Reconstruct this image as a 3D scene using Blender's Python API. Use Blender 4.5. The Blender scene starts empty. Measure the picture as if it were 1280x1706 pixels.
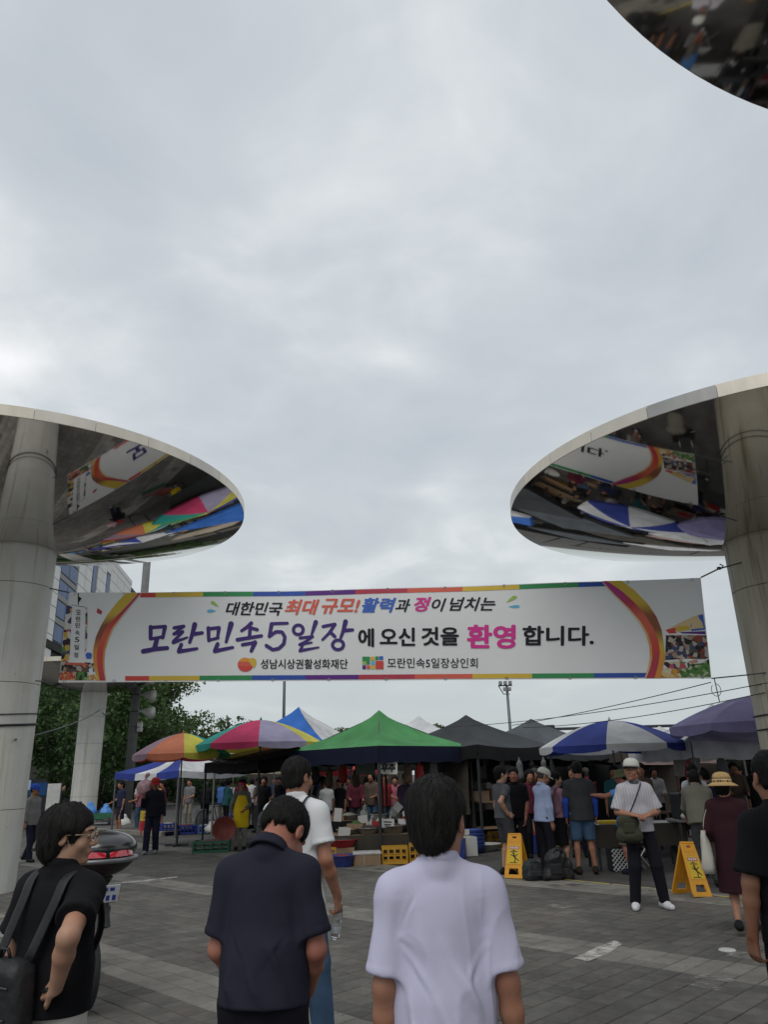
import bpy, math, random
import numpy as np
from mathutils import Vector, Matrix

# ------------------------------------------------------------------ camera, light, exposure
scene = bpy.context.scene
rnd = random.Random(11)
PI = math.pi
RAD = math.radians
PITCH, ROLL, CAM_H = 0.339, -0.028, 1.63

cam_data = bpy.data.cameras.new("camera")
cam = bpy.data.objects.new("camera", cam_data)
scene.collection.objects.link(cam)
_fw = Vector((0, math.cos(PITCH), math.sin(PITCH)))
_up = Vector((0, -math.sin(PITCH), math.cos(PITCH)))
_rt = Vector((1, 0, 0))
_r2 = _rt * math.cos(ROLL) + _up * math.sin(ROLL)
_u2 = _up * math.cos(ROLL) - _rt * math.sin(ROLL)
_m = Matrix((_r2, _u2, -_fw)).transposed().to_4x4()
_m.translation = (0, 0, CAM_H)
cam.matrix_world = _m
cam_data.sensor_fit = 'HORIZONTAL'
cam_data.sensor_width = 36.0
cam_data.lens = 36.0 * 1240 / 1280
cam_data.clip_start = 0.05
cam_data.clip_end = 2500
scene.camera = cam

SUN_EL, SUN_AZ = RAD(52), RAD(196)         # veiled by the cloud, high behind the camera
world = bpy.data.worlds.new("World")
scene.world = world
world.use_nodes = True
wn, wl = world.node_tree.nodes, world.node_tree.links
wn.clear()
w_out = wn.new("ShaderNodeOutputWorld")
sky = wn.new("ShaderNodeTexSky")
sky.sky_type = 'NISHITA'
sky.sun_disc = False
sky.sun_elevation = SUN_EL
sky.sun_rotation = SUN_AZ
sky.dust_density = 2.0
bg_sky = wn.new("ShaderNodeBackground")
bg_sky.inputs['Strength'].default_value = 0.07
wl.new(sky.outputs[0], bg_sky.inputs['Color'])
# the cloud deck: noise laid out on a flat layer overhead
tc = wn.new("ShaderNodeTexCoord")
sep = wn.new("ShaderNodeSeparateXYZ")
wl.new(tc.outputs['Generated'], sep.inputs[0])
def wmath(op, a, b=None):
    n = wn.new("ShaderNodeMath"); n.operation = op
    for i, s in enumerate((a, b)):
        if s is None: continue
        if isinstance(s, (int, float)): n.inputs[i].default_value = s
        else: wl.new(s, n.inputs[i])
    return n.outputs[0]
zz = wmath('ADD', wmath('MAXIMUM', sep.outputs[2], 0.0), 0.22)
comb = wn.new("ShaderNodeCombineXYZ")
wl.new(wmath('DIVIDE', sep.outputs[0], zz), comb.inputs[0])
wl.new(wmath('DIVIDE', sep.outputs[1], zz), comb.inputs[1])
def wnoise(scale, detail, rough, off, dist=0.0):
    mp = wn.new("ShaderNodeMapping"); mp.inputs['Location'].default_value = off
    wl.new(comb.outputs[0], mp.inputs['Vector'])
    n = wn.new("ShaderNodeTexNoise")
    n.inputs['Scale'].default_value = scale; n.inputs['Detail'].default_value = detail
    n.inputs['Roughness'].default_value = rough; n.inputs['Distortion'].default_value = dist
    wl.new(mp.outputs[0], n.inputs['Vector'])
    return n.outputs['Fac']
n1 = wnoise(1.5, 6, 0.5, (3.1, 1.7, 0.0), 0.25)
n2 = wnoise(3.6, 6, 0.52, (7.3, 0.4, 2.0), 0.4)
mixv = wmath('ADD', wmath('MULTIPLY', n1, 0.66), wmath('MULTIPLY', n2, 0.34))
ramp = wn.new("ShaderNodeValToRGB")
el = ramp.color_ramp.elements
el[0].position = 0.36; el[0].color = (0.485, 0.530, 0.585, 1)
el[1].position = 0.665; el[1].color = (0.92, 0.925, 0.94, 1)
e = el.new(0.49); e.color = (0.570, 0.613, 0.650, 1)
e = el.new(0.565); e.color = (0.675, 0.712, 0.738, 1)
wl.new(mixv, ramp.inputs['Fac'])
# thicker, greyer air low down
hz = wn.new("ShaderNodeMapRange")
hz.inputs['From Min'].default_value = 0.0; hz.inputs['From Max'].default_value = 0.42
wl.new(sep.outputs[2], hz.inputs['Value'])
mx = wn.new("ShaderNodeMix"); mx.data_type = 'RGBA'
wl.new(hz.outputs[0], mx.inputs[0])
mx.inputs[6].default_value = (0.505, 0.555, 0.565, 1)
wl.new(ramp.outputs[0], mx.inputs[7])
bg_cl = wn.new("ShaderNodeBackground")
bg_cl.inputs['Strength'].default_value = 1.10
wl.new(mx.outputs[2], bg_cl.inputs['Color'])
w_mix = wn.new("ShaderNodeMixShader")
w_mix.inputs[0].default_value = 0.93
wl.new(bg_sky.outputs[0], w_mix.inputs[1]); wl.new(bg_cl.outputs[0], w_mix.inputs[2])
wl.new(w_mix.outputs[0], w_out.inputs[0])

sun_d = bpy.data.lights.new("sun", 'SUN')
sun_d.energy = 1.25
sun_d.angle = RAD(38)
sun_d.color = (1.0, 0.97, 0.92)
sun = bpy.data.objects.new("sun", sun_d)
scene.collection.objects.link(sun)
_sd = Vector((math.cos(SUN_EL) * math.sin(SUN_AZ), math.cos(SUN_EL) * math.cos(SUN_AZ), math.sin(SUN_EL)))
sun.rotation_euler = _sd.to_track_quat('Z', 'Y').to_euler()

vs = scene.view_settings
vs.view_transform = 'Standard'
try: vs.look = 'None'
except Exception: pass
vs.exposure = 0.0
vs.gamma = 1.0
vs.use_curve_mapping = False
scene.cycles.max_bounces = 6
scene.cycles.glossy_bounces = 4
scene.cycles.transparent_max_bounces = 8

# ------------------------------------------------------------------ materials
_mats = {}
def mat(name, col, rough=0.7, metal=0.0, var=0.15, scale=8.0, bump=0.0, bscale=None, coord='Object',
        stretch=(1, 1, 1), spec=0.4, transl=0.0, sheen=0.0, alpha=None, trans=0.0, detail=4, coat=0.0, island=0.0, second=None, sec_amt=(0.55, 0.7)):
    if name in _mats: return _mats[name]
    m = bpy.data.materials.new(name); m.use_nodes = True
    n, l = m.node_tree.nodes, m.node_tree.links
    p = n['Principled BSDF']; out = n['Material Output']
    p.inputs['Roughness'].default_value = rough
    p.inputs['Metallic'].default_value = metal
    p.inputs['Specular IOR Level'].default_value = spec
    if sheen: p.inputs['Sheen Weight'].default_value = sheen
    if coat: p.inputs['Coat Weight'].default_value = coat
    if trans: p.inputs['Transmission Weight'].default_value = trans
    t = n.new("ShaderNodeTexCoord"); mp = n.new("ShaderNodeMapping")
    mp.inputs['Scale'].default_value = stretch
    l.new(t.outputs[coord], mp.inputs['Vector'])
    nz = n.new("ShaderNodeTexNoise")
    nz.inputs['Scale'].default_value = scale; nz.inputs['Detail'].default_value = detail
    nz.inputs['Roughness'].default_value = 0.6
    l.new(mp.outputs[0], nz.inputs['Vector'])
    c = (col[0], col[1], col[2])
    rp = n.new("ShaderNodeValToRGB")
    rp.color_ramp.elements[0].position = 0.3; rp.color_ramp.elements[1].position = 0.7
    rp.color_ramp.elements[0].color = (*[max(0, x * (1 - var)) for x in c], 1)
    rp.color_ramp.elements[1].color = (*[min(1, x * (1 + var)) for x in c], 1)
    l.new(nz.outputs['Fac'], rp.inputs['Fac'])
    cur = rp.outputs[0]
    if second:
        nz2 = n.new("ShaderNodeTexNoise"); nz2.inputs['Scale'].default_value = scale * 0.37; nz2.inputs['Detail'].default_value = 6
        l.new(mp.outputs[0], nz2.inputs['Vector'])
        mr = n.new("ShaderNodeMapRange"); mr.inputs['From Min'].default_value = sec_amt[0]; mr.inputs['From Max'].default_value = sec_amt[1]
        l.new(nz2.outputs['Fac'], mr.inputs['Value'])
        mm = n.new("ShaderNodeMix"); mm.data_type = 'RGBA'
        l.new(mr.outputs[0], mm.inputs[0]); l.new(cur, mm.inputs[6]); mm.inputs[7].default_value = (*second, 1)
        cur = mm.outputs[2]
    if island:
        gi = n.new("ShaderNodeNewGeometry"); mr = n.new("ShaderNodeMapRange")
        mr.inputs['To Min'].default_value = 1 - island; mr.inputs['To Max'].default_value = 1 + island
        l.new(gi.outputs['Random Per Island'], mr.inputs['Value'])
        hs = n.new("ShaderNodeHueSaturation"); l.new(cur, hs.inputs['Color']); l.new(mr.outputs[0], hs.inputs['Value'])
        cur = hs.outputs[0]
    l.new(cur, p.inputs['Base Color'])
    if bump:
        nb = n.new("ShaderNodeTexNoise"); nb.inputs['Scale'].default_value = bscale or scale * 6; nb.inputs['Detail'].default_value = 3
        l.new(mp.outputs[0], nb.inputs['Vector'])
        b = n.new("ShaderNodeBump"); b.inputs['Strength'].default_value = bump; b.inputs['Distance'].default_value = 0.01
        l.new(nb.outputs['Fac'], b.inputs['Height']); l.new(b.outputs[0], p.inputs['Normal'])
    if transl:
        tr = n.new("ShaderNodeBsdfTranslucent"); l.new(cur, tr.inputs['Color'])
        ms = n.new("ShaderNodeMixShader"); ms.inputs[0].default_value = transl
        l.new(p.outputs[0], ms.inputs[1]); l.new(tr.outputs[0], ms.inputs[2]); l.new(ms.outputs[0], out.inputs[0])
    _mats[name] = m
    return m

# ------------------------------------------------------------------ mesh helpers
COL = scene.collection
def raw_mesh(name, V, F, mats, mi=None, smooth=False):
    """V (n,3) array, F list of polygons or (m,4) int array"""
    me = bpy.data.meshes.new(name)
    if isinstance(F, np.ndarray) and F.ndim == 2:
        V = np.asarray(V, np.float32); k = F.shape[1]
        me.vertices.add(len(V)); me.vertices.foreach_set("co", V.ravel())
        me.loops.add(F.size); me.loops.foreach_set("vertex_index", F.ravel().astype(np.int32))
        me.polygons.add(len(F))
        me.polygons.foreach_set("loop_start", (np.arange(len(F)) * k).astype(np.int32))
        me.polygons.foreach_set("loop_total", np.full(len(F), k, np.int32))
        me.update(calc_edges=True)
    else:
        me.from_pydata([tuple(v) for v in V], [], F); me.update()
    for m in (mats if isinstance(mats, (list, tuple)) else [mats]): me.materials.append(m)
    if mi is not None and len(me.materials) > 1:
        me.polygons.foreach_set("material_index", np.asarray(mi, np.int32))
    if smooth: me.polygons.foreach_set("use_smooth", np.ones(len(me.polygons), bool))
    return me
def obj(name, me, parent=None, loc=None, rot=None):
    o = bpy.data.objects.new(name, me); COL.objects.link(o)
    if parent: o.parent = parent
    if loc is not None: o.location = loc
    if rot is not None: o.rotation_euler = rot
    return o
def tag(o, label=None, cat=None, group=None, kind=None):
    if label: o['label'] = label
    if cat: o['category'] = cat
    if group: o['group'] = group
    if kind: o['kind'] = kind
    return o
def thing(name, label, cat, loc=(0, 0, 0), rz=0.0, group=None):
    o = bpy.data.objects.new(name, None); COL.objects.link(o)
    o.empty_display_size = 0.1
    o.location = loc; o.rotation_euler = (0, 0, rz)
    return tag(o, label, cat, group)
def rotz(a): return Matrix.Rotation(a, 3, 'Z')

class MB:
    def __init__(s): s.v = []; s.f = []; s.m = []
    def add(s, vs_, fs_, mi=0):
        o = len(s.v); s.v += [tuple(v) for v in vs_]
        for f in fs_: s.f.append([i + o for i in f]); s.m.append(mi)
        return s
    def box(s, c, d, rot=None, mi=0, bev=0.0):
        c = Vector(c); h = Vector(d) * 0.5
        if bev <= 0:
            vs_ = [Vector((x * h.x, y * h.y, z * h.z)) for x in (-1, 1) for y in (-1, 1) for z in (-1, 1)]
            fs_ = [(0, 1, 3, 2), (4, 6, 7, 5), (0, 4, 5, 1), (2, 3, 7, 6), (0, 2, 6, 4), (1, 5, 7, 3)]
        else:
            b = bev; vs_ = []; 
            for z, k in ((-h.z, b), (-h.z + b, 0), (h.z - b, 0), (h.z, b)):
                x, y = h.x - k, h.y - k; q = b if k == 0 else b * 0.6
                vs_ += [Vector(p) for p in ((-x + q, -y, z), (x - q, -y, z), (x, -y + q, z), (x, y - q, z), (x - q, y, z), (-x + q, y, z), (-x, y - q, z), (-x, -y + q, z))]
            fs_ = [tuple(range(7, -1, -1)), tuple(range(24, 32))]
            for r in range(3):
                for i in range(8):
                    j = (i + 1) % 8; fs_.append((r * 8 + i, r * 8 + j, r * 8 + 8 + j, r * 8 + 8 + i))
        if rot is not None: vs_ = [rot @ v for v in vs_]
        return s.add([v + c for v in vs_], fs_, mi)
    def tube(s, pts, r, n=8, mi=0, cap=True, closed=False, flat=None, uh=None):
        pts = [Vector(p) for p in pts]; N = len(pts)
        rr = r if isinstance(r, (list, tuple)) else [r] * N
        vs_, fs_ = [], []
        prev = None
        for i, p in enumerate(pts):
            if closed: t = pts[(i + 1) % N] - pts[i - 1]
            else: t = pts[min(i + 1, N - 1)] - pts[max(i - 1, 0)]
            t.normalize()
            if prev is None:
                a = Vector((0, 0, 1)) if abs(t.z) < 0.9 else Vector((1, 0, 0))
                u = t.cross(a).normalized()
                if uh is not None: u = (Vector(uh) - t * t.dot(Vector(uh))).normalized()
            else:
                u = (prev - t * prev.dot(t)).normalized()
            prev = u; w = t.cross(u)
            for k in range(n):
                an = 2 * PI * k / n
                if flat: q = u * math.cos(an) * flat[0] + w * math.sin(an) * flat[1]
                else: q = (u * math.cos(an) + w * math.sin(an)) * rr[i]
                vs_.append(p + q)
        for i in range(N if closed else N - 1):
            for k in range(n):
                a, b = i * n + k, i * n + (k + 1) % n
                i2 = (i + 1) % N
                fs_.append((a, b, i2 * n + (k + 1) % n, i2 * n + k))
        if cap and not closed:
            fs_.append(tuple(range(n - 1, -1, -1))); fs_.append(tuple(range((N - 1) * n, N * n)))
        return s.add(vs_, fs_, mi)
    def lathe(s, prof, n=24, c=(0, 0, 0), mi=0, sx=1.0, sy=1.0):
        vs_, fs_ = [], []
        for r, z in prof:
            for k in range(n):
                a = 2 * PI * k / n; vs_.append((c[0] + r * sx * math.cos(a), c[1] + r * sy * math.sin(a), c[2] + z))
        for i in range(len(prof) - 1):
            for k in range(n):
                k2 = (k + 1) % n; fs_.append((i * n + k, i * n + k2, (i + 1) * n + k2, (i + 1) * n + k))
        if prof[0][0] > 1e-5: fs_.append(tuple(range(n - 1, -1, -1)))
        if prof[-1][0] > 1e-5: fs_.append(tuple(range((len(prof) - 1) * n, len(prof) * n)))
        return s.add(vs_, fs_, mi)
    def prism(s, poly, z0, z1, mi=0):
        n = len(poly)
        vs_ = [(x, y, z0) for x, y in poly] + [(x, y, z1) for x, y in poly]
        fs_ = [tuple(range(n - 1, -1, -1)), tuple(range(n, 2 * n))] + [(i, (i + 1) % n, n + (i + 1) % n, n + i) for i in range(n)]
        return s.add(vs_, fs_, mi)
    def mesh(s, name, mats, smooth=False):
        return raw_mesh(name, s.v, s.f, mats, s.m, smooth)
    def build(s, name, mats, parent=None, smooth=False, loc=None, rot=None):
        return obj(name, s.mesh(name, mats, smooth), parent, loc, rot)
    def xf(s, M):
        s.v = [tuple(M @ Vector(v)) for v in s.v]; return s
def copy_tree(o, parent=None):
    c = o.copy(); COL.objects.link(c)
    if parent: c.parent = parent
    for ch in list(o.children): copy_tree(ch, c)
    return c

# ------------------------------------------------------------------ numpy noise and implicit surfaces
def vnoise(p, seed=0.0):
    p = np.asarray(p, np.float64); i = np.floor(p); f = p - i; f = f * f * (3 - 2 * f)
    def h(dx, dy, dz):
        s_ = np.sin((i[:, 0] + dx) * 127.1 + (i[:, 1] + dy) * 311.7 + (i[:, 2] + dz) * 74.7 + seed * 17.3) * 43758.5453
        return s_ - np.floor(s_)
    x0 = (h(0, 0, 0) * (1 - f[:, 0]) + h(1, 0, 0) * f[:, 0]) * (1 - f[:, 1]) + (h(0, 1, 0) * (1 - f[:, 0]) + h(1, 1, 0) * f[:, 0]) * f[:, 1]
    x1 = (h(0, 0, 1) * (1 - f[:, 0]) + h(1, 0, 1) * f[:, 0]) * (1 - f[:, 1]) + (h(0, 1, 1) * (1 - f[:, 0]) + h(1, 1, 1) * f[:, 0]) * f[:, 1]
    return x0 * (1 - f[:, 2]) + x1 * f[:, 2]
def smin(a, b, k):
    if k <= 0: return np.minimum(a, b)
    h = np.clip(0.5 + 0.5 * (b - a) / k, 0, 1)
    return b + (a - b) * h - k * h * (1 - h)
def smax(a, b, k): return -smin(-a, -b, k)
def rcone(a, b, ra, rb, sc=(1, 1, 1), cut0=None, cut1=None):
    """rounded cone; sc squashes it along the axes; cut0/cut1: flat ends at a / b"""
    a = np.array(a, float); b = np.array(b, float); sc = np.array(sc, float)
    A, B = a / sc, b / sc; ba = B - A; l2 = max(1e-9, ba @ ba); ms = sc.min()
    d0 = b - a; L = max(1e-6, np.linalg.norm(d0)); d0 = d0 / L
    def fn(x, y, z):
        px, py, pz = x / sc[0] - A[0], y / sc[1] - A[1], z / sc[2] - A[2]
        h = np.clip((px * ba[0] + py * ba[1] + pz * ba[2]) / l2, 0, 1)
        d = (np.sqrt((px - ba[0] * h) ** 2 + (py - ba[1] * h) ** 2 + (pz - ba[2] * h) ** 2) - (ra + (rb - ra) * h)) * ms
        if cut1 is not None: d = smax(d, (x - b[0]) * d0[0] + (y - b[1]) * d0[1] + (z - b[2]) * d0[2] - cut1, 0.006)
        if cut0 is not None: d = smax(d, -((x - a[0]) * d0[0] + (y - a[1]) * d0[1] + (z - a[2]) * d0[2]) - cut0, 0.006)
        return d
    m = max(ra, rb) * sc.max()
    lo = np.minimum(a, b) - m; hi = np.maximum(a, b) + m
    return fn, lo, hi
def ellip(c, r, M=None):
    c = np.array(c, float); r = np.array(r, float)
    def fn(x, y, z):
        px, py, pz = x - c[0], y - c[1], z - c[2]
        if M is not None:
            px, py, pz = (M[0][0] * px + M[1][0] * py + M[2][0] * pz, M[0][1] * px + M[1][1] * py + M[2][1] * pz, M[0][2] * px + M[1][2] * py + M[2][2] * pz)
        k0 = np.sqrt((px / r[0]) ** 2 + (py / r[1]) ** 2 + (pz / r[2]) ** 2)
        k1 = np.sqrt((px / r[0] ** 2) ** 2 + (py / r[1] ** 2) ** 2 + (pz / r[2] ** 2) ** 2) + 1e-9
        return k0 * (k0 - 1) / k1
    return fn, c - r.max(), c + r.max()
def local(fn, M, o, rad, s=1.0):
    """fn in a local frame (M: 3x3 local->world, o: origin)"""
    M = np.array(M, float); o = np.array(o, float)
    def g(x, y, z):
        px, py, pz = (x - o[0]) / s, (y - o[1]) / s, (z - o[2]) / s
        return s * fn(M[0, 0] * px + M[1, 0] * py + M[2, 0] * pz, M[0, 1] * px + M[1, 1] * py + M[2, 1] * pz, M[0, 2] * px + M[1, 2] * py + M[2, 2] * pz)
    return g, o - rad * s, o + rad * s
class Field:
    def __init__(s, lo, hi, h):
        s.lo = np.array(lo, float) - 2 * h; s.h = h
        s.n = (np.ceil((np.array(hi, float) + 2 * h - s.lo) / h)).astype(int) + 1
        s.ax = [(s.lo[i] + h * np.arange(s.n[i])).astype(np.float32) for i in range(3)]
        s.d = np.full(s.n, 9.0, np.float32)
    def op(s, prim, k=0.02, mode='u'):
        fn, lo, hi = prim; pad = k + 3 * s.h
        i0 = np.clip(np.floor((np.asarray(lo) - pad - s.lo) / s.h).astype(int), 0, s.n)
        i1 = np.clip(np.ceil((np.asarray(hi) + pad - s.lo) / s.h).astype(int) + 1, 0, s.n)
        if np.any(i1 <= i0): return s
        sl = tuple(slice(a, b) for a, b in zip(i0, i1))
        x, y, z = s.ax[0][sl[0]][:, None, None], s.ax[1][sl[1]][None, :, None], s.ax[2][sl[2]][None, None, :]
        e = fn(x, y, z).astype(np.float32); D = s.d[sl]
        if mode == 'u': s.d[sl] = smin(D, e, k)
        elif mode == 's': s.d[sl] = smax(D, -e, k)
        return s
    def cut(s, p, n, k=0.008):
        """keep the side the normal points away from"""
        x, y, z = s.ax[0][:, None, None], s.ax[1][None, :, None], s.ax[2][None, None, :]
        e = (x - p[0]) * n[0] + (y - p[1]) * n[1] + (z - p[2]) * n[2]
        s.d = smax(s.d, e.astype(np.float32), k); return s
    def surf(s):
        d = s.d; ins = d < 0
        c = ins[:-1, :-1, :-1].astype(np.int8)
        tot = np.zeros(c.shape, np.int8)
        for dx in (0, 1):
            for dy in (0, 1):
                for dz in (0, 1):
                    tot += ins[dx:d.shape[0] - 1 + dx, dy:d.shape[1] - 1 + dy, dz:d.shape[2] - 1 + dz]
        act = (tot > 0) & (tot < 8)
        idx = np.argwhere(act)
        if len(idx) == 0: return np.zeros((0, 3)), np.zeros((0, 4), int)
        ids = np.full(act.shape, -1, np.int32); ids[act] = np.arange(len(idx))
        cor = {}
        for dx in (0, 1):
            for dy in (0, 1):
                for dz in (0, 1):
                    cor[dx, dy, dz] = d[idx[:, 0] + dx, idx[:, 1] + dy, idx[:, 2] + dz].astype(np.float64)
        acc = np.zeros((len(idx), 3)); cnt = np.zeros(len(idx))
        for a in cor:
            for ax in range(3):
                if a[ax] == 1: continue
                b = list(a); b[ax] = 1; b = tuple(b)
                va, vb = cor[a], cor[b]; m = (va < 0) != (vb < 0)
                t = np.where(m, va / np.where(m, va - vb, 1), 0)
                p = np.tile(np.array(a, float), (len(idx), 1)); p[:, ax] = t
                acc[m] += p[m]; cnt[m] += 1
        V = (idx + acc / cnt[:, None]) * s.h + s.lo
        Q = []
        for ax in range(3):
            o = [1, 2]; o = [(ax + 1) % 3, (ax + 2) % 3]
            sl0 = [slice(None)] * 3; sl1 = [slice(None)] * 3
            sl0[ax] = slice(0, -1); sl1[ax] = slice(1, None)
            e0, e1 = ins[tuple(sl0)], ins[tuple(sl1)]
            ch = np.argwhere(e0 != e1)
            ok = (ch[:, o[0]] > 0) & (ch[:, o[1]] > 0) & (ch[:, o[0]] < act.shape[o[0]]) & (ch[:, o[1]] < act.shape[o[1]])
            ch = ch[ok]
            if len(ch) == 0: continue
            fl = e0[tuple(ch.T)]
            q = []
            for da, db in ((-1, -1), (0, -1), (0, 0), (-1, 0)):
                cc = ch.copy(); cc[:, o[0]] += da; cc[:, o[1]] += db
                q.append(ids[tuple(cc.T)])
            q = np.stack(q, 1)
            q[~fl] = q[~fl][:, ::-1]
            Q.append(q)
        Q = np.concatenate(Q); Q = Q[(Q >= 0).all(1)]
        return V, Q
def vnormals(V, Q):
    n = np.cross(V[Q[:, 2]] - V[Q[:, 0]], V[Q[:, 3]] - V[Q[:, 1]])
    N = np.zeros_like(V)
    for k in range(4): np.add.at(N, Q[:, k], n)
    return N / (np.linalg.norm(N, axis=1, keepdims=True) + 1e-12)
def relax(V, Q, it=2, f=0.5):
    for _ in range(it):
        A = np.zeros_like(V); c = np.zeros(len(V))
        for k in range(4):
            a, b = Q[:, k], Q[:, (k + 1) % 4]
            np.add.at(A, a, V[b]); np.add.at(A, b, V[a]); np.add.at(c, a, 1); np.add.at(c, b, 1)
        V = V * (1 - f) + f * A / np.maximum(c, 1)[:, None]
    return V
# ------------------------------------------------------------------ people
def E_(c, r): return ellip(c, r)[0]
def C_(a, b, ra, rb, sc=(1, 1, 1)): return rcone(a, b, ra, rb, sc)[0]
def head_fn(x, y, z):
    d = E_((0, -0.014, 0.036), (0.074, 0.094, 0.084))(x, y, z)
    d = smin(d, E_((0, 0.022, -0.036), (0.058, 0.070, 0.080))(x, y, z), 0.03)
    d = smin(d, C_((-0.036, 0.010, -0.072), (0.036, 0.010, -0.072), 0.022, 0.022)(x, y, z), 0.035)
    d = smin(d, E_((0, 0.068, -0.100), (0.022, 0.020, 0.017))(x, y, z), 0.028)
    for s in (-1, 1):
        d = smin(d, E_((s * 0.040, 0.062, -0.030), (0.024, 0.022, 0.024))(x, y, z), 0.025)
        d = smin(d, C_((s * 0.014, 0.090, 0.026), (s * 0.045, 0.076, 0.024), 0.009, 0.008)(x, y, z), 0.018)
        d = smax(d, -E_((s * 0.031, 0.104, 0.004), (0.020, 0.020, 0.012))(x, y, z), 0.012)
        d = smin(d, E_((s * 0.030, 0.080, 0.003), (0.013, 0.012, 0.011))(x, y, z), 0.004)
        d = smin(d, E_((s * 0.011, 0.100, -0.034), (0.009, 0.010, 0.008))(x, y, z), 0.010)
        ear = E_((s * 0.079, -0.010, -0.004), (0.011, 0.020, 0.033))(x, y, z)
        ear = smax(ear, -E_((s * 0.090, -0.004, 0.000), (0.009, 0.010, 0.018))(x, y, z), 0.006)
        d = smin(d, ear, 0.008)
    d = smin(d, C_((0, 0.088, 0.012), (0, 0.110, -0.028), 0.008, 0.012)(x, y, z), 0.014)
    d = smin(d, C_((-0.018, 0.086, -0.058), (0.018, 0.086, -0.058), 0.006, 0.006, (1, 1.4, 1))(x, y, z), 0.010)
    d = smin(d, C_((-0.015, 0.086, -0.069), (0.015, 0.086, -0.069), 0.007, 0.007, (1, 1.3, 1))(x, y, z), 0.010)
    d = smax(d, -C_((-0.022, 0.102, -0.063), (0.022, 0.102, -0.063), 0.0025, 0.0025)(x, y, z), 0.004)
    return d
def hair_fn(style):
    def fn(x, y, z):
        if style == 'bob':
            d = E_((0, -0.022, 0.034), (0.096, 0.112, 0.098))(x, y, z)
            d = smin(d, E_((0, -0.060, -0.035), (0.083, 0.066, 0.085))(x, y, z), 0.03)
            d = smax(d, -E_((0, 0.115, -0.045), (0.125, 0.085, 0.098))(x, y, z), 0.015)
            for s in (-1, 1): d = smax(d, -E_((s * 0.095, 0.012, -0.035), (0.036, 0.030, 0.055))(x, y, z), 0.014)
            return d
        if style == 'perm':
            d = E_((0, -0.026, 0.030), (0.100, 0.112, 0.098))(x, y, z)
            d = smin(d, E_((0, -0.050, -0.040), (0.092, 0.070, 0.080))(x, y, z), 0.03)
            d = smax(d, -E_((0, 0.120, -0.045), (0.11, 0.085, 0.095))(x, y, z), 0.015)
            return d
        if style == 'full':      # thick short hair with a long nape
            d = E_((0, -0.016, 0.042), (0.090, 0.107, 0.094))(x, y, z)
            d = smin(d, E_((0, -0.052, -0.026), (0.066, 0.055, 0.068))(x, y, z), 0.035)
            d = smax(d, -E_((0, 0.115, -0.045), (0.12, 0.085, 0.100))(x, y, z), 0.012)
            for s in (-1, 1): d = smax(d, -E_((s * 0.096, 0.002, -0.026), (0.038, 0.040, 0.058))(x, y, z), 0.010)
            return smax(d, -z - 0.092 + 0.25 * np.maximum(0, y + 0.06) + 6.0 * x * x + 0.004 * np.sin(110 * x + 40 * y) + 0.004 * np.sin(230 * x + 1), 0.009)
        if style == 'crop':      # short back and sides with a bare nape
            d = E_((0, -0.014, 0.044), (0.084, 0.103, 0.088))(x, y, z)
            d = smin(d, E_((0, -0.056, 0.012), (0.066, 0.046, 0.044))(x, y, z), 0.025)
            d = smax(d, -E_((0, 0.115, -0.040), (0.12, 0.082, 0.100))(x, y, z), 0.012)
            for s in (-1, 1): d = smax(d, -E_((s * 0.094, 0.000, -0.025), (0.034, 0.040, 0.048))(x, y, z), 0.010)
            return smax(d, -z - 0.018 + 0.25 * np.maximum(0, y + 0.04) + 0.005 * np.sin(120 * x + 50 * y) + 0.004 * np.sin(260 * x + 1), 0.007)
        # short
        d = E_((0, -0.016, 0.041), (0.083, 0.103, 0.089))(x, y, z)
        d = smin(d, E_((0, -0.046, -0.018), (0.072, 0.056, 0.060))(x, y, z), 0.025)
        d = smax(d, -E_((0, 0.115, -0.040), (0.12, 0.082, 0.100))(x, y, z), 0.012)
        for s in (-1, 1): d = smax(d, -E_((s * 0.094, 0.000, -0.025), (0.034, 0.040, 0.050))(x, y, z), 0.010)
        return smax(d, -z - 0.062 + 0.3 * np.maximum(0, y + 0.04) + 3.0 * x * x + 0.004 * np.sin(120 * x + 50 * y) + 0.003 * np.sin(260 * x + 1), 0.008)
    return fn

def rot3(rx=0, ry=0, rz=0):
    return np.array(Matrix.Rotation(rz, 3, 'Z') @ Matrix.Rotation(rx, 3, 'X') @ Matrix.Rotation(ry, 3, 'Y'))
def nrm(v): v = np.array(v, float); return v / np.linalg.norm(v)

def wrinkle(V, N, amp, seed, freq=(7, 7, 4.5), sharp=2.0):
    p = V * np.array(freq)
    w = np.stack([vnoise(p * 0.6 + 5, seed + 1), vnoise(p * 0.6 + 9, seed + 2), vnoise(p * 0.6 + 1, seed + 3)], 1)
    n = vnoise(p + w * 1.6, seed); r = 1 - np.abs(2 * n - 1)
    n2 = vnoise(p * 2.3 + w * 2, seed + 7); r2 = 1 - np.abs(2 * n2 - 1)
    f = (r ** sharp - 0.4) * amp + (r2 ** sharp - 0.4) * amp * 0.4
    return V + N * f[:, None]
def folds(V, N, L):
    for a, b, w, amp in L:
        a = np.array(a, float); b = np.array(b, float); d = b - a
        t = np.clip(((V - a) @ d) / (d @ d), 0, 1)
        q = np.linalg.norm(V - a - t[:, None] * d, axis=1)
        V = V + N * (amp * np.exp(-(q / w) ** 2) * np.sin(PI * np.clip(t * 0.94 + 0.03, 0, 1)) ** 0.7)[:, None]
    return V

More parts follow.
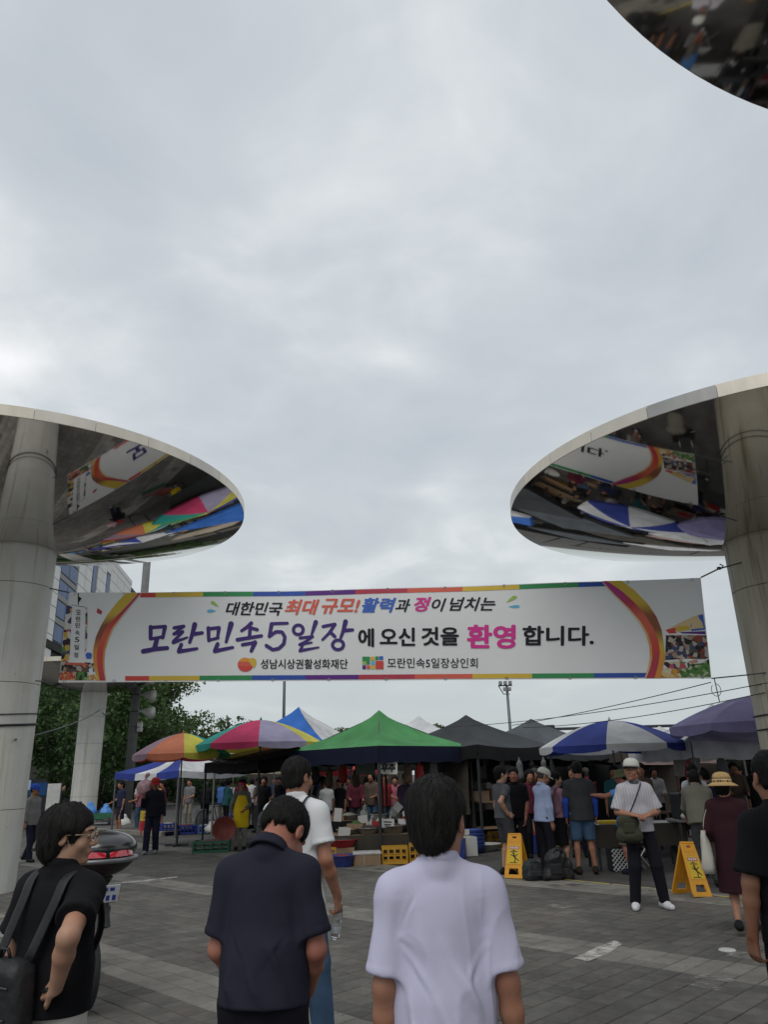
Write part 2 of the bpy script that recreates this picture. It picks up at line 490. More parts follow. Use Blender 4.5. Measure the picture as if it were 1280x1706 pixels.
def hand(F, wrist, d, n, side, curl=0.5, fine=True, s=1.0):
    d = nrm(d); n = np.array(n, float); n = nrm(n - d * (n @ d))
    l = np.cross(d, n) * side
    w = np.array(wrist)
    if not fine:
        F.op(rcone(w, w + d * 0.075, 0.024, 0.032, (1, 1, 1)), 0.01)
        F.op(rcone(w + d * 0.08, w + d * 0.14 + n * 0.03, 0.022, 0.014), 0.012)
        F.op(rcone(w + d * 0.03 + l * 0.025, w + d * 0.085 + l * 0.045 + n * 0.01, 0.013, 0.009), 0.008)
        return
    for i in range(4):
        q = -0.028 + 0.0195 * i
        F.op(rcone(w + l * q * 0.55 + d * 0.005, w + d * (0.082 + 0.006 * math.sin(i)) + l * q, 0.0135, 0.0115), 0.012)
    ln = (0.060, 0.076, 0.082, 0.070)
    for i in range(4):
        q = -0.0315 + 0.0212 * i
        b = w + d * 0.088 + l * q
        c1 = curl * (1.0 + 0.12 * (1.5 - i)); L = ln[i]
        d1 = d * math.cos(c1) + n * math.sin(c1); d2 = d * math.cos(2.1 * c1) + n * math.sin(2.1 * c1); d3 = d * math.cos(2.8 * c1) + n * math.sin(2.8 * c1)
        m1 = b + d1 * L * 0.46; m2 = m1 + d2 * L * 0.32; m3 = m2 + d3 * L * 0.22
        F.op(rcone(b, m1, 0.0098, 0.0090), 0.004); F.op(rcone(m1, m2, 0.0092, 0.0083), 0.003); F.op(rcone(m2, m3, 0.0083, 0.0070), 0.003)
    b = w + d * 0.022 + l * 0.026
    m = b + nrm(d * 0.75 + l * 0.65 + n * 0.35) * 0.045
    F.op(rcone(w + d * 0.01 + l * 0.012, b, 0.016, 0.0135), 0.012); F.op(rcone(b, m, 0.0130, 0.0108), 0.006)
    F.op(rcone(m, m + nrm(d * 0.9 + l * 0.15 + n * 0.45) * 0.034, 0.0105, 0.0082), 0.003)

SKIN = lambda nm='skin', c=(0.40, 0.235, 0.165): mat(nm, c, rough=0.5, var=0.10, scale=14, bump=0.10, bscale=160, spec=0.35, second=(c[0] * 0.9, c[1] * 0.68, c[2] * 0.62), sec_amt=(0.5, 0.75))
def hair_mat(nm='black hair', c=(0.006, 0.0055, 0.006)):
    return mat(nm, c, rough=0.62, var=0.5, scale=60, bump=0.7, bscale=140, stretch=(1, 1, 0.10), spec=0.16)
def cloth(nm, c, var=0.07, bump=0.16, rough=0.88, **k):
    return mat(nm, c, rough=rough, var=var, scale=5, bump=bump, bscale=420, spec=0.15, **k)

def person(label, loc, yaw, h=1.7, vox=0.012, b=1.0, lean=0.0, twist=0.0, head=(0, 0, 0), bow=0.0, group=None,
           armR=None, armL=None, footR=(0.10, 0.0), footL=(-0.10, 0.0), toe=0.15,
           skin=None, hair='short', hairm=None, top=None, bottom=None, shoes=None, socks=None, hat=None, face=False, glasses=None,
           fine=None, sleeves2=None, collar=None, belt=None, seed=1.0, hs=1.10, neck=0.124, strands=0):
    sc = h / (1.445 + (neck + 0.12) * hs); vx = vox / sc
    fine = (vox < 0.0135) if fine is None else fine
    skin = skin or SKIN(); hairm = hairm or hair_mat(); shoes = shoes or cloth('black shoes', (0.012, 0.012, 0.013), rough=0.6)
    armR = armR or ((0.16, -0.03, -1), (0.06, 0.20, -1)); armL = armL or ((-0.16, -0.03, -1), (-0.06, 0.20, -1))
    P = np.array((0, 0, 0.92)); Rl = rot3(-lean); Rt = rot3(-lean, 0, twist)
    W = P + Rl @ (0, 0, 0.13); C = P + Rt @ (0, 0, 0.36); N = P + Rt @ (0, -0.012, 0.525)
    S = {s: P + Rt @ (s * 0.160 * b, -0.010, 0.435) for s in (1, -1)}
    Mh = rot3(0, 0, head[0]) @ rot3(-head[1], head[2])
    H = N + rot3(-lean - bow, 0, head[0] * 0.5) @ (0, 0.018, neck * hs)
    arms = {}
    for s, a in ((1, armR), (-1, armL)):
        u, f = nrm(a[0]), nrm(a[1]); e = S[s] + u * 0.280; w = e + f * 0.245
        hd = nrm(a[2]) if len(a) > 2 and a[2] is not None else f
        hn = a[3] if len(a) > 3 and a[3] is not None else (-s, 0.25, 0)
        cu = a[4] if len(a) > 4 else 0.45
        arms[s] = (S[s], e, w, hd, hn, cu)
    legs = {}
    for s, ft in ((1, footR), (-1, footL)):
        hp = P + np.array((s * 0.088, 0, -0.02)); an = np.array((ft[0], ft[1], 0.085 + (ft[2] if len(ft) > 2 else 0)))
        d = an - hp; L = np.linalg.norm(d); a_, b_ = 0.42, 0.405
        L2 = min(L, a_ + b_ - 1e-3); t = (a_ * a_ - b_ * b_ + L2 * L2) / (2 * L2); hh = math.sqrt(max(0, a_ * a_ - t * t))
        kn = hp + d / L * t + nrm(np.array((0, 1, 0)) - d / L * (d[1] / L)) * hh
        legs[s] = (hp, kn, an)
    pts = [N, H + (0, 0, 0.16)] + [q for a in arms.values() for q in (a[0], a[1], a[2], a[2] + a[3] * 0.16)] + [q for l in legs.values() for q in l]
    lo = np.min(pts, 0) - 0.15; hi = np.max(pts, 0) + 0.15; lo[2] = -0.01
    lo[0] = min(lo[0], -0.24); hi[0] = max(hi[0], 0.24); hi[2] = max(hi[2], H[2] + 0.15)
    # ---- body: one continuous surface
    F = Field(lo, hi, vx)
    tr = 0.135 * b
    F.op(rcone(C - (0, 0, 0.03), W, tr, tr * 0.9, (1, 0.62, 1)), 0.03)
    F.op(rcone(W, P + (0, 0, 0.02), tr * 0.9, tr * 0.85, (1, 0.68, 1)), 0.03)
    F.op(rcone(S[-1] * 0.85 + N * 0.15 - (0, 0, 0.02), S[1] * 0.85 + N * 0.15 - (0, 0, 0.02), 0.042, 0.042), 0.05)
    for s in (1, -1):
        sh, e, w, hd, hn, cu = arms[s]
        F.op(rcone(sh, e, 0.050 * b, 0.040 * b), 0.03)
        m = e + (w - e) * 0.35
        F.op(rcone(e, m, 0.040 * b, 0.040 * b), 0.02); F.op(rcone(m, w, 0.040 * b, 0.0265 * b), 0.015)
        hand(F, w, hd, hn, s, cu, fine)
        hp, kn, an = legs[s]
        F.op(rcone(hp, kn, 0.078 * b, 0.050), 0.03)
        m = kn + (an - kn) * 0.30
        F.op(rcone(kn, m, 0.049, 0.053), 0.02); F.op(rcone(m - (0, 0.008, 0), an, 0.052, 0.033), 0.02)
        F.op(rcone(an - (0, 0, 0.035), an + (0, 0.07, -0.052), 0.030, 0.018), 0.02)
        F.op(rcone(N + (S[s] - N) * 0.15 + (0, 0, 0.0), S[s] - (0, 0, 0.0), 0.036, 0.036), 0.04)
    F.op(rcone(N - (0, 0, 0.03), H + Mh @ np.array((0, -0.022, -0.05)) * hs, 0.063, 0.058 * hs), 0.03)
    F.op(local(head_fn, Mh, H, 0.135, hs), 0.022)
    V, Q = F.surf(); V = relax(V, Q, 1, 0.35)
    body = obj('person', raw_mesh('person', V * sc, Q, skin, smooth=True), None, loc, (0, 0, yaw))
    tag(body, label, 'person', group)
    info = dict(body=body, H=H * sc, N=N * sc, S={k: v * sc for k, v in S.items()}, arms={k: tuple(np.array(q) * sc for q in v[:3]) for k, v in arms.items()}, hd={k: v[3] for k, v in arms.items()}, P=P * sc, C=C * sc, sc=sc, Rt=Rt)
    def world(p):
        c, s_ = math.cos(yaw), math.sin(yaw)
        return Vector((loc[0] + p[0] * c - p[1] * s_, loc[1] + p[0] * s_ + p[1] * c, loc[2] + p[2]))
    info['world'] = world
    def garment(nm, F, m, amp=0.004, fl=(), freq=(7, 7, 4.5), rel=1, lab=None, hz=None):
        V, Q = F.surf()
        if len(Q) == 0: return None
        V = relax(V, Q, rel, 0.4); Nn = vnormals(V, Q)
        V1 = V
        if amp: V1 = wrinkle(V1, Nn, amp, seed, freq)
        if len(fl): V1 = folds(V1, Nn, fl)
        fade = np.clip((V[:, 2:3] - hz) / 0.07, 0.0, 1.0) if hz is not None else 1.0
        V = V + (V1 - V) * fade
        o = obj(nm, raw_mesh(nm, V * sc, Q, m, smooth=True), body)
        if lab: o['label'] = lab
        return o
    # ---- hair
    if hair:
        hv = min(vx, 0.0075)
        c = H; F = Field(c - 0.16 * hs, c + 0.16 * hs, hv)
        F.op(local(hair_fn(hair), Mh, H, 0.15, hs * (0.93 if hat and hat[0] != 'visor' else 1.0)), 0.0)
        V, Q = F.surf(); Nn = vnormals(V, Q)
        q = (V - H) @ Mh / hs
        ang = np.arctan2(q[:, 0], q[:, 1] + 0.02) 
        tuft = vnoise(np.stack([ang * 7, q[:, 2] * 9, q[:, 1] * 9], 1), seed) * .6 + vnoise(np.stack([ang * 19, q[:, 2] * 16, q[:, 1] * 16], 1), seed + 2) * .5 - 0.55
        tuft2 = vnoise(np.stack([q[:, 0] * 90, q[:, 1] * 60, q[:, 2] * 22], 1), seed + 4) - 0.5
        V = V + Nn * (tuft * (0.022 if hair in ('bob', 'perm') else 0.014) + tuft2 * (0.013 if hair in ('bob', 'perm') else 0.009))[:, None]
        ho = obj('hair', raw_mesh('hair', V * sc, Q, hairm, smooth=True), body)
        if strands:        # loose strands lying over the hair mass
            rs = np.random.RandomState(int(seed)); n = strands; k = rs.randint(0, len(V), n); p = ((V[k] - H) @ Mh) / hs; fn = hair_fn(hair); wh = np.array((0.008, -0.045, 0.13)); e_ = 0.002
            def grad(p): 
                g_ = np.stack([fn(p[:, 0] + e_, p[:, 1], p[:, 2]) - fn(p[:, 0] - e_, p[:, 1], p[:, 2]), fn(p[:, 0], p[:, 1] + e_, p[:, 2]) - fn(p[:, 0], p[:, 1] - e_, p[:, 2]), fn(p[:, 0], p[:, 1], p[:, 2] + e_) - fn(p[:, 0], p[:, 1], p[:, 2] - e_)], 1); return g_ / (np.linalg.norm(g_, axis=1, keepdims=True) + 1e-9)
            jit = rs.normal(size=(n, 3)) * 0.30; ln = rs.uniform(.006, .013, n)[:, None]; lift = rs.uniform(.0015, .006, n) + (rs.rand(n) < .12) * rs.uniform(.003, .010, n); pts = []; sd = []
            for st in range(6):
                g_ = grad(p); pts.append(p + g_ * (.001 + lift * (st / 5) ** 1.5)[:, None])
                d_ = p - wh; d_ = d_ / (np.linalg.norm(d_, axis=1, keepdims=True) + 1e-9) + np.array((0, 0, -.55)) + jit; d_ = d_ - g_ * np.sum(d_ * g_, 1, keepdims=True); d_ /= np.linalg.norm(d_, axis=1, keepdims=True) + 1e-9
                sd.append(np.cross(d_, g_)); p = p + d_ * ln; p = p - grad(p) * (fn(p[:, 0], p[:, 1], p[:, 2]))[:, None] * (1.0 if st < 3 else 0.6)
            vs_ = []
            for st in range(6):
                w_ = (.0013 * (1 - st / 5.3)) * np.ones((n, 1)); vs_ += [pts[st] - sd[st] * w_, pts[st] + sd[st] * w_]
            VV_ = np.stack(vs_, 1).reshape(-1, 3) * hs @ Mh.T + H; b0 = (np.arange(n) * 12)[:, None, None]; q_ = np.array([(2 * s_, 2 * s_ + 1, 2 * s_ + 3, 2 * s_ + 2) for s_ in range(5)])[None]
            o_ = obj('strands', raw_mesh('strands', VV_ * sc, (b0 + q_).reshape(-1, 4), hair_mat('hair strands', (0.022, 0.020, 0.019)), smooth=True), ho); tag(o_, kind='stuff')
    # ---- top
    if top:
        fat = top.get('fat', 0.0); hem = top.get('hem', 0.86); kind = top.get('kind', 'tee')
        hw = 0.158 * b + fat
        F = Field(lo - 0.03, hi + 0.03, vx)
        hb = P + Rl @ np.array((0, 0, hem - 0.92))
        dr = top.get('dr', 0.68)
        F.op(rcone(C - Rt @ (0, 0, 0.02), W, hw, hw * top.get('waist', 0.97), (1, dr, 1)), 0.04)
        if kind == 'dress':
            F.op(rcone(W, (0, 0, hem), hw * 0.97, hw + top.get('flare', 0.05), (1, 0.75, 1)), 0.04)
        else:
            hr_ = max(hw * top.get('hips', 1.03), (0.163 + 0.0 if not bottom else 0.065 + 0.098 * b + bottom.get('fat', 0.0) * 0.5) + 0.014, 0 if not bottom else 0.100 + 0.085 * b + bottom.get('fat', 0.0) * 0.8)
            F.op(rcone(W - (0, 0, 0.02), hb - (0, 0, 0.06), hw * top.get('waist', 0.97), hr_, (1, max(dr * 1.04, 0.80), 1)), 0.04)
        if top.get('belly'): F.op(ellip(W + Rl @ (0, 0.05 + top['belly'], 0.02), (0.12, 0.09, 0.14)), 0.06)
        F.op(rcone(S[-1] * 0.9 + N * 0.1 + (0, 0, -0.03), S[1] * 0.9 + N * 0.1 + (0, 0, -0.03), 0.055, 0.055), 0.06)
        for s in (1, -1):
            F.op(rcone(N + (S[s] - N) * 0.12 + (0, 0.0, -0.006), S[s], 0.046, 0.054), 0.035)
        if kind == 'dress': F.cut((0, 0, hem), (0, 0, -1))
        else: F.cut(hb, Rl @ np.array((0, 0, -1.0)))
        F.op(rcone(N - (0, 0, 0.02), N + (H - N) * 0.24, 0.066, 0.064, cut1=0.0), 0.02)
        sl = top.get('sleeve', 0.62); sr_ = top.get('sr', 0.066) * (0.6 + 0.4 * b)
        for s in (1, -1):
            sh, e, w = arms[s][:3]
            if sl <= 1:
                F.op(rcone(sh, sh + (e - sh) * sl, 0.058 + (sr_ - 0.066) * 0.3, sr_ * 1.0, cut1=0.0), 0.045)
                if vox < 0.010: F.op(rcone(sh + (e - sh) * (sl - 0.085), sh + (e - sh) * sl, sr_ * 1.0 + 0.0014, sr_ * 1.0 + 0.0018, cut0=0.0, cut1=0.001), 0.002)
            elif sl > 1:
                F.op(rcone(sh, e, 0.058, sr_ * 0.88), 0.045)
                F.op(rcone(e, e + (w - e) * (sl - 1), sr_ * 0.85, sr_ * 0.72, cut1=0.0), 0.025)
        if vox < 0.010 and not collar and kind == 'tee':
            ax = nrm(H - N); F.op(rcone(N + (H - N) * 0.24 - ax * 0.028, N + (H - N) * 0.24, 0.069, 0.0665, cut0=0.0, cut1=0.001), 0.003)
        fl = [(np.array(a), np.array(b2), w_, am) for a, b2, w_, am in top.get('folds', ())]
        garment(top.get('name', 'shirt'), F, top['mat'], top.get('amp', 0.005), fl, top.get('freq', (7, 7, 4.5)), hz=hem)
        if sleeves2:      # bare-arm sleeves in another colour
            for s in (1, -1):
                sh, e, w = arms[s][:3]
                F = Field(np.min([sh, e, w], 0) - 0.1, np.max([sh, e, w], 0) + 0.1, vx)
                F.op(rcone(sh + (e - sh) * 0.4, e, 0.051 * b, 0.047 * b), 0.02)
                F.op(rcone(e, w, 0.048 * b, 0.034 * b, cut1=0.0), 0.02)
                garment('arm_sleeve', F, sleeves2, 0.002)
        if collar:
            F = Field(N - 0.14, N + 0.16, min(vx, 0.009))
            ax = nrm(nrm(H - N) * 0.5 + Rl @ np.array((0, 0.05, 0.5)))
            F.op(rcone(N - ax * 0.022, N + ax * 0.030, 0.085, 0.071, cut0=0.0, cut1=0.0), 0)
            F.op(rcone(N - ax * 0.06, N + ax * 0.06, 0.070, 0.062), 0.004, 's')
            garment('collar', F, collar, 0.0015, rel=1)
    # ---- legs' clothes
    if bottom:
        kind = bottom.get('kind', 'trousers'); hem = bottom.get('hem', 0.07); ft = bottom.get('fat', 0.0)
        F = Field(lo - 0.05, hi + 0.05, vx)
        wz = bottom.get('waist', 1.02)
        pw = 0.065
        F.op(rcone(P + (-pw, 0, 0.0), P + (pw, 0, 0.0), 0.098 * b + ft * 0.5, 0.098 * b + ft * 0.5, (1, 0.95, 1)), 0.03)
        F.op(rcone(P + (-pw, 0, 0.08), P + (pw, 0, 0.08), 0.083 * b + ft * 0.4, 0.083 * b + ft * 0.4), 0.03)
        F.op(ellip(P + (0, 0, -0.075), (0.085 * b + ft, 0.092 * b + ft * .6, 0.09)), 0.05)
        if kind == 'skirt':
            F.op(rcone(P, (0, 0, hem), 0.165 * b, 0.19 * b + ft, (1, 0.75, 1)), 0.03)
            F.cut((0, 0, hem), (0, 0, -1))
        else:
            for s in (1, -1):
                hp, kn, an = legs[s]
                F.op(rcone(hp, kn, 0.085 * b + ft * .8, 0.070 + ft), 0.03)
                if hem < 0.45:
                    top_l = kn[2]; t = np.clip((kn[2] - hem) / max(1e-3, kn[2] - an[2]), 0.05, 1.08)
                    F.op(rcone(kn, kn + (an - kn) * t, 0.070 + ft, bottom.get('ankle', 0.060) + ft, cut1=0.0), 0.02)
            if hem >= 0.45: F.cut((0, 0, hem), (0, 0, -1))
        F.cut((0, 0, wz), (0, 0, 1))
        garment('skirt' if kind == 'skirt' else ('shorts' if hem >= 0.4 else 'trousers'), F, bottom['mat'], bottom.get('amp', 0.005), (), (8, 8, 6))
    if belt:
        F = Field(P - 0.3, P + 0.3, min(vx, 0.012))
        F.op(rcone(P + (-0.075, 0, 0.075), P + (0.075, 0, 0.075), 0.094 * b + 0.004, 0.094 * b + 0.004), 0)
        F.cut(P + (0, 0, 0.095), (0, 0, 1)); F.cut(P + (0, 0, 0.06), (0, 0, -1))
        garment('belt', F, belt, 0)
    if shoes is not False:
        for s in (1, -1):
            hp, kn, an = legs[s]
            ca, sa = math.cos(-s * toe), math.sin(-s * toe)
            dv = np.array((-sa, ca, 0)); gz = an[2] - 0.085
            F = Field(an - (0.15, 0.15, 0.1) , an + (0.15, 0.25, 0.06), min(vx, 0.012))
            b0 = np.array((an[0], an[1], gz + 0.045)) - dv * 0.045
            F.op(rcone(b0, b0 + dv * 0.10, 0.045, 0.046), 0.02)
            F.op(rcone(b0 + dv * 0.10 - (0, 0, 0.008), b0 + dv * 0.185 - (0, 0, 0.012), 0.045, 0.036), 0.02)
            F.op(rcone(b0 + (0, 0, 0.0), (an[0], an[1], gz + 0.095), 0.04, 0.044, cut1=0.0), 0.02)
            F.cut((0, 0, gz + 0.001), (0, 0, -1), 0.004)
            garment('shoe', F, shoes, 0.0)
            if socks:
                F = Field(an - 0.1, an + 0.16, min(vx, 0.012))
                F.op(rcone(an - (0, 0, 0.02), an + (kn - an) * 0.22, 0.040, 0.047, cut1=0.0), 0.01)
                garment('sock', F, socks, 0)
    def headpart(nm, mb, m, smooth=True, lab=None):
        V = (np.array(mb.v) * hs) @ Mh.T + H
        o = obj(nm, raw_mesh(nm, V * sc, mb.f, m, mb.m, smooth), body)
        if lab: o['label'] = lab
        return o
    if face:
        wh = mat('eye white', (0.55, 0.52, 0.48), rough=0.25, var=0.02); ir = mat('dark iris', (0.02, 0.013, 0.01), rough=0.15, var=0.02)
        lp = mat('lips', (0.30, 0.12, 0.10), rough=0.45, var=0.1); bw = hair_mat()
        for s in (-1, 1):
            m = MB(); m.lathe([(0.0001, -0.006), (0.006, -0.004), (0.0085, 0), (0.006, 0.004), (0.0001, 0.006)], 12, (s * 0.031, 0.0885, 0.003), 0, 1.25, 0.6)
            m.lathe([(0.0001, -0.0045), (0.0045, 0), (0.0001, 0.0045)], 10, (s * 0.031, 0.0935, 0.003), 1, 1.0, 0.5)
            headpart('eye', m, [wh, ir])
            m = MB(); m.tube([(s * 0.015, 0.101, 0.020), (s * 0.030, 0.0985, 0.026), (s * 0.046, 0.086, 0.022)], [0.002, 0.0032, 0.0015], 6)
            headpart('eyebrow', m, bw)
        m = MB(); m.tube([(-0.021, 0.088, -0.063), (-0.008, 0.0985, -0.061), (0, 0.0985, -0.062), (0.008, 0.0985, -0.061), (0.021, 0.088, -0.063)], [0.002, 0.0046, 0.005, 0.0046, 0.002], 6)
        headpart('lips', m, lp)
    if glasses:
        m = MB(); m2 = MB()
        for s in (-1, 1):
            ring = [(s * 0.033 + 0.024 * math.cos(a), 0.109 - 0.05 * abs(0.024 * math.cos(a)) - (0.006 if s * math.cos(a) > 0.5 else 0), -0.001 + 0.018 * math.sin(a)) for a in np.linspace(0, 2 * PI, 17)[:-1]]
            m.tube(ring, 0.0016, 5, closed=True)
            m.tube([(s * 0.056, 0.104, 0.006), (s * 0.074, 0.075, 0.010), (s * 0.080, 0.01, 0.008), (s * 0.080, -0.01, -0.004)], 0.0016, 5)
            m2.add([(x, y - 0.0005, z) for x, y, z in ring], [list(range(16))])
        m.tube([(-0.010, 0.110, 0.004), (0, 0.112, 0.007), (0.010, 0.110, 0.004)], 0.0015, 5)
        g = headpart('glasses', m, mat('gold wire', (0.55, 0.42, 0.28), rough=0.3, metal=0.9, var=0.03))
        lens = headpart('lens', m2, glasses, False); lens.parent = g
    if hat:
        k, hm = hat[0], hat[1]; hm2 = hat[2] if len(hat) > 2 else hm
        m = MB()
        if k in ('cap', 'visor'):
            pr = [(0.098, 0.030), (0.099, 0.055), (0.094, 0.085), (0.080, 0.112), (0.055, 0.130), (0.022, 0.137), (0.0001, 0.138)]
            if k == 'visor': pr = [(0.100, 0.028), (0.101, 0.045), (0.099, 0.066), (0.095, 0.068), (0.094, 0.03)]
            m.lathe(pr, 28, (0, -0.014, 0), 0, 0.91, 1.12)
            n = 14; vs_, fs_ = [], []
            for i in range(n + 1):
                a = (i / n - 0.5) * 2.3; 
                for r, dz in ((0.0, 0.0), (0.5, 0.002), (1.0, -0.006)):
                    x = math.sin(a) * (0.090 + 0.012 * r); y = -0.014 + math.cos(a) * 0.108 + r * 0.075 * max(0.0, math.cos(a * 1.28))
                    vs_.append((x, y, 0.034 + dz - 0.16 * abs(x) * r))
            for i in range(n):
                for j in range(2):
                    a = i * 3 + j; fs_.append((a, a + 1, a + 4, a + 3))
            o = len(vs_); vs_ += [(x, y, z - 0.004) for x, y, z in vs_]; fs_ += [tuple(q + o for q in reversed(f)) for f in fs_]
            for i in range(n): fs_.append((i * 3 + 2, i * 3 + 2 + o, i * 3 + 5 + o, i * 3 + 5))
            m.add(vs_, fs_, 1)
        elif k == 'bucket':
            m.lathe([(0.150, -0.002), (0.150, 0.002), (0.104, 0.040), (0.100, 0.046), (0.092, 0.105), (0.080, 0.118), (0.0001, 0.126)], 28, (0, -0.012, 0), 0, 0.92, 1.06)
        elif k == 'straw':
            m.lathe([(0.172, -0.012), (0.174, -0.006), (0.150, 0.010), (0.108, 0.030), (0.104, 0.038)], 32, (0, -0.012, 0), 0, 0.93, 1.05)
            m.lathe([(0.106, 0.036), (0.107, 0.052), (0.105, 0.062)], 32, (0, -0.012, 0), 1, 0.93, 1.05)
            m.lathe([(0.104, 0.062), (0.100, 0.090), (0.085, 0.118), (0.055, 0.134), (0.0001, 0.140)], 32, (0, -0.012, 0), 0, 0.93, 1.05)
        headpart({'cap': 'cap', 'visor': 'sun_visor', 'bucket': 'bucket_hat', 'straw': 'straw_hat'}[k], m, [hm, hm2])
    return info
# ------------------------------------------------------------------ the setting: ground, pavers
S2 = math.sqrt(0.5)
def uv2xy(u, v): return ((u + v) * S2, (v - u) * S2)          # u along the bands, v across them (the paving runs at 45 degrees)
m_asph = mat('asphalt', (0.078, 0.074, 0.068), rough=0.9, var=0.25, scale=2.0, bump=0.35, bscale=90, second=(0.105, 0.10, 0.092))
m_pav = [mat('dark paver %d' % i, c, rough=0.85, var=0.16, scale=9, bump=0.3, bscale=140, second=[x * 1.22 for x in c], sec_amt=(0.5, 0.8)) for i, c in
         enumerate(((0.098, 0.094, 0.083), (0.112, 0.106, 0.094), (0.123, 0.115, 0.101), (0.105, 0.094, 0.083)))]
m_pal = [mat('pale paver %d' % i, c, rough=0.85, var=0.14, scale=9, bump=0.3, bscale=140, second=[x * 0.8 for x in c], sec_amt=(0.5, 0.8)) for i, c in
         enumerate(((0.215, 0.203, 0.178), (0.19, 0.179, 0.157), (0.235, 0.222, 0.194)))]
def world_dirt(m):
    n, l = m.node_tree.nodes, m.node_tree.links; p = n['Principled BSDF']; cur = p.inputs['Base Color'].links[0].from_socket; g_ = n.new('ShaderNodeNewGeometry')
    for sc, a, b2, t0, t1 in ((.55, .35, .70, .78, 1.18), (2.3, .40, .62, .86, 1.06), (19, .27, .36, .45, 1.0)):
        z = n.new('ShaderNodeTexNoise'); z.inputs['Scale'].default_value = sc; z.inputs['Detail'].default_value = 6; l.new(g_.outputs['Position'], z.inputs['Vector'])
        r = n.new('ShaderNodeMapRange'); r.inputs['From Min'].default_value = a; r.inputs['From Max'].default_value = b2; r.inputs['To Min'].default_value = t0; r.inputs['To Max'].default_value = t1; l.new(z.outputs['Fac'], r.inputs['Value'])
        h = n.new('ShaderNodeHueSaturation'); l.new(cur, h.inputs['Color']); l.new(r.outputs[0], h.inputs['Value']); cur = h.outputs[0]
    l.new(cur, p.inputs['Base Color'])
for m in m_pav + m_pal + [m_asph]: world_dirt(m)
m_joint = mat('joint sand', (0.035, 0.033, 0.029), rough=0.95, var=0.3, scale=20)
g = MB(); g.add([(-900, -900, -0.013), (900, -900, -0.013), (900, 1500, -0.013), (-900, 1500, -0.013)], [(0, 1, 2, 3)])
tag(g.build('ground', m_asph), 'dark worn asphalt of the market ground', kind='structure')
pv = MB()
pu0, pu1, pv0, pv1 = -23.0, 7.4, -3.2, 10.8
pv.add([(*uv2xy(pu0, pv0), -0.009), (*uv2xy(pu1, pv0), -0.009), (*uv2xy(pu1, pv1), -0.009), (*uv2xy(pu0, pv1), -0.009)], [(3, 2, 1, 0)])
pave = tag(pv.build('pavement', m_joint), 'grey square concrete pavers with pale bands', kind='structure')
TS = 0.2
def band(v):                                     # pale three-row bands every 3.3 m
    return any(a <= v < a + 0.61 for a in (0.2, 3.55, 6.86, 10.2))
_tiles = []
for i in range(int((pu1 - pu0) / TS)):
    for j in range(int((pv1 - pv0) / TS)):
        u, v = pu0 + (i + .5) * TS, pv0 + (j + .5) * TS
        x, y = uv2xy(u, v)
        _tiles.append((x, y, v))
def in_view(x, y):
    d = y * math.cos(PITCH) - CAM_H * math.sin(PITCH)
    if d < 0.5: return False
    return abs(x / d * 1240) < 660 and y > 5.7
def hidden(x, y):                                # behind the men in front
    d = y * 0.943; px = 640 + x / d * 1240
    if y < 6.6 and (355 < px < 520 or 640 < px < 850): return True
    return px < 140
_vis = sorted([t for t in _tiles if in_view(t[0], t[1]) and not hidden(t[0], t[1])], key=lambda t: t[1])[:300]
_vs = set((t[0], t[1]) for t in _vis)
def tile_geo(w=0.0958, d=0.012, b=0.0065):
    vs_ = []
    for z, k in ((-d, 0), (-b * 0.8, 0), (0, b)):
        q = w - k; vs_ += [(-q, -q, z), (q, -q, z), (q, q, z), (-q, q, z)]
    fs_ = [(8, 9, 10, 11)] + [(r * 4 + i, r * 4 + (i + 1) % 4, r * 4 + 4 + (i + 1) % 4, r * 4 + 4 + i) for r in (0, 1) for i in range(4)]
    return vs_, fs_
tv, tf = tile_geo()
_tm = [raw_mesh('paver', tv, tf, m) for m in m_pav]; _tp = [raw_mesh('paver', tv, tf, m) for m in m_pal]
for x, y, v in _vis:
    o = obj('paver', rnd.choice(_tp if band(v) else _tm), pave, (x, y, rnd.uniform(-0.0022, 0.0006)), (rnd.uniform(-.006, .006), rnd.uniform(-.006, .006), -PI / 4 + rnd.choice((0, 1, 2, 3)) * PI / 2 + rnd.uniform(-.008, .008)))
rest = [t for t in _tiles if (t[0], t[1]) not in _vs]
T0 = np.array(tv)[4:]; n_r = len(rest)
c45 = math.cos(-PI / 4); R45 = np.array(((c45, c45, 0), (-c45, c45, 0), (0, 0, 1)))
T1 = T0 @ R45.T
off = np.array([(t[0], t[1], rnd.uniform(-0.0022, 0.0006)) for t in rest])
VV = (off[:, None, :] + T1[None]).reshape(-1, 3)
FF = np.array([(4, 5, 6, 7), (0, 1, 5, 4), (1, 2, 6, 5), (2, 3, 7, 6), (3, 0, 4, 7)])
FFF = (np.arange(n_r)[:, None, None] * 8 + FF[None]).reshape(-1, 4)
mi = np.repeat([(4 + rnd.randrange(3)) if (band(t[2]) and rnd.random() > .06) else rnd.randrange(4) for t in rest], 5)
o = obj('paver_field', raw_mesh('paver_field', VV, FFF, m_pav + m_pal, mi), pave); tag(o, kind='stuff')
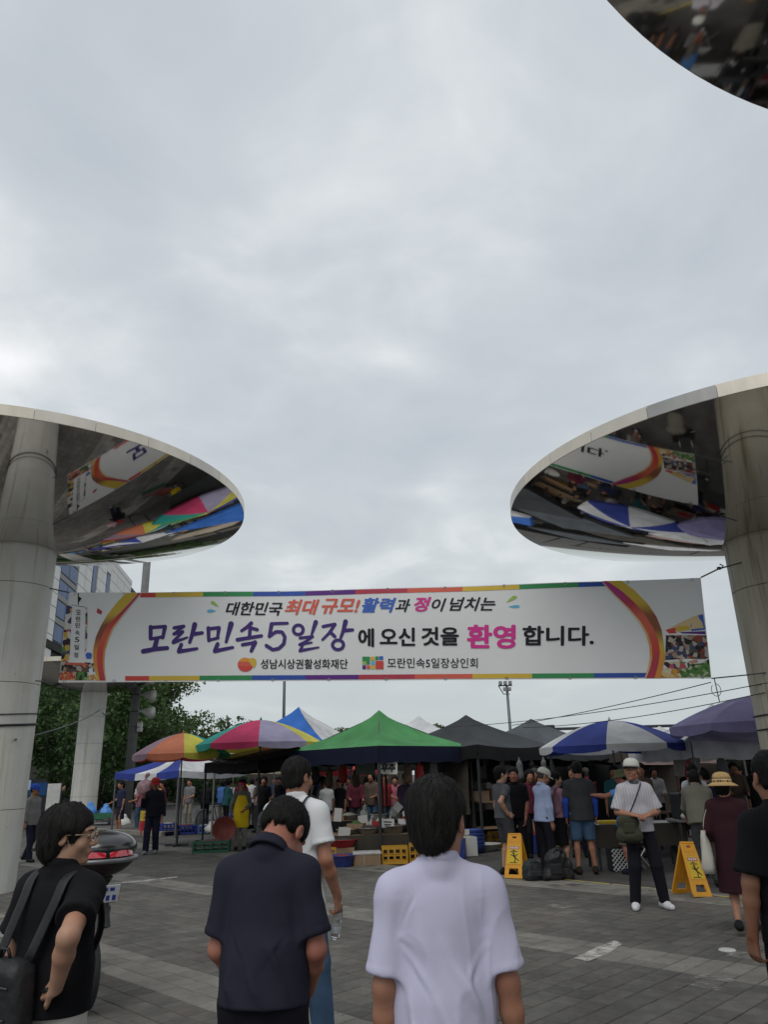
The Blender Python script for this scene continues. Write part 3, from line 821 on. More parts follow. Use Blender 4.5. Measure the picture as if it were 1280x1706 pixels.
# worn white paint, and the pale spots beside it
def paint_mat(nm, c, lo, hi, sc):
    m = mat(nm, c, rough=0.8, var=0.1, scale=6)
    n, l = m.node_tree.nodes, m.node_tree.links
    p = n['Principled BSDF']; t = n.new("ShaderNodeTexCoord"); z = n.new("ShaderNodeTexNoise"); z.inputs['Scale'].default_value = sc; z.inputs['Detail'].default_value = 8; z.inputs['Roughness'].default_value = 0.75
    l.new(t.outputs['Object'], z.inputs['Vector']); r = n.new("ShaderNodeMapRange"); r.inputs['From Min'].default_value = lo; r.inputs['From Max'].default_value = hi
    l.new(z.outputs['Fac'], r.inputs['Value']); l.new(r.outputs[0], p.inputs['Alpha'])
    return m
m_paint = paint_mat('worn white paint', (0.50, 0.48, 0.44), 0.36, 0.55, 9)
m_faint = paint_mat('faint paint', (0.36, 0.34, 0.31), 0.42, 0.72, 6)
for k, (poly, m) in enumerate((([(1.62, 7.80), (1.95, 8.22), (2.20, 8.50), (2.22, 8.32), (2.02, 8.00), (1.72, 7.66)], m_paint),
                               ([(2.42, 7.02), (2.58, 7.16), (2.78, 7.0), (2.66, 6.84)], m_faint), ([(2.28, 6.82), (2.40, 6.92), (2.56, 6.74), (2.46, 6.62)], m_faint),
                               ([(1.86, 10.66), (2.05, 10.78), (2.26, 10.52), (2.08, 10.38)], m_faint), ([(-4.95, 13.98), (-4.5, 14.32), (-3.9, 14.78), (-3.86, 14.64), (-4.4, 14.14)], m_paint),
                               ([(3.0, 7.72), (3.14, 7.94), (3.5, 7.6), (3.3, 7.4)], m_faint), ([(-3.9, 18.6), (-3.5, 19.0), (-3.3, 18.85), (-3.7, 18.45)], m_faint))):
    q = MB(); q.add([(x, y, 0.0042) for x, y in poly], [list(range(len(poly)))[::-1]]); o = q.build('paint_mark', m); tag(o, 'worn white paint on the grey pavers', kind='structure')
m_kerb = mat('kerb concrete', (0.20, 0.19, 0.165), rough=0.9, var=0.15, scale=5, bump=0.2)
# flush edging along the paving, then the far kerb and the path under the trees
for k in range(28):
    u0 = pu0 + k * 1.08; q = MB(); vv = 10.91
    q.box((0, 0, 0), (1.06, 0.19, 0.02), bev=0.006)
    tag(q.build('edging_stone', m_kerb, None, loc=(*uv2xy(u0 + .53, vv), -0.006), rot=(0, 0, -PI / 4)), 'flush pale edging stone of the paving', kind='structure')
q = MB(); A_, B_ = Vector((-30, 45.5, 0)), Vector((-7.2, 25.4, 0))
d_ = (B_ - A_).normalized(); n_ = Vector((-d_.y, d_.x, 0))
q.add([A_ + Vector((0, 0, .11)), B_ + Vector((0, 0, .11)), B_ + n_ * 22 + Vector((0, 0, .11)), A_ + n_ * 22 + Vector((0, 0, .11))], [(0, 1, 2, 3)])
tag(q.build('path', mat('path paving', (0.10, 0.096, 0.088), rough=0.9, var=0.2, scale=3, bump=0.2)), 'raised grey pavement under the trees', kind='structure')
for k in range(26):
    q = MB(); q.box((0, 0, 0), (1.15, 0.18, 0.16), bev=0.015); c_ = A_ + d_ * (k * 1.17 + .5)
    tag(q.build('kerb', m_kerb, None, loc=(c_.x, c_.y, 0.045), rot=(0, 0, math.atan2(d_.y, d_.x))), 'concrete kerb stone of the far pavement', kind='structure')
# yellow floor tape
m_tape = mat('yellow tape', (0.55, 0.46, 0.03), rough=0.55, var=0.25, scale=14, second=(0.42, 0.36, 0.20), sec_amt=(0.45, 0.6))
m_tapew = mat('worn tape', (0.42, 0.37, 0.19), rough=0.6, var=0.25, scale=10)
for (a, b2, m, lb) in (((2.58, 13.09), (3.22, 12.38), m_tape, 'bright yellow floor tape right of the black bags'), ((3.25, 12.35), (3.86, 11.62), m_tapew, 'worn pale floor tape behind the man in the white cap'),
                       ((3.88, 11.60), (4.40, 10.84), m_tape, 'yellow floor tape under the tilted caution board'), ((4.42, 10.8), (5.4, 9.7), m_tapew, 'worn floor tape behind the straw hat')):
    a, b2 = Vector((*a, 0.0)), Vector((*b2, 0.0)); t = (b2 - a).normalized(); w = Vector((-t.y, t.x, 0)) * 0.03
    q = MB(); N_ = 8
    for i in range(N_ + 1):
        p = a + (b2 - a) * i / N_ + w * rnd.uniform(-.15, .15); q.v += [tuple(p - w + Vector((0, 0, .0055))), tuple(p + w + Vector((0, 0, .0055)))]
    for i in range(N_): q.f.append([2 * i, 2 * i + 2, 2 * i + 3, 2 * i + 1]); q.m.append(0)
    tag(q.build('floor_tape', m), lb, kind='structure')
m_plate = mat('white lid', (0.55, 0.55, 0.52), rough=0.5, var=0.12, scale=10)
q = MB(); q.lathe([(0.075, -0.006), (0.078, 0.006), (0.07, 0.012), (0.0001, 0.013)], 24)
tag(q.build('ground_cap', m_plate, loc=(3.09, 7.94, 0.0)), 'small round white cap set in the pavers', 'cap plate')

# ------------------------------------------------------------------ mushroom canopies
m_mirror = mat('mirror steel', (0.64, 0.615, 0.585), rough=0.045, metal=1.0, var=0.04, scale=0.8, bump=0.035, bscale=0.9)
m_fasc = [mat('fascia steel %d' % i, c, rough=0.32, metal=0.75, var=0.12, scale=2.0, bump=0.06, bscale=1.5, stretch=(1, 1, .4)) for i, c in enumerate(((0.60, 0.55, 0.47), (0.54, 0.50, 0.44), (0.64, 0.58, 0.48), (0.36, 0.35, 0.33)))]
def column_mat(nm, c, stain):
    m = mat(nm, c, rough=0.55, metal=0.0, var=0.08, scale=1.6, spec=0.35, bump=0.05, bscale=8)
    n, l = m.node_tree.nodes, m.node_tree.links; p = n['Principled BSDF']
    src = p.inputs['Base Color'].links[0].from_socket
    t = n.new("ShaderNodeTexCoord")
    def streak(sc, st, a, b, colr, prev, fac=0.8):
        mp = n.new("ShaderNodeMapping"); mp.inputs['Scale'].default_value = st; l.new(t.outputs['Object'], mp.inputs['Vector'])
        z = n.new("ShaderNodeTexNoise"); z.inputs['Scale'].default_value = sc; z.inputs['Detail'].default_value = 7; l.new(mp.outputs[0], z.inputs['Vector'])
        r = n.new("ShaderNodeMapRange"); r.inputs['From Min'].default_value = a; r.inputs['From Max'].default_value = b; r.inputs['To Max'].default_value = fac
        l.new(z.outputs['Fac'], r.inputs['Value'])
        x = n.new("ShaderNodeMix"); x.data_type = 'RGBA'; l.new(r.outputs[0], x.inputs[0]); l.new(prev, x.inputs[6]); x.inputs[7].default_value = (*colr, 1)
        return x.outputs[2]
    cur = streak(3.0, (1, 1, 0.10), 0.50, 0.72, stain[0], src, stain[2])
    cur = streak(7.0, (1, 1, 0.05), 0.57, 0.70, stain[1], cur, stain[3])
    cur = streak(22.0, (1, 1, 0.6), 0.68, 0.74, [x * 0.4 for x in c], cur, 0.6)
    l.new(cur, p.inputs['Base Color'])
    return m
m_colA = column_mat('column cladding pale', (0.60, 0.59, 0.55), ((0.46, 0.42, 0.29), (0.28, 0.20, 0.11), 0.40, 0.55))
m_colB = column_mat('column cladding stained', (0.43, 0.395, 0.32), ((0.29, 0.25, 0.165), (0.13, 0.095, 0.055), 0.7, 0.8))
m_core = mat('column core', (0.05, 0.05, 0.05), rough=0.8)
m_rust = mat('rust', (0.22, 0.11, 0.04), rough=0.8, var=0.3, scale=12)
def mushroom(x, y, r, ztop, zrim, R_, mc, label, tiers, rot0, group='mushroom shaped steel canopies'):
    t = thing('mushroom_canopy', label, 'canopy column', (x, y, 0), 0, group)
    m = MB(); m.lathe([(r - 0.03, -0.02), (r - 0.03, ztop + 0.02)], 40); m.build('core', m_core, t, True)
    zs = [-0.01] + [z for z in tiers] + [ztop]
    np_ = 3
    for i in range(len(zs) - 1):
        for k in range(np_):
            a0 = rot0 + 2 * PI * k / np_ + (0.0 if i % 2 == 0 else 0.0); a1 = a0 + 2 * PI / np_; gap = 0.004 / r
            q = MB(); n = 14
            for z, rr in ((zs[i] + .004, r - .004), (zs[i] + .009, r), (zs[i + 1] - .009, r), (zs[i + 1] - .004, r - .004)):
                for j in range(n + 1):
                    a = a0 + gap + (a1 - a0 - 2 * gap) * j / n; q.v.append((rr * math.cos(a), rr * math.sin(a), z))
            for z in range(3):
                for j in range(n): q.f.append([z * (n + 1) + j, z * (n + 1) + j + 1, (z + 1) * (n + 1) + j + 1, (z + 1) * (n + 1) + j]); q.m.append(0)
            o = len(q.v)
            q.v += [(p[0] * (1 - .02 / r), p[1] * (1 - .02 / r), p[2]) for p in list(q.v)]
            for j in range(n):
                q.f.append([j + o, j + 1 + o, j + 1, j]); q.m.append(0); b = 3 * (n + 1); q.f.append([b + j, b + j + 1, b + j + 1 + o, b + j + o]); q.m.append(0)
            for z in range(3):
                q.f.append([z * (n + 1), (z + 1) * (n + 1), (z + 1) * (n + 1) + o, z * (n + 1) + o]); q.m.append(0)
                b = z * (n + 1) + n; c_ = (z + 1) * (n + 1) + n; q.f.append([b + o, c_ + o, c_, b]); q.m.append(0)
            q.build('column_panel', mc, t, False)
            t.children[-1].data.polygons.foreach_set("use_smooth", [len(p.vertices) == 4 and abs(p.normal.z) < .5 for p in t.children[-1].data.polygons])
    q = MB(); q.lathe([(r + .004, ztop - .03), (r + .016, ztop - .026), (r + .016, ztop), (r + .004, ztop + .004)], 48); q.build('collar', mc, t, True)
    # polished underside: flat-ish cone that steepens a little at the stem
    prof = []
    for i in range(15):
        s = i / 14; rr = r + (R_ - r) * s
        prof.append((rr, ztop + (zrim - ztop) * (s ** 1.22)))
    n = 120; q = MB()
    for rr, z in prof:
        for k in range(n): q.v.append((rr * math.cos(2 * PI * k / n), rr * math.sin(2 * PI * k / n), z))
    for i in range(len(prof) - 1):
        for k in range(n): q.f.append([i * n + k, (i + 1) * n + k, (i + 1) * n + (k + 1) % n, i * n + (k + 1) % n]); q.m.append(0)
    q.build('soffit', m_mirror, t, True)
    q = MB(); q.lathe([(R_ - .03, zrim + .17), (R_ * .5, zrim + .24), (0.0001, zrim + .27)], 60); q.build('roof', m_core, t, True)
    nf = 30
    for k in range(nf):
        a0 = 2 * PI * k / nf + rot0; a1 = a0 + 2 * PI / nf - 0.0012; q = MB(); n = 5
        for rr, z in ((R_ - .012, zrim + .003), (R_ + .004, zrim + .001), (R_ + .006, zrim + .008), (R_ + .006, zrim + .176), (R_ - .03, zrim + .184)):
            for j in range(n + 1):
                a = a0 + (a1 - a0) * j / n; q.v.append((rr * math.cos(a), rr * math.sin(a), z))
        for z in range(4):
            for j in range(n): q.f.append([z * (n + 1) + j, z * (n + 1) + j + 1, (z + 1) * (n + 1) + j + 1, (z + 1) * (n + 1) + j]); q.m.append(0)
        q.build('fascia_panel', m_fasc[rnd.choice((0, 0, 1, 2, 2, 3)) if x > 0 else rnd.choice((0, 0, 1, 2, 2))], t, False)
    # small downlight under the rim
    q = MB(); q.lathe([(0.0001, -.02), (.07, -.02), (.085, 0), (.085, .02)], 20)
    q.build('downlight', m_plate, t, True, loc=(-(R_ - .55) * math.cos(.9), -(R_ - .55) * math.sin(.9), zrim - .12))
    return t
mush_l = mushroom(-6.86, 13.4, 0.63, 5.76, 6.63, 4.10, m_colA, 'tall pale column on the left under a round mirrored canopy', (1.25, 3.3, 5.05), 0.35)
mush_r = mushroom(6.22, 11.5, 0.72, 5.00, 5.80, 4.08, m_colB, 'stained column at the right edge under a round mirrored canopy', (1.1, 2.75, 4.2), 2.9)
mushroom(-12.8, 33.0, 0.53, 5.32, 6.12, 4.0, m_colA, 'slimmer grey column in front of the trees with a round canopy', (1.1, 2.4, 3.2, 4.3), 0.2)
mushroom(4.10, 0.03, 0.72, 5.00, 5.80, 4.09, m_colB, 'round mirrored canopy overhead in the upper right corner', (1.1, 2.75, 4.2), 1.0)

# ------------------------------------------------------------------ the banner
BTL, BBL = Vector((-5.78, 13.3, 4.92)), Vector((-5.81, 13.3, 3.31))
BTR, BBR = Vector((4.90, 11.3, 4.39)), Vector((4.80, 11.3, 2.85))
BN = (BTR - BTL).cross(BBL - BTL).normalized()
if BN.y > 0: BN = -BN
HM = [0.00145606, 0.000195444, -0.364914, -5.83153e-05, -0.00906387, 10.3113, 0.000174363, 0.000332769, 1.0]
def art(x, y):
    w = HM[6] * x + HM[7] * y + 1; u = (HM[0] * x + HM[1] * y + HM[2]) / w; v = (HM[3] * x + HM[4] * y + HM[5]) / w
    return u, v / (1 - 0.034 * 4 * u * (1 - u))
def bsurf(u, v, off=0.0):
    a = BTL.lerp(BTR, u); b2 = BBL.lerp(BBR, u); p = b2.lerp(a, v)
    sag = 0.053 * 4 * u * (1 - u) * v
    rip = 0.022 * math.sin(u * 9 + 1) * (0.4 + 0.6 * v) + 0.016 * math.sin(u * 23 + v * 2.0) * (.25 + v * v) + 0.03 * math.sin(PI * v) * math.sin(PI * u)
    rip += 0.004 * math.sin(v * 8 + u * 3)
    return p + Vector((0, 0, -sag)) + BN * (rip + off)
banner = thing('market_banner', 'long white welcome banner with Korean lettering hung between two columns', 'banner', tuple(BBL.lerp(BBR, .5)))
bm_inv = Matrix.Translation(-BBL.lerp(BBR, .5))
def on_banner(name, mb, m, off=0.006, smooth=False):
    """mb.v are art coordinates (x, y)"""
    V = [bm_inv @ bsurf(*art(v[0], v[1]), off) for v in mb.v]
    return obj(name, raw_mesh(name, V, mb.f, m, mb.m, smooth), banner)
q = MB(); NU, NV = 90, 14
for j in range(NV + 1):
    for i in range(NU + 1): q.v.append(tuple(bm_inv @ bsurf(i / NU, j / NV)))
for j in range(NV):
    for i in range(NU): a = j * (NU + 1) + i; q.f.append([a, a + 1, a + NU + 2, a + NU + 1]); q.m.append(0)
m_ban = mat('banner vinyl', (0.78, 0.78, 0.775), rough=0.55, var=0.03, scale=1.2, transl=0.22, spec=0.25)
q.build('banner_cloth', m_ban, banner, True)
def ink(nm, c): return mat('ink ' + nm, c, rough=0.55, var=0.04, scale=3, spec=0.25)
INK = dict(red=ink('red', (0.56, 0.07, 0.055)), yel=ink('yellow', (0.60, 0.42, 0.06)), grn=ink('green', (0.04, 0.25, 0.09)), blu=ink('blue', (0.035, 0.085, 0.36)),
           pur=ink('purple', (0.11, 0.03, 0.21)), crim=ink('crimson', (0.42, 0.05, 0.08)), ora=ink('orange red', (0.62, 0.12, 0.08)), black=ink('black', (0.012, 0.012, 0.016)),
           title=ink('violet', (0.055, 0.028, 0.16)), pink=ink('pink', (0.60, 0.04, 0.26)), sky=ink('sky blue', (0.12, 0.42, 0.62)), lime=ink('lime', (0.30, 0.46, 0.10)),
           royal=ink('royal', (0.05, 0.13, 0.48)), mag=ink('magenta', (0.42, 0.04, 0.20)), brn=ink('brown', (0.26, 0.09, 0.05)), org=ink('orange', (0.66, 0.28, 0.05)),
           beige=ink('beige', (0.66, 0.50, 0.28)), white=ink('white', (0.74, 0.74, 0.74)), skin=ink('skin tone', (0.50, 0.27, 0.18)), leaf=ink('leaf', (0.10, 0.25, 0.05)), grey=ink('grey', (0.25, 0.25, 0.26)))
def strip_v(mb, A, B, mi=0):
    o = len(mb.v)
    for a, b2 in zip(A, B): mb.v += [(a[0], a[1], 0), (b2[0], b2[1], 0)]
    for i in range(len(A) - 1): mb.f.append([o + 2 * i, o + 2 * i + 1, o + 2 * i + 3, o + 2 * i + 2]); mb.m.append(mi)
def lin(a, b2, n): return [(a[0] + (b2[0] - a[0]) * i / n, a[1] + (b2[1] - a[1]) * i / n) for i in range(n + 1)]
tx = [238.7, 265, 347, 431, 518.6, 603, 690, 781, 874.6, 970.6, 1016]
tcol = ['red', 'yel', 'grn', 'blu', 'pur', 'crim', 'ora', 'yel', 'grn', 'blu']
def top_y(x):
    u = (x - 118) / 1050; return 988 - 26 * u + 5.6 * 4 * u * (1 - u) + 0.8
for i in range(10):
    xs = [tx[i] + (tx[i + 1] - tx[i]) * k / 6 for k in range(7)]
    q = MB(); strip_v(q, [(x, top_y(x)) for x in xs], [(x, top_y(x) + 7.6) for x in xs]); on_banner('border_block', q, INK[tcol[i]])
bx_ = [214, 255, 341, 430, 520, 609.5, 703, 798.5, 896, 997, 1082]
def bot_y(x): return 1137 - 7 * (x - 98) / 1088 - 2.2
for i in range(10):
    xs = [bx_[i] + (bx_[i + 1] - bx_[i]) * k / 6 for k in range(7)]
    q = MB(); strip_v(q, [(x, bot_y(x) - 7.6) for x in xs], [(x, bot_y(x)) for x in xs]); on_banner('border_block', q, INK[tcol[i]])
# swooshes at both ends
PRINT = dict(yel=(0.60, 0.42, 0.06), brn=(0.26, 0.09, 0.05), org=(0.62, 0.26, 0.05), mag=(0.40, 0.04, 0.20), crim=(0.42, 0.05, 0.08), red=(0.56, 0.07, 0.055), ora=(0.60, 0.13, 0.08), beige=(0.66, 0.50, 0.28))
m_grad = mat('gradient print', (.5, .5, .5), rough=.55, spec=.25)
_n = m_grad.node_tree.nodes.new('ShaderNodeAttribute'); _n.attribute_name = 'print'; m_grad.node_tree.links.new(_n.outputs['Color'], m_grad.node_tree.nodes['Principled BSDF'].inputs['Base Color'])
def photo_print(nm, cols, sc):
    m = mat(nm, (.3, .3, .3), rough=.55, spec=.25); n, l = m.node_tree.nodes, m.node_tree.links
    t = n.new('ShaderNodeTexCoord'); nz = n.new('ShaderNodeTexNoise'); nz.inputs['Scale'].default_value = sc * .5; mx_ = n.new('ShaderNodeMix'); mx_.data_type = 'VECTOR'; mx_.inputs[0].default_value = .07
    l.new(t.outputs['Object'], nz.inputs['Vector']); l.new(t.outputs['Object'], mx_.inputs[4]); l.new(nz.outputs['Color'], mx_.inputs[5])
    v = n.new('ShaderNodeTexVoronoi'); v.inputs['Scale'].default_value = sc; l.new(mx_.outputs[1], v.inputs['Vector'])
    s = n.new('ShaderNodeSeparateColor'); l.new(v.outputs['Color'], s.inputs[0]); r = n.new('ShaderNodeValToRGB'); r.color_ramp.interpolation = 'CONSTANT'; e = r.color_ramp.elements
    while len(e) < len(cols): e.new(.5)
    for i, c in enumerate(cols): e[i].position = i / len(cols); e[i].color = (*c, 1)
    l.new(s.outputs[0], r.inputs['Fac']); l.new(r.outputs[0], n['Principled BSDF'].inputs['Base Color']); return m
def resamp(P_, n):
    P_ = np.array(P_, float); L = np.concatenate([[0], np.cumsum(np.linalg.norm(np.diff(P_, axis=0), axis=1))]); t = np.linspace(0, L[-1], n)
    return np.stack([np.interp(t, L, P_[:, 0]), np.interp(t, L, P_[:, 1])], 1)
def swoosh(A, B, cols, o, s, name='swoosh', off=0.008):
    A = resamp(A, 41) / s + o; B = resamp(B, 41) / s + o
    q = MB(); strip_v(q, A, B); me = on_banner(name, q, m_grad, off).data
    at_ = me.color_attributes.new('print', 'FLOAT_COLOR', 'POINT'); cc = np.array([PRINT[c] for c in cols]); t = np.repeat(np.linspace(0, len(cols) - 1, 41), 2)
    at_.data.foreach_set('color', np.stack([np.interp(t, np.arange(len(cols)), cc[:, k]) for k in range(3)] + [np.ones(82)], 1).ravel().astype(np.float32))
Lo = [(1075, 66), (950, 200), (830, 350), (740, 500), (670, 650), (635, 800), (630, 920), (645, 1050), (690, 1232)]
Li = [(1250, 62), (1100, 230), (960, 370), (850, 480), (770, 600), (710, 740), (685, 880), (690, 1040), (722, 1232)]
Lr = [(1275, 72), (1150, 220), (1010, 390), (890, 540), (820, 680), (775, 830), (765, 960), (775, 1080), (802, 1232)]
Lb = [(1285, 75), (1165, 222), (1028, 395), (910, 548), (842, 690), (797, 838), (787, 962), (790, 1080), (812, 1232)]
swoosh(Lo, Li, ['yel', 'yel', 'yel', 'brn', 'brn', 'org', 'org', 'yel'], np.array((80, 980)), 8)
swoosh(Li, Lr, ['mag', 'mag', 'crim', 'red', 'ora', 'red', 'red', 'crim'], np.array((80, 980)), 8, off=0.009)
swoosh(Lr, Lb, ['beige', 'beige', 'beige', 'org', 'org', 'beige'], np.array((80, 980)), 8, 'swoosh_edge', 0.009)
Ro = [(350, 100), (480, 200), (600, 330), (680, 450), (730, 580), (750, 720), (768, 850), (720, 1045)]
Ri = [(215, 105), (350, 200), (470, 310), (570, 430), (650, 560), (700, 680), (715, 800), (700, 920), (665, 1045)]
Rr = [(170, 108), (280, 230), (420, 370), (530, 500), (600, 620), (640, 740), (645, 850), (620, 960), (585, 1045)]
Rb = [(160, 110), (268, 234), (405, 375), (514, 505), (582, 625), (618, 745), (622, 850), (602, 955), (572, 1045)]
swoosh(Ro, Ri, ['yel', 'yel', 'yel', 'brn', 'brn', 'yel', 'org', 'org'], np.array((980, 950)), 5.818)
swoosh(Ri, Rr, ['mag', 'mag', 'crim', 'ora', 'ora', 'red', 'crim', 'crim'], np.array((980, 950)), 5.818, off=0.009)
swoosh(Rr, Rb, ['beige', 'beige', 'beige', 'org', 'beige'], np.array((980, 950)), 5.818, 'swoosh_edge', 0.009)
# lettering
_tcache = {}
def text_geo(s, bold=0.0, shear=0.0):
    cu = bpy.data.curves.new('lettering', 'FONT'); cu.body = s; cu.size = 1.0; cu.shear = shear; cu.offset = bold; cu.resolution_u = 3
    o = bpy.data.objects.new('lettering', cu); COL.objects.link(o)
    dg = bpy.context.evaluated_depsgraph_get(); me = o.evaluated_get(dg).to_mesh()
    V = np.array([v.co[:] for v in me.vertices]); F = [list(p.vertices) for p in me.polygons]
    o.evaluated_get(dg).to_mesh_clear(); bpy.data.objects.remove(o); bpy.data.curves.remove(cu)
    return V, F
def fit_text(s, x0, y0, x1, y1, bold, shear=0.0):
    V, F = text_geo(s, bold, shear); lo, hi = V.min(0), V.max(0)
    q = MB()
    q.v = [(x0 + (v[0] - lo[0]) / (hi[0] - lo[0]) * (x1 - x0), y1 - (v[1] - lo[1]) / (hi[1] - lo[1]) * (y1 - y0), 0) for v in V]
    q.f = F; q.m = [0] * len(F)
    return q
def lettering(s, x0, y0, x1, y1, c, bold=0.03, shear=0.0, name='lettering'):
    """heavy face: the same outlines laid over each other with small shifts"""
    d = bold * (y1 - y0); q = fit_text(s, x0 + d, y0 + d, x1 - d, y1 - d, 0.0, shear); V0, F0 = list(q.v), list(q.f); q.v, q.f, q.m = [], [], []
    for k in range(9):
        a = 2 * PI * k / 8; dx, dy = (0, 0) if k == 8 else (d * math.cos(a), d * .8 * math.sin(a)); o = len(q.v)
        q.v += [(v[0] + dx, v[1] + dy, k * .0001) for v in V0]; q.f += [[i + o for i in f] for f in F0]; q.m += [0] * len(F0)
    V = [bm_inv @ bsurf(*art(v[0], v[1]), 0.010 + v[2]) for v in q.v]
    return obj(name, raw_mesh(name, V, q.f, INK[c], q.m), banner)
SH = 0.28
for a in (('대한민국', 385.5, 1003, 481, 1026, 'black', .026, SH), ('최대', 484.5, 998, 543, 1024.5, 'ora', .040, SH), ('규모!', 546.5, 997, 612, 1023, 'ora', .040, SH),
          ('활력', 615, 996, 672, 1021.5, 'royal', .036, SH), ('과', 670.5, 998, 695.5, 1020.5, 'black', .026, SH), ('정', 701.5, 994.5, 730, 1020, 'pink', .042, SH),
          ('이', 730.5, 997, 755, 1019.5, 'black', .026, SH), ('넘치는', 760, 995, 836, 1018.5, 'black', .026, SH),
          ('에', 608.6, 1047, 635.5, 1078.5, 'black', .036, 0), ('오신', 644.7, 1046, 704, 1077, 'black', .036, 0), ('것을', 714, 1045, 776, 1076.5, 'black', .036, 0),
          ('환영', 789, 1041, 869, 1081.5, 'pink', .042, 0), ('합니다.', 880, 1043, 996, 1076.5, 'black', .034, 0),
          ('성남시상권활성화재단', 445, 1098, 591.6, 1114.3, 'black', .018, 0), ('모란민속5일장상인회', 657.6, 1096.5, 807, 1113, 'black', .010, 0)):
    lettering(*a)
# brush title
def stroke(mb, pts, w0, w1=None):
    w1 = w0 if w1 is None else w1; w0 *= 1.14; w1 *= 1.14; P_ = resamp(pts, max(4, 5 * len(pts))); n = len(P_)
    T = np.gradient(P_, axis=0); T /= np.linalg.norm(T, axis=1, keepdims=True) + 1e-9; Nn = np.stack([-T[:, 1], T[:, 0]], 1)
    W = np.linspace(w0, w1, n) * 0.5
    A, B = P_ + Nn * W[:, None], P_ - Nn * W[:, None]
    o = len(mb.v)
    for a, b2 in zip(A, B): mb.v += [(a[0], a[1], 0), (b2[0], b2[1], 0)]
    for i in range(n - 1): mb.f.append([o + 2 * i, o + 2 * i + 1, o + 2 * i + 3, o + 2 * i + 2]); mb.m.append(0)
    for c, w, t in ((P_[0], W[0], -T[0]), (P_[-1], W[-1], T[-1])):
        o = len(mb.v); a0 = math.atan2(t[1], t[0])
        arc = [(c[0] + w * math.cos(a0 + th), c[1] + w * math.sin(a0 + th), 0) for th in np.linspace(-PI / 2, PI / 2, 7)]
        mb.v += arc; mb.f.append(list(range(o, o + 7))); mb.m.append(0)
def brush(strokes, ox, oy, s=5.818):
    q = MB()
    for st in strokes: stroke(q, *st)
    q.v = [(v[0] / s + ox, v[1] / s + oy, 0) for v in q.v]
    on_banner('title_letter', q, INK['title'], 0.010)
def oval(cx, cy, rx, ry): return [(cx + rx * math.cos(a), cy + ry * math.sin(a)) for a in np.linspace(-PI / 2, 3 * PI / 2, 22)]
brush([([(333, 378), (334, 492)], 36, 34), ([(335, 384), (478, 374)], 30), ([(477, 376), (455, 482)], 36, 30), ([(338, 494), (458, 474)], 28), ([(398, 492), (374, 588)], 40, 44), ([(262, 614), (380, 592), (500, 582)], 42, 36)], 200, 980)
brush([([(568, 388), (664, 372)], 30), ([(662, 374), (575, 436)], 26, 20), ([(566, 446), (654, 424)], 28), ([(654, 426), (562, 516)], 28, 26), ([(562, 528), (700, 480)], 34, 18), ([(774, 356), (752, 440), (724, 528)], 44, 28), ([(757, 448), (848, 436)], 36, 30), ([(640, 550), (616, 610)], 34), ([(616, 616), (796, 588)], 36, 26)], 200, 980)
brush([([(910, 390), (914, 510)], 34, 30), ([(912, 398), (1016, 386)], 30), ([(1015, 388), (1000, 488)], 34, 26), ([(912, 508), (1008, 484)], 26), ([(1134, 350), (1086, 524)], 48, 26), ([(1002, 544), (976, 606)], 36), ([(974, 612), (1152, 576)], 36, 26)], 200, 980)
brush([([(168, 342), (132, 376), (74, 416)], 34, 26), ([(150, 384), (226, 404)], 30), ([(156, 410), (152, 470)], 30), ([(34, 502), (268, 464)], 34, 30), ([(84, 550), (212, 528)], 30), ([(206, 528), (170, 610)], 40, 30)], 400, 980)
brush([([(364, 346), (520, 340)], 28, 26), ([(368, 350), (346, 470)], 36, 28), ([(346, 468), (410, 424), (470, 426), (498, 474), (488, 540), (440, 586), (380, 598), (318, 558)], 30, 32)], 400, 980)
brush([(oval(628, 404, 48, 46), 28), ([(798, 330), (760, 448)], 40, 22), ([(646, 484), (768, 470)], 26), ([(768, 470), (712, 512), (642, 546)], 24, 22), ([(642, 548), (760, 528)], 24, 18), ([(672, 556), (648, 604)], 22, 26), ([(648, 606), (828, 574)], 30, 16)], 400, 980)
brush([([(870, 372), (986, 350)], 28), ([(986, 352), (936, 430), (866, 500)], 30, 22), ([(938, 424), (986, 470)], 30), ([(1090, 326), (1070, 410), (1044, 484)], 42, 24), ([(1074, 412), (1160, 406)], 34, 28), (oval(1018, 550, 54, 46), 28)], 400, 980)
def blob(name, pts, c, ox=0, oy=0, s=1.0, off=0.008):
    q = MB(); q.v = [(x / s + ox, y / s + oy, 0) for x, y in pts]; q.f = [list(range(len(pts)))]; q.m = [0]; return on_banner(name, q, INK[c], off)
blob('leaf_mark', [(930, 135), (950, 126), (975, 140), (1015, 186), (975, 172), (935, 155)], 'lime', 200, 980, 5.818)
blob('drop_mark', [(892, 222), (920, 208), (950, 210), (985, 224), (950, 238), (905, 240)], 'sky', 200, 980, 5.818)
blob('leaf_mark', [(322, 212), (350, 178), (390, 142), (425, 142), (430, 160), (400, 182), (350, 200)], 'lime', 800, 970, 6.095)
blob('drop_mark', [(345, 252), (390, 240), (430, 234), (460, 245), (452, 262), (400, 266)], 'sky', 800, 970, 6.095)
# first logo: round red to orange body with a yellow lobe
cx_, cy_ = 112, 742
for k, (c, y0, y1) in enumerate((('org', -68, -30), ('ora', -30, 12), ('red', 12, 66))):
    pts = [(cx_ + 76 * math.sqrt(max(0, 1 - (y / 68) ** 2)) * sx_, cy_ + y) for sx_, ys in ((-1, np.linspace(y0, y1, 9)), (1, np.linspace(y1, y0, 9))) for y in ys]
    blob('logo', pts, c, 400, 980, 5.818, 0.009)
blob('logo', [(142, 706), (160, 680), (190, 676), (215, 692), (222, 720), (212, 752), (195, 775), (178, 752)], 'yel', 400, 980, 5.818, 0.011)
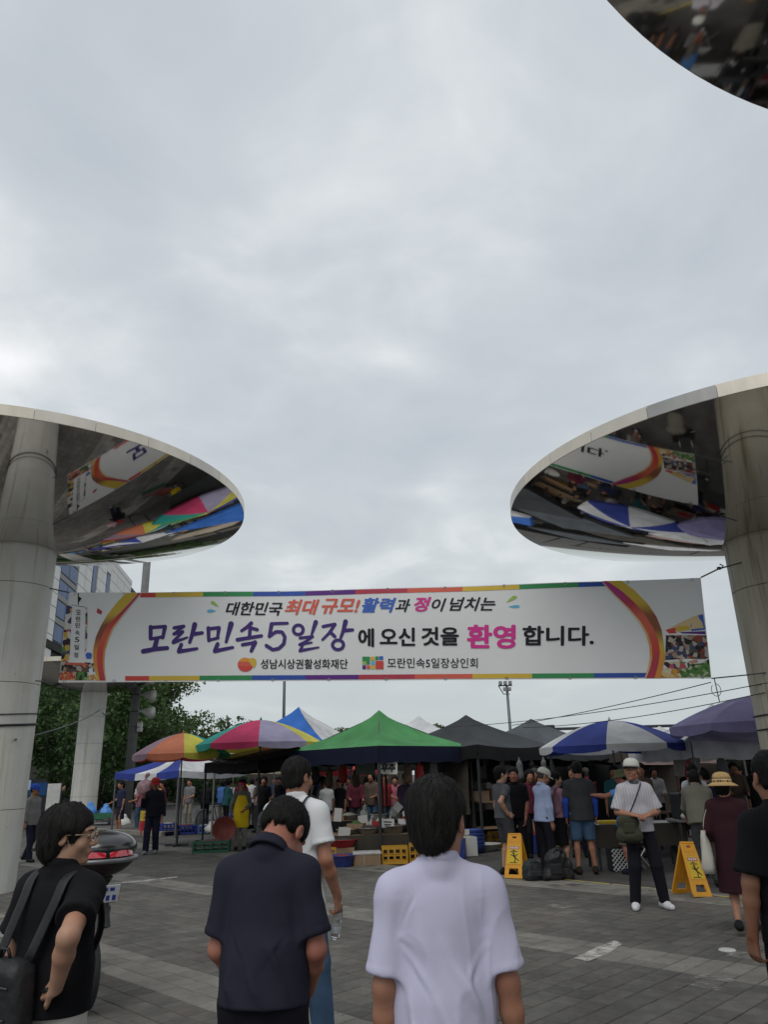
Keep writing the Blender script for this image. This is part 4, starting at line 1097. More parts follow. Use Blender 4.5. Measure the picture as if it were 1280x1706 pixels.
# second logo: mosaic of coloured tiles
for (x0, y0, x1, y1, c) in ((92, 722, 166, 766, 'grn'), (92, 768, 130, 798, 'lime'), (132, 768, 166, 798, 'grn'), (172, 722, 212, 760, 'yel'), (218, 720, 252, 756, 'grn'), (256, 718, 294, 754, 'royal'), (176, 766, 214, 800, 'sky'), (220, 764, 298, 842, 'red'), (92, 806, 128, 842, 'pur'), (134, 806, 168, 842, 'ora'), (174, 806, 214, 842, 'yel')):
    blob('logo_tile', [(x0, y0), (x1, y0), (x1, y1), (x0, y1)], c, 600, 970, 5.818, 0.009)
# printed market pictures at the two ends
INK['crowd'] = photo_print('ink crowd photo', ((.03, .025, .03), (.14, .06, .04), (.34, .25, .18), (.05, .07, .14), (.02, .02, .02), (.38, .36, .33), (.26, .06, .04), (.09, .10, .07), (.45, .40, .34)), 17)
INK['garland'] = photo_print('ink garland photo', ((.42, .09, .12), (.55, .48, .32), (.10, .22, .07), (.03, .02, .03), (.58, .36, .06), (.62, .60, .56), (.06, .05, .14), (.62, .62, .60)), 13)
INK['pepper'] = photo_print('ink pepper photo', ((.45, .07, .04), (.58, .18, .08), (.60, .36, .22), (.30, .04, .03), (.52, .12, .05)), 26)
INK['greens'] = photo_print('ink greens photo', ((.05, .13, .03), (.12, .24, .06), (.24, .34, .12), (.02, .04, .015), (.08, .19, .05), (.40, .42, .30)), 22)
INK['squash'] = photo_print('ink squash photo', ((.55, .30, .06), (.62, .45, .20), (.40, .16, .04), (.60, .55, .42), (.48, .25, .05)), 20)
def pic(name, items, ox, oy, s):
    cs = []; q = MB()
    for pts, c in items:
        if c not in cs: cs.append(c)
        o = len(q.v); q.v += [(x / s + ox, y / s + oy, len(q.f) * 0.00006) for x, y in pts]; q.f.append(list(range(o, o + len(pts)))); q.m.append(cs.index(c))
    V = [bm_inv @ bsurf(*art(v[0], v[1]), 0.005 + v[2]) for v in q.v]
    obj(name, raw_mesh(name, V, q.f, [INK[c] for c in cs], q.m), banner)
def dots(x0, y0, x1, y1, n, r, cs, seed):
    rr = random.Random(seed); L = []
    for _ in range(n):
        x, y = rr.uniform(x0, x1), rr.uniform(y0, y1); k = r * rr.uniform(.6, 1.3)
        L.append(([(x + k * math.cos(a) * rr.uniform(.8, 1.3), y + k * .8 * math.sin(a)) for a in np.linspace(0, 2 * PI, 8)[:-1]], rr.choice(cs)))
    return L
def rect(x0, y0, x1, y1): return [(x0, y0), (x1, y0), (x1, y1), (x0, y1)]
L_ = [([(345, 235), (525, 260), (515, 1000), (288, 992), (305, 700)], 'white'), ([(335, 228), (525, 256), (525, 264), (335, 238)], 'black'), (rect(420, 70, 434, 230), 'black'), ([(420, 110), (475, 145), (440, 190), (420, 190)], 'black'),
      ([(690, 270), (755, 312), (740, 360), (675, 330)], 'crim')]
L_ = [([(262, 240), (340, 236), (300, 980), (180, 985), (205, 700)], 'garland'), ([(520, 262), (552, 268), (548, 820), (512, 860)], 'garland'), ([(180, 980), (520, 990), (640, 1000), (650, 1120), (165, 1130)], 'crowd')] + L_
L_ += [(rect(215, 650, 285, 720), 'lime'), (rect(205, 790, 270, 880), 'org'), ([(525, 890), (545, 862), (600, 862), (618, 890), (605, 945), (540, 945)], 'royal'), ([(250, 998), (470, 995), (560, 1010), (545, 1030), (250, 1022)], 'ora')]
L_ += [([(570, 1080), (620, 1060), (640, 1160), (580, 1150)], 'white'), ([(160, 1130), (260, 1112), (380, 1130), (390, 1228), (158, 1226)], 'pepper'), ([(390, 1130), (470, 1105), (560, 1130), (580, 1229), (390, 1228)], 'greens'), ([(580, 1160), (650, 1150), (690, 1232), (580, 1229)], 'squash')]
pic('printed_picture', L_, 80, 980, 8)
for i, (ch, x, y) in enumerate((('모', 430, 330), ('란', 425, 418), ('민', 418, 502), ('속', 414, 600), ('5', 410, 690), ('일', 404, 792), ('장', 400, 895))):
    q = fit_text(ch, x - 32, y - 34, x + 32, y + 34, .012); q.v = [(v[0] / 8 + 80, v[1] / 8 + 980, 0) for v in q.v]; on_banner('small_letter', q, INK['black'], 0.013)
R_L = [([(770, 580), (880, 520), (1000, 460), (1090, 425), (1125, 560), (1010, 570), (900, 600)], 'beige'), ([(1000, 535), (1060, 440), (1116, 425), (1138, 575), (1010, 590)], 'royal'), ([(765, 580), (860, 555), (870, 610), (800, 615)], 'red'), ([(862, 550), (985, 535), (1000, 580), (875, 590)], 'yel'),
       ([(900, 600), (1138, 590), (1142, 620), (920, 612)], 'pur'), (rect(770, 630, 1150, 860), 'crowd'), (rect(910, 620, 950, 720), 'white'), (rect(1040, 610, 1080, 700), 'white')]
R_L += [([(770, 660), (930, 650), (930, 860), (765, 870)], 'crowd'), ([(1050, 690), (1160, 690), (1172, 850), (1060, 860)], 'crowd')]
R_L += [([(930, 770), (970, 755), (1040, 760), (1080, 850), (1060, 900), (920, 890), (900, 840)], 'white'), ([(965, 700), (1010, 700), (1010, 760), (985, 785), (965, 750)], 'skin'), ([(955, 700), (990, 672), (1020, 700), (1005, 712), (970, 712)], 'black'), ([(885, 880), (930, 840), (940, 870), (900, 905)], 'skin'), ([(980, 885), (1060, 860), (1075, 890), (990, 915)], 'skin')]
R_L += [([(735, 890), (900, 880), (1010, 900), (1000, 965), (730, 965)], 'garland'), ([(725, 960), (900, 940), (930, 1038), (705, 1042)], 'squash'), ([(890, 960), (1000, 910), (1100, 900), (1175, 860), (1190, 1030), (920, 1038)], 'greens')]
pic('printed_picture', R_L, 980, 950, 5.818)
m_eye = mat('eyelet', (.35, .35, .35), rough=.3, metal=.9)
for k in range(12):
    for vv in (.985, .012):
        p_ = bsurf((k + .12) / 11.25, vv, .008); q = MB(); q.tube([tuple(p_ - BBL.lerp(BBR, .5) + Vector((.022 * math.cos(a), 0, .022 * math.sin(a)))) for a in np.linspace(0, 2 * PI, 11)[:-1]], .006, 5, closed=True); q.build('eyelet', m_eye, banner)
m_rope = mat('grey rope', (0.10, 0.10, 0.10), rough=0.8, var=0.3, scale=40)
m_cable = mat('dark cable', (0.025, 0.025, 0.027), rough=0.6)
def rope(label, pts, r=0.012, m=None, sag=0.0, n=14, cat='rope', name='rope'):
    P_ = [Vector(p) for p in pts]; L = []
    for i in range(len(P_) - 1):
        for k in range(n + (i == len(P_) - 2)):
            t = k / n; p = P_[i].lerp(P_[i + 1], t); p.z -= sag * 4 * t * (1 - t); L.append(p)
    q = MB(); q.tube(L, r, 5); return tag(q.build(name, m or m_rope, smooth=True), label, cat)
rope('rope tying the upper right corner of the banner to the stained column', [BTR, (5.2, 11.3, 4.52), (5.56, 11.25, 4.60)], .012)
rope('rope tying the lower right corner of the banner to the stained column', [BBR, (5.3, 11.25, 2.88), (5.58, 11.2, 2.90)], .010)
rope('rope tying the upper left corner of the banner to the pale column', [BTL, (-6.18, 13.3, 5.02)], .012)
rope('rope tying the lower left corner of the banner to the pale column', [BBL, (-6.18, 13.2, 3.34)], .012)
q = MB(); q.tube([(5.2 + .03 * math.cos(a), 11.28, 4.525 + .016 * math.sin(a)) for a in np.linspace(0, 6, 10)] + [(5.27, 11.28, 4.56), (5.22, 11.28, 4.59)], .011, 5)
tag(q.build('rope_knot', m_cable), 'dark knot in the upper banner rope', 'knot')
q = MB(); q.tube([(4.83 + .07 * math.sin(a), 11.28, 2.68 + .09 * math.cos(a)) for a in np.linspace(0, 5.6, 18)], .005, 5); q.tube([(4.83, 11.28, 2.85), (4.85, 11.28, 2.50)], .008, 5)
tag(q.build('rope_coil', m_rope), 'loose rope coil hanging below the lower right banner corner', 'rope')
for z, rr, lb in ((2.62, .021, 'thick dark cable wound round the pale left column'), (2.80, .010, 'upper thin cable wound round the pale left column')):
    q = MB(); q.tube([(-6.86 + .648 * math.cos(a), 13.4 + .648 * math.sin(a), z + .05 * math.sin(a * 1.0)) for a in np.linspace(0, 2 * PI, 40)[:-1]], rr, 6, closed=True); tag(q.build('cable', m_cable, smooth=True), lb, 'cable')
for z, lb in ((2.36, 'cable wound round the stained right column'), (2.16, 'lower cable wound round the stained right column')):
    q = MB(); q.tube([(6.22 + .735 * math.cos(a), 11.5 + .735 * math.sin(a), z + .05 * math.cos(a)) for a in np.linspace(0, 2 * PI, 40)[:-1]], .012, 6, closed=True); tag(q.build('cable', m_cable, smooth=True), lb, 'cable')
rope('pale rope from the left column to the column by the trees', [(-6.3, 13.0, 2.35), (-12.35, 32.6, 4.55)], .018, sag=.12)
rope('wire from the slim column to the utility pole by the trees', [(-12.3, 32.8, 4.45), (-11.3, 34.8, 3.95), (-6.0, 42, 3.6)], .015, m_cable, sag=.15)
rope('wire from the lower banner corner down towards the grey tents', [(4.80, 11.35, 2.80), (2.6, 16.5, 2.55)], .007, m_cable, sag=.04)
rope('long wire sloping over the grey tents', [(5.52, 11.3, 2.75), (1.2, 20.0, 2.75)], .007, m_cable, sag=.12)
rope('wire from the stained column over the blue and white umbrella', [(5.52, 11.25, 2.62), (3.0, 17.5, 2.55)], .007, m_cable, sag=.1)
# ------------------------------------------------------------------ far buildings, poles, trees
m_panel = mat('facade panel', (0.74, 0.73, 0.70), rough=0.6, var=0.07, scale=.6)
m_glass = mat('window glass', (0.02, 0.075, 0.21), rough=0.35, metal=0.0, var=0.3, scale=.2, spec=0.22)
m_frame = mat('dark frame', (0.03, 0.032, 0.035), rough=0.5)
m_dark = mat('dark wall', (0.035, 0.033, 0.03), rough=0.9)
m_pinkw = mat('pinkish stone', (0.42, 0.33, 0.30), rough=0.7)
A_, B_ = Vector((-46.5, 100, 0)), Vector((-53.0, 150, 0))
fd = (B_ - A_).normalized(); fn_ = Vector((fd.y, -fd.x, 0))           # towards the camera side
bt = thing('office_building', 'white panelled office block with blue windows behind the left column', 'building', tuple(A_), math.atan2(fd.y, fd.x))
q = MB(); q.box((25.2, 9.0, 20), (50.4 + 24, 17.9, 40)); q.build('wall', m_core, bt)
def fac(s0, s1, z0, z1, nm, m, d0=-.05, par=None, bev=0.0):
    q = MB(); q.box(((s0 + s1) / 2, d0 - .1, (z0 + z1) / 2), (s1 - s0, .2, z1 - z0), bev=bev); return q.build(nm, m, par or bt)
zr = [17.2 + 1.95 * k for k in range(12)]
for z in zr:
    for s0, s1 in ((-12, -7.5), (-7.4, -3), (-2.9, 3.2)):
        fac(s0 + .04, s1 - .04, z + .05, z + 1.90, 'panel', m_panel)
    for s0, s1 in ((12.2, 16.0), (16.1, 20.0)):
        fac(s0 + .04, s1 - .04, z + .05, z + 1.90, 'panel', m_panel)
    for s0, s1 in ((23.4, 29.5), (32.5, 38), (38.1, 44), (44.1, 50.3)):
        fac(s0 + .04, s1 - .04, z + .05, z + 1.90, 'panel', m_panel)
m_spand = mat('spandrel grey', (0.25, 0.25, 0.24), rough=0.6)
for k, (z0, z1) in enumerate(((21.0, 23.6), (24.4, 27.0), (27.6, 30.0), (30.8, 33.4), (34.2, 37))):
    w = fac(3.4, 12.0, z0 - .5, z1 - .5, 'window', m_frame, 0.12)
    for s0, s1 in ((3.6, 7.6), (7.8, 11.8)):
        fac(s0, s1, z0 - .3, z1 - .7, 'pane', m_glass, 0.02, w)
    fac(3.4, 12.0, z1 - .45, z1 + .75 - .45, 'spandrel', m_spand, .03)
for s0, s1, z0, z1 in ((20.4, 23.0, 31.5, 37.2), (29.8, 32.2, 33.3, 37.4), (20.4, 23.0, 22, 28), (29.8, 32.2, 23, 29)):
    w = fac(s0, s1, z0, z1, 'window', m_frame, 0.1); fac(s0 + .2, s1 - .2, z0 + .2, z1 - .2, 'pane', m_glass, 0.0, w)
for s0, s1, z0, z1 in ((20.1, 23.3, 37.3, 40.5), (29.6, 32.4, 37.5, 40.5), (20.1, 23.3, 28.1, 31.4), (29.6, 32.4, 29.1, 33.2), (20.1, 23.3, 17.2, 21.9), (29.6, 32.4, 17.2, 22.9)): fac(s0, s1, z0, z1, 'panel', m_panel)
fac(-12.5, 51, 19.2, 20.2, 'ledge', m_dark, -.25); fac(-12.5, 51, 15.6, 17.1, 'fascia_band', m_pinkw, -.2); fac(-12.5, 51, 0, 15.5, 'podium_wall', m_dark, -.02)
fac(-12.5, 50.6, 40.0, 40.9, 'parapet', m_panel, -.12)
m_conc = mat('pole concrete', (0.15, 0.15, 0.15), rough=0.85, var=0.15, scale=4, bump=0.15)
t = thing('utility_pole', 'thick grey utility pole with two loudspeakers in front of the trees', 'utility pole', (-11.65, 35, 0.1))
q = MB(); q.tube([(0, 0, 0), (0, 0, 12.2)], [.215, .175], 16); q.build('pole', m_conc, t, True)
for z in (5.3, 4.55):
    q = MB(); q.tube([(.17, -.05, z), (.35, -.08, z), (.40, -.1, z), (.86, -.2, z - .10)], [.06, .06, .08, .29], 14); q.build('loudspeaker', mat('horn white', (0.5, 0.5, 0.47), rough=.5), t, True)
    q = MB(); q.tube([(.205 * math.cos(a), .205 * math.sin(a), z) for a in np.linspace(0, 2 * PI, 18)[:-1]], .025, 6, closed=True); q.build('clamp', m_frame, t)
q = MB(); q.box((.33, -.12, 3.85), (.22, .2, .42), bev=.03); q.build('control_box', mat('horn white', (0.5, 0.5, 0.47)), t)
def lamp_post(label, x, y, h, r, top=None):
    t = thing('lamp_post', label, 'lamp post', (x, y, 0)); m = mat('galvanised grey', (0.12, 0.14, 0.15), rough=.5, metal=.4)
    q = MB(); q.tube([(0, 0, 0), (0, 0, h)], [r * 1.35, r], 10); q.build('pole', m, t, True)
    if top:
        q = MB(); q.tube([(-.55, 0, h), (.35, 0, h)], .05, 6); q.tube([(-.55, 0, h), (-.25, 0, h - .55), (.15, 0, h - .55)], .035, 6); q.build('bracket', m, t)
        for dx, dz in ((-.42, .16), (-.1, .16), (.22, .16), (-.16, -.25), (.14, -.25)):
            q = MB(); q.box((dx, -.12, h + dz), (.22, .18, .24), rot=None, bev=.03); q.build('floodlight', m_spand, t)
    else:
        q = MB(); q.tube([(0, 0, h - .1), (0.1, 0, h + .5), (.9, 0, h + .7)], .05, 6); q.build('arm', m, t); q = MB(); q.box((1.1, 0, h + .7), (.6, .22, .12), bev=.03); q.build('lamp_head', m, t)
lamp_post('thin lamp post rising behind the blue and white tent peak', -6.2, 45, 11.0, .075)
lamp_post('floodlight mast with a lamp cluster behind the grey tents', 7.75, 50, 6.95, .085, True)
m_bark = mat('bark', (0.05, 0.042, 0.033), rough=0.95, var=0.3, scale=10, bump=.5)
m_leaf = [mat('foliage %d' % i, c, rough=0.6, var=0.35, scale=0.55, transl=0.3, island=0.42, spec=0.3) for i, c in enumerate(((0.060, 0.110, 0.034), (0.050, 0.094, 0.030), (0.082, 0.122, 0.040), (0.095, 0.100, 0.040)))]
def tree(label, x, y, h, w, seed, ml, n=5200, ls=.26, base=0.25, group='trees behind the market', name='leafy_tree', z0=0.1):
    R_ = random.Random(seed); t = thing(name, label, 'tree' if name != 'hedge_bush' else 'bush', (x, y, z0), 0, group)
    q = MB(); tips = []
    th = h * (base + .12)
    q.tube([(0, 0, -.1), (R_.uniform(-.1, .1), 0, th * .5), (R_.uniform(-.15, .15), R_.uniform(-.1, .1), th), (0, 0, h * .8)], [.17 * h / 8, .14 * h / 8, .11 * h / 8, .03], 8)
    cl = []
    for i in range(15):
        a = R_.uniform(0, 2 * PI); hz_ = R_.uniform(base + .12, .93); e = math.sin(PI * min(1, max(0.10, (hz_ - base) / (1 - base) * .82 + .10)))
        rr = w * .5 * e * R_.uniform(.55, 1.0); tip = Vector((math.cos(a) * rr, math.sin(a) * rr, h * hz_)); st = Vector((0, 0, h * max(.12, hz_ - R_.uniform(.12, .25))))
        mid = st.lerp(tip, .5) + Vector((0, 0, -.05 * h * R_.random()))
        q.tube([st, mid, tip], [.05 * h / 8, .035 * h / 8, .012], 5); cl.append((tip, w * R_.uniform(.13, .24))); cl.append((mid, w * R_.uniform(.10, .17)))
    cl += [(Vector((R_.uniform(-.1, .1) * w, R_.uniform(-.1, .1) * w, h * .9)), w * .15)]
    q.build('trunk', m_bark, t, True)
    rs = np.random.RandomState(seed); wt = np.array([c[1] ** 2 for c in cl]); ci = rs.choice(len(cl), n, p=wt / wt.sum())
    cc = np.array([c[0][:] for c in cl])[ci]; cr = np.array([c[1] for c in cl])[ci]
    d = rs.normal(size=(n, 3)); d /= np.linalg.norm(d, axis=1, keepdims=True); P_ = cc + d * (cr * rs.uniform(.25, 1.05, n) ** .6)[:, None] * np.array((1, 1, .8))
    u = rs.normal(size=(n, 3)); u /= np.linalg.norm(u, axis=1, keepdims=True); v = np.cross(u, rs.normal(size=(n, 3))); v /= np.linalg.norm(v, axis=1, keepdims=True)
    s = ls * rs.uniform(.5, 1.2, n)[:, None]
    V = np.stack([P_ - u * s * .6, P_ - v * s * .28 + u * s * .05, P_ + u * s * .6, P_ + v * s * .28 + u * s * .05], 1).reshape(-1, 3)
    obj('crown', raw_mesh('crown', V, np.arange(n * 4).reshape(-1, 4), ml), t)
for a in (('dark broad tree at the far left beside the column', -20.6, 44, 7.4, 7.5, 1, m_leaf[1], 6500), ('dense tree between the two columns', -17.4, 47, 8.0, 7.5, 2, m_leaf[0], 6500), ('dense tree behind the slim column', -14.6, 43, 7.3, 6.5, 3, m_leaf[0], 6500),
          ('tallest bushy tree right of the utility pole', -14.6, 48, 8.6, 6.0, 4, m_leaf[2], 7000), ('loose tree at the right end of the tree row', -15.0, 46.5, 5.5, 5.2, 5, m_leaf[2], 4600),
          ('low dark tree behind the utility pole', -15.4, 41, 5.2, 5.5, 8, m_leaf[1], 4200)):
    tree(*a)
tree('small distant dark tree above the striped umbrella', -12.0, 60, 6.2, 4.6, 11, m_leaf[1], 2600, .3)
tree('low distant tree left of the striped umbrella', -14.2, 62, 5.2, 4.0, 12, m_leaf[0], 2200, .3)
tree('tiny distant tree between blue tent and green tent', -4.4, 72, 6.0, 3.6, 13, m_leaf[2], 1800, .3)
tree('tiny brownish tree behind the dark grey tent', 4.0, 66, 5.6, 2.6, 14, m_leaf[3], 1600, .3)
for k, (x, y) in enumerate(((-24, 46), (-21.5, 50), (-18.8, 52), (-16.4, 50), (-14, 53), (-11.6, 55), (-9.2, 57))):
    tree('dark shrub in the hedge under the tree row' if False else ['leftmost dark shrub under the trees', 'second dark shrub under the trees', 'dark shrub behind the slim column', 'dark shrub behind the utility pole', 'dark shrub right of the utility pole', 'dark shrub above the blue striped tent', 'rightmost dark shrub of the hedge'][k],
         x, y, 3.6, 4.6, 30 + k, m_leaf[1], 2600, .28, 0.02, 'shrubs under the trees', 'hedge_bush')
# long dark wall behind the trees
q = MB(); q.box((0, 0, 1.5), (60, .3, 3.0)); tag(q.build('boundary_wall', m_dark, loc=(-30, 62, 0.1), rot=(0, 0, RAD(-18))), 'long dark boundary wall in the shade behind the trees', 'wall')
q = MB(); q.tube([(0, 0, 0), (0, 0, 3.6)], .08, 8); q.tube([(7, 0, 0), (7, 0, 3.5)], .08, 8); q.box((3.4, 0, 3.62), (7.6, .12, .14), bev=.02); q.box((.05, 0, 3.72), (.5, .2, .22), bev=.04); q.box((1.4, 0, 3.35), (.06, .06, .5)); q.box((4.4, 0, 3.35), (.06, .06, .5))
tag(q.build('height_barrier', m_frame, loc=(8.2, 40, 0)), 'dark horizontal barrier beam behind the blue and white umbrella', 'barrier')

# ------------------------------------------------------------------ tents and umbrellas
def fab(nm, c, tr=0.22, **k): return mat('tent ' + nm, c, rough=0.75, var=0.16, scale=2.2, bump=0.35, bscale=5, transl=tr, spec=0.2, second=[x * .66 for x in c], sec_amt=(.5, .75), **k)
T_green, T_char, T_grey, T_white, T_blue = fab('green', (0.080, 0.285, 0.100), .12), fab('charcoal', (0.045, 0.050, 0.055), .05), fab('slate', (0.085, 0.095, 0.105), .06), fab('white', (0.74, 0.745, 0.75), .35), fab('blue', (0.04, 0.15, 0.50), .2)
T_navy, T_red, T_beige, T_black, T_brown = fab('navy', (0.008, 0.012, 0.032), .0), fab('red', (0.50, 0.06, 0.07), .25), fab('beige', (0.42, 0.36, 0.28), .2), fab('black', (0.012, 0.013, 0.013), .03), fab('brown', (0.06, 0.052, 0.042), .0)
T_lav, T_pur, T_teal, T_yel, T_ora, T_rose = fab('lavender', (0.36, 0.33, 0.47), .2), fab('purple', (0.27, 0.24, 0.43), .15), fab('teal', (0.03, 0.32, 0.28), .2), fab('yellow', (0.62, 0.56, 0.09), .2), fab('orange', (0.60, 0.20, 0.11), .2), fab('rose', (0.55, 0.05, 0.14), .2)
T_dblue = fab('deep blue', (0.035, 0.055, 0.27), .15)
m_steel = mat('tent frame', (0.16, 0.16, 0.16), rough=.45, metal=.6); m_post = mat('dark post', (0.035, 0.037, 0.04), rough=.5)
def tent(label, c, ang, sx, sy, ze, zp, mats, val=.22, vm=None, legs=True, stripes=None, conc=.75, droop=.07, legm=None, name='market_tent', group=None, zg=0.0, seed=1):
    """square canopy: four sagging faces up to a peak; stripes: materials for strips across each face"""
    t = thing(name, label, 'tent', (*c, zg), ang, group); ze -= zg; zp -= zg
    K = [Vector((-sx / 2, -sy / 2, ze)), Vector((sx / 2, -sy / 2, ze)), Vector((sx / 2, sy / 2, ze)), Vector((-sx / 2, sy / 2, ze))]; pk = Vector((0, 0, zp)); NS, NT = 12, 10
    R_ = random.Random(seed)
    def edge(k, s): return K[k].lerp(K[(k + 1) % 4], s) - Vector((0, 0, droop * math.sin(PI * s)))
    def face(k, s0, s1, n):
        q = MB()
        for j in range(NT + 1):
            tt = j / NT
            for i in range(n + 1):
                s = s0 + (s1 - s0) * i / n; e_ = edge(k, s); p = pk.lerp(e_, tt); p.z = zp + (e_.z - zp) * (tt ** conc) - .06 * math.sin(PI * s) * math.sin(PI * tt) - .02 * vnoise(np.array([[p.x * 2.2, p.y * 2.2, seed * 1.0]]))[0] * (1 - abs(2 * tt - 1))
                q.v.append(tuple(p))
        for j in range(NT):
            for i in range(n): a = j * (n + 1) + i; q.f.append([a, a + n + 1, a + n + 2, a + 1]); q.m.append(0)
        return q
    for k in range(4):
        if stripes and stripes[k]:
            n = len(stripes[k])
            for i in range(n): face(k, i / n, (i + 1) / n, 3).build('canopy_panel', stripes[k][i], t, True)
        else: face(k, 0, 1, NS).build('canopy_panel', mats[k % len(mats)], t, True)
        if val:
            if stripes and stripes[k]: segs = [(i / len(stripes[k]), (i + 1) / len(stripes[k]), stripes[k][i]) for i in range(len(stripes[k]))]
            else: segs = [(0, 1, vm or mats[k % len(mats)])]
            for s0, s1, m in segs:
                q = MB(); n = max(3, int(12 * (s1 - s0)))
                for i in range(n + 1):
                    s = s0 + (s1 - s0) * i / n; e_ = edge(k, s); out = (K[k] + K[(k + 1) % 4]) / 2; out = Vector((out.x, out.y, 0)).normalized() * .012
                    w = val * (1 + .06 * math.sin(s * 23 + seed)); q.v += [tuple(e_ + out), tuple(e_ + out * 2.0 + Vector((0, 0, -w)))]
                for i in range(n): q.f.append([2 * i, 2 * i + 1, 2 * i + 3, 2 * i + 2]); q.m.append(0)
                q.build('valance', m, t)
    if legs:
        for k in K:
            q = MB(); q.box((k.x * .985, k.y * .985, ze / 2), (.045, .045, ze - .02)); q.box((k.x * .985, k.y * .985, .01), (.11, .11, .02)); q.build('leg', legm or m_steel, t)
        q = MB()
        for k in range(4): q.tube([K[k] * .985 - Vector((0, 0, .05)), K[(k + 1) % 4] * .985 - Vector((0, 0, .05))], .016, 5); q.tube([K[k] * .985 - Vector((0, 0, .05)), (0, 0, zp - .12)], .014, 5)
        q.build('frame', legm or m_steel, t)
    return t
Q4 = PI / 4
tent('bright green tent over the grain stall, nearest of the market tents', (-0.25, 18.2), Q4, 3.0, 3.0, 2.20, 3.08, [T_green], .34, T_navy, conc=.72, droop=.0, legm=m_post, seed=1)
tent('charcoal tent right of the green tent', (1.95, 19.7), Q4, 3.0, 3.0, 2.22, 3.02, [T_char], .30, T_black, conc=.8, seed=2, legm=m_post)
tent('slate grey tent behind the blue and white umbrella', (3.95, 21.6), Q4, 3.1, 3.1, 2.18, 3.0, [T_grey], .28, T_char, conc=.85, seed=3, legm=m_post)
tent('blue and white pyramid tent, leftmost of the tall peaks', (-3.1, 26.2), RAD(-20), 4.0, 4.0, 2.5, 3.9, [T_blue, T_white, T_white, T_blue], .25, None, conc=.82, seed=4)
tent('white tent with a blue edge behind the green tent', (0.95, 25.2), RAD(-8), 4.2, 4.2, 2.45, 3.42, [T_white, T_blue, T_white, T_white], .25, None, conc=.75, seed=5)
tent('white tent on the right behind the purple parasol', (7.55, 18.0), RAD(8), 3.0, 3.0, 2.14, 3.0, [T_white], .34, None, conc=.72, seed=6)
tent('low blue and white striped tent at the kerb on the left', (-7.1, 26.6), RAD(58), 3.0, 3.0, 1.93, 2.62, [T_white], .2, None, stripes=[[T_white], [T_white], [T_blue, T_white, T_blue, T_white], [T_dblue, T_white, T_dblue]], conc=.72, seed=7)
tent('red and white tent far back under the green canopy edge', (-1.7, 29.5), RAD(20), 3.0, 3.0, 1.9, 2.5, [T_red, T_white], .2, None, seed=8)
tent('small red and white tent far right between the umbrellas', (9.2, 26.5), RAD(40), 3.0, 3.0, 2.35, 2.95, [T_white, T_red, T_white, T_white], .2, None, seed=9)
tent('black shade tent behind the charcoal tent', (1.6, 24.0), Q4, 3.2, 3.2, 2.1, 2.6, [T_black], .3, T_black, seed=10, legm=m_post)
tent('brown shade tent behind the slate tent', (6.2, 23.4), Q4, 3.2, 3.2, 2.1, 2.65, [T_brown], .3, T_brown, seed=11, legm=m_post)
tent('black shade tent behind the white tent', (10.6, 21.5), RAD(15), 3.4, 3.4, 2.1, 2.6, [T_black], .3, T_black, seed=12, legm=m_post)
tent('dark tent behind the striped umbrella', (-3.2, 22.2), RAD(40), 3.0, 3.0, 2.08, 2.45, [T_black], .25, T_black, seed=13, legm=m_post)
tent('far beige tent at the end of the left aisle', (-5.2, 33.0), RAD(20), 3.4, 3.4, 2.1, 2.7, [T_beige], .25, None, seed=14)
tent('far dark tent right of the beige one', (-1.4, 34.5), RAD(30), 3.6, 3.6, 2.1, 2.7, [T_char], .25, None, seed=15)
tent('far grey tent at the end of the right aisle', (6.0, 30.0), RAD(40), 3.6, 3.6, 2.1, 2.75, [T_grey], .25, None, seed=16)
def cloth_sheet(label, K, m, sag=.12, name='tarp', cat='tarp', n=8):
    K = [Vector(k) for k in K]; q = MB()
    for j in range(n + 1):
        for i in range(n + 1):
            u, v = i / n, j / n; p = K[0].lerp(K[1], u).lerp(K[3].lerp(K[2], u), v); p.z -= sag * math.sin(PI * u) * math.sin(PI * v)
            w = vnoise(np.array([[p.x * 1.7, p.y * 1.7, p.z * 1.7]]))[0] - .5; p += Vector((.05 * w, .08 * w, .05 * w)); q.v.append(tuple(p))
    for j in range(n):
        for i in range(n): a = j * (n + 1) + i; q.f.append([a, a + 1, a + n + 2, a + n + 1]); q.m.append(0)
    return tag(q.build(name, m, smooth=True), label, cat)
cloth_sheet('black shade net stretched left of the green tent', [(-4.0, 18.3, 2.0), (-2.1, 17.7, 2.28), (-2.0, 20.6, 2.3), (-4.5, 21.0, 2.15)], T_black)
cloth_sheet('beige tarp roof behind the black shade net', [(-4.6, 20.2, 2.05), (-2.6, 20.0, 2.4), (-2.6, 22.4, 2.5), (-4.9, 22.6, 2.35)], T_beige)
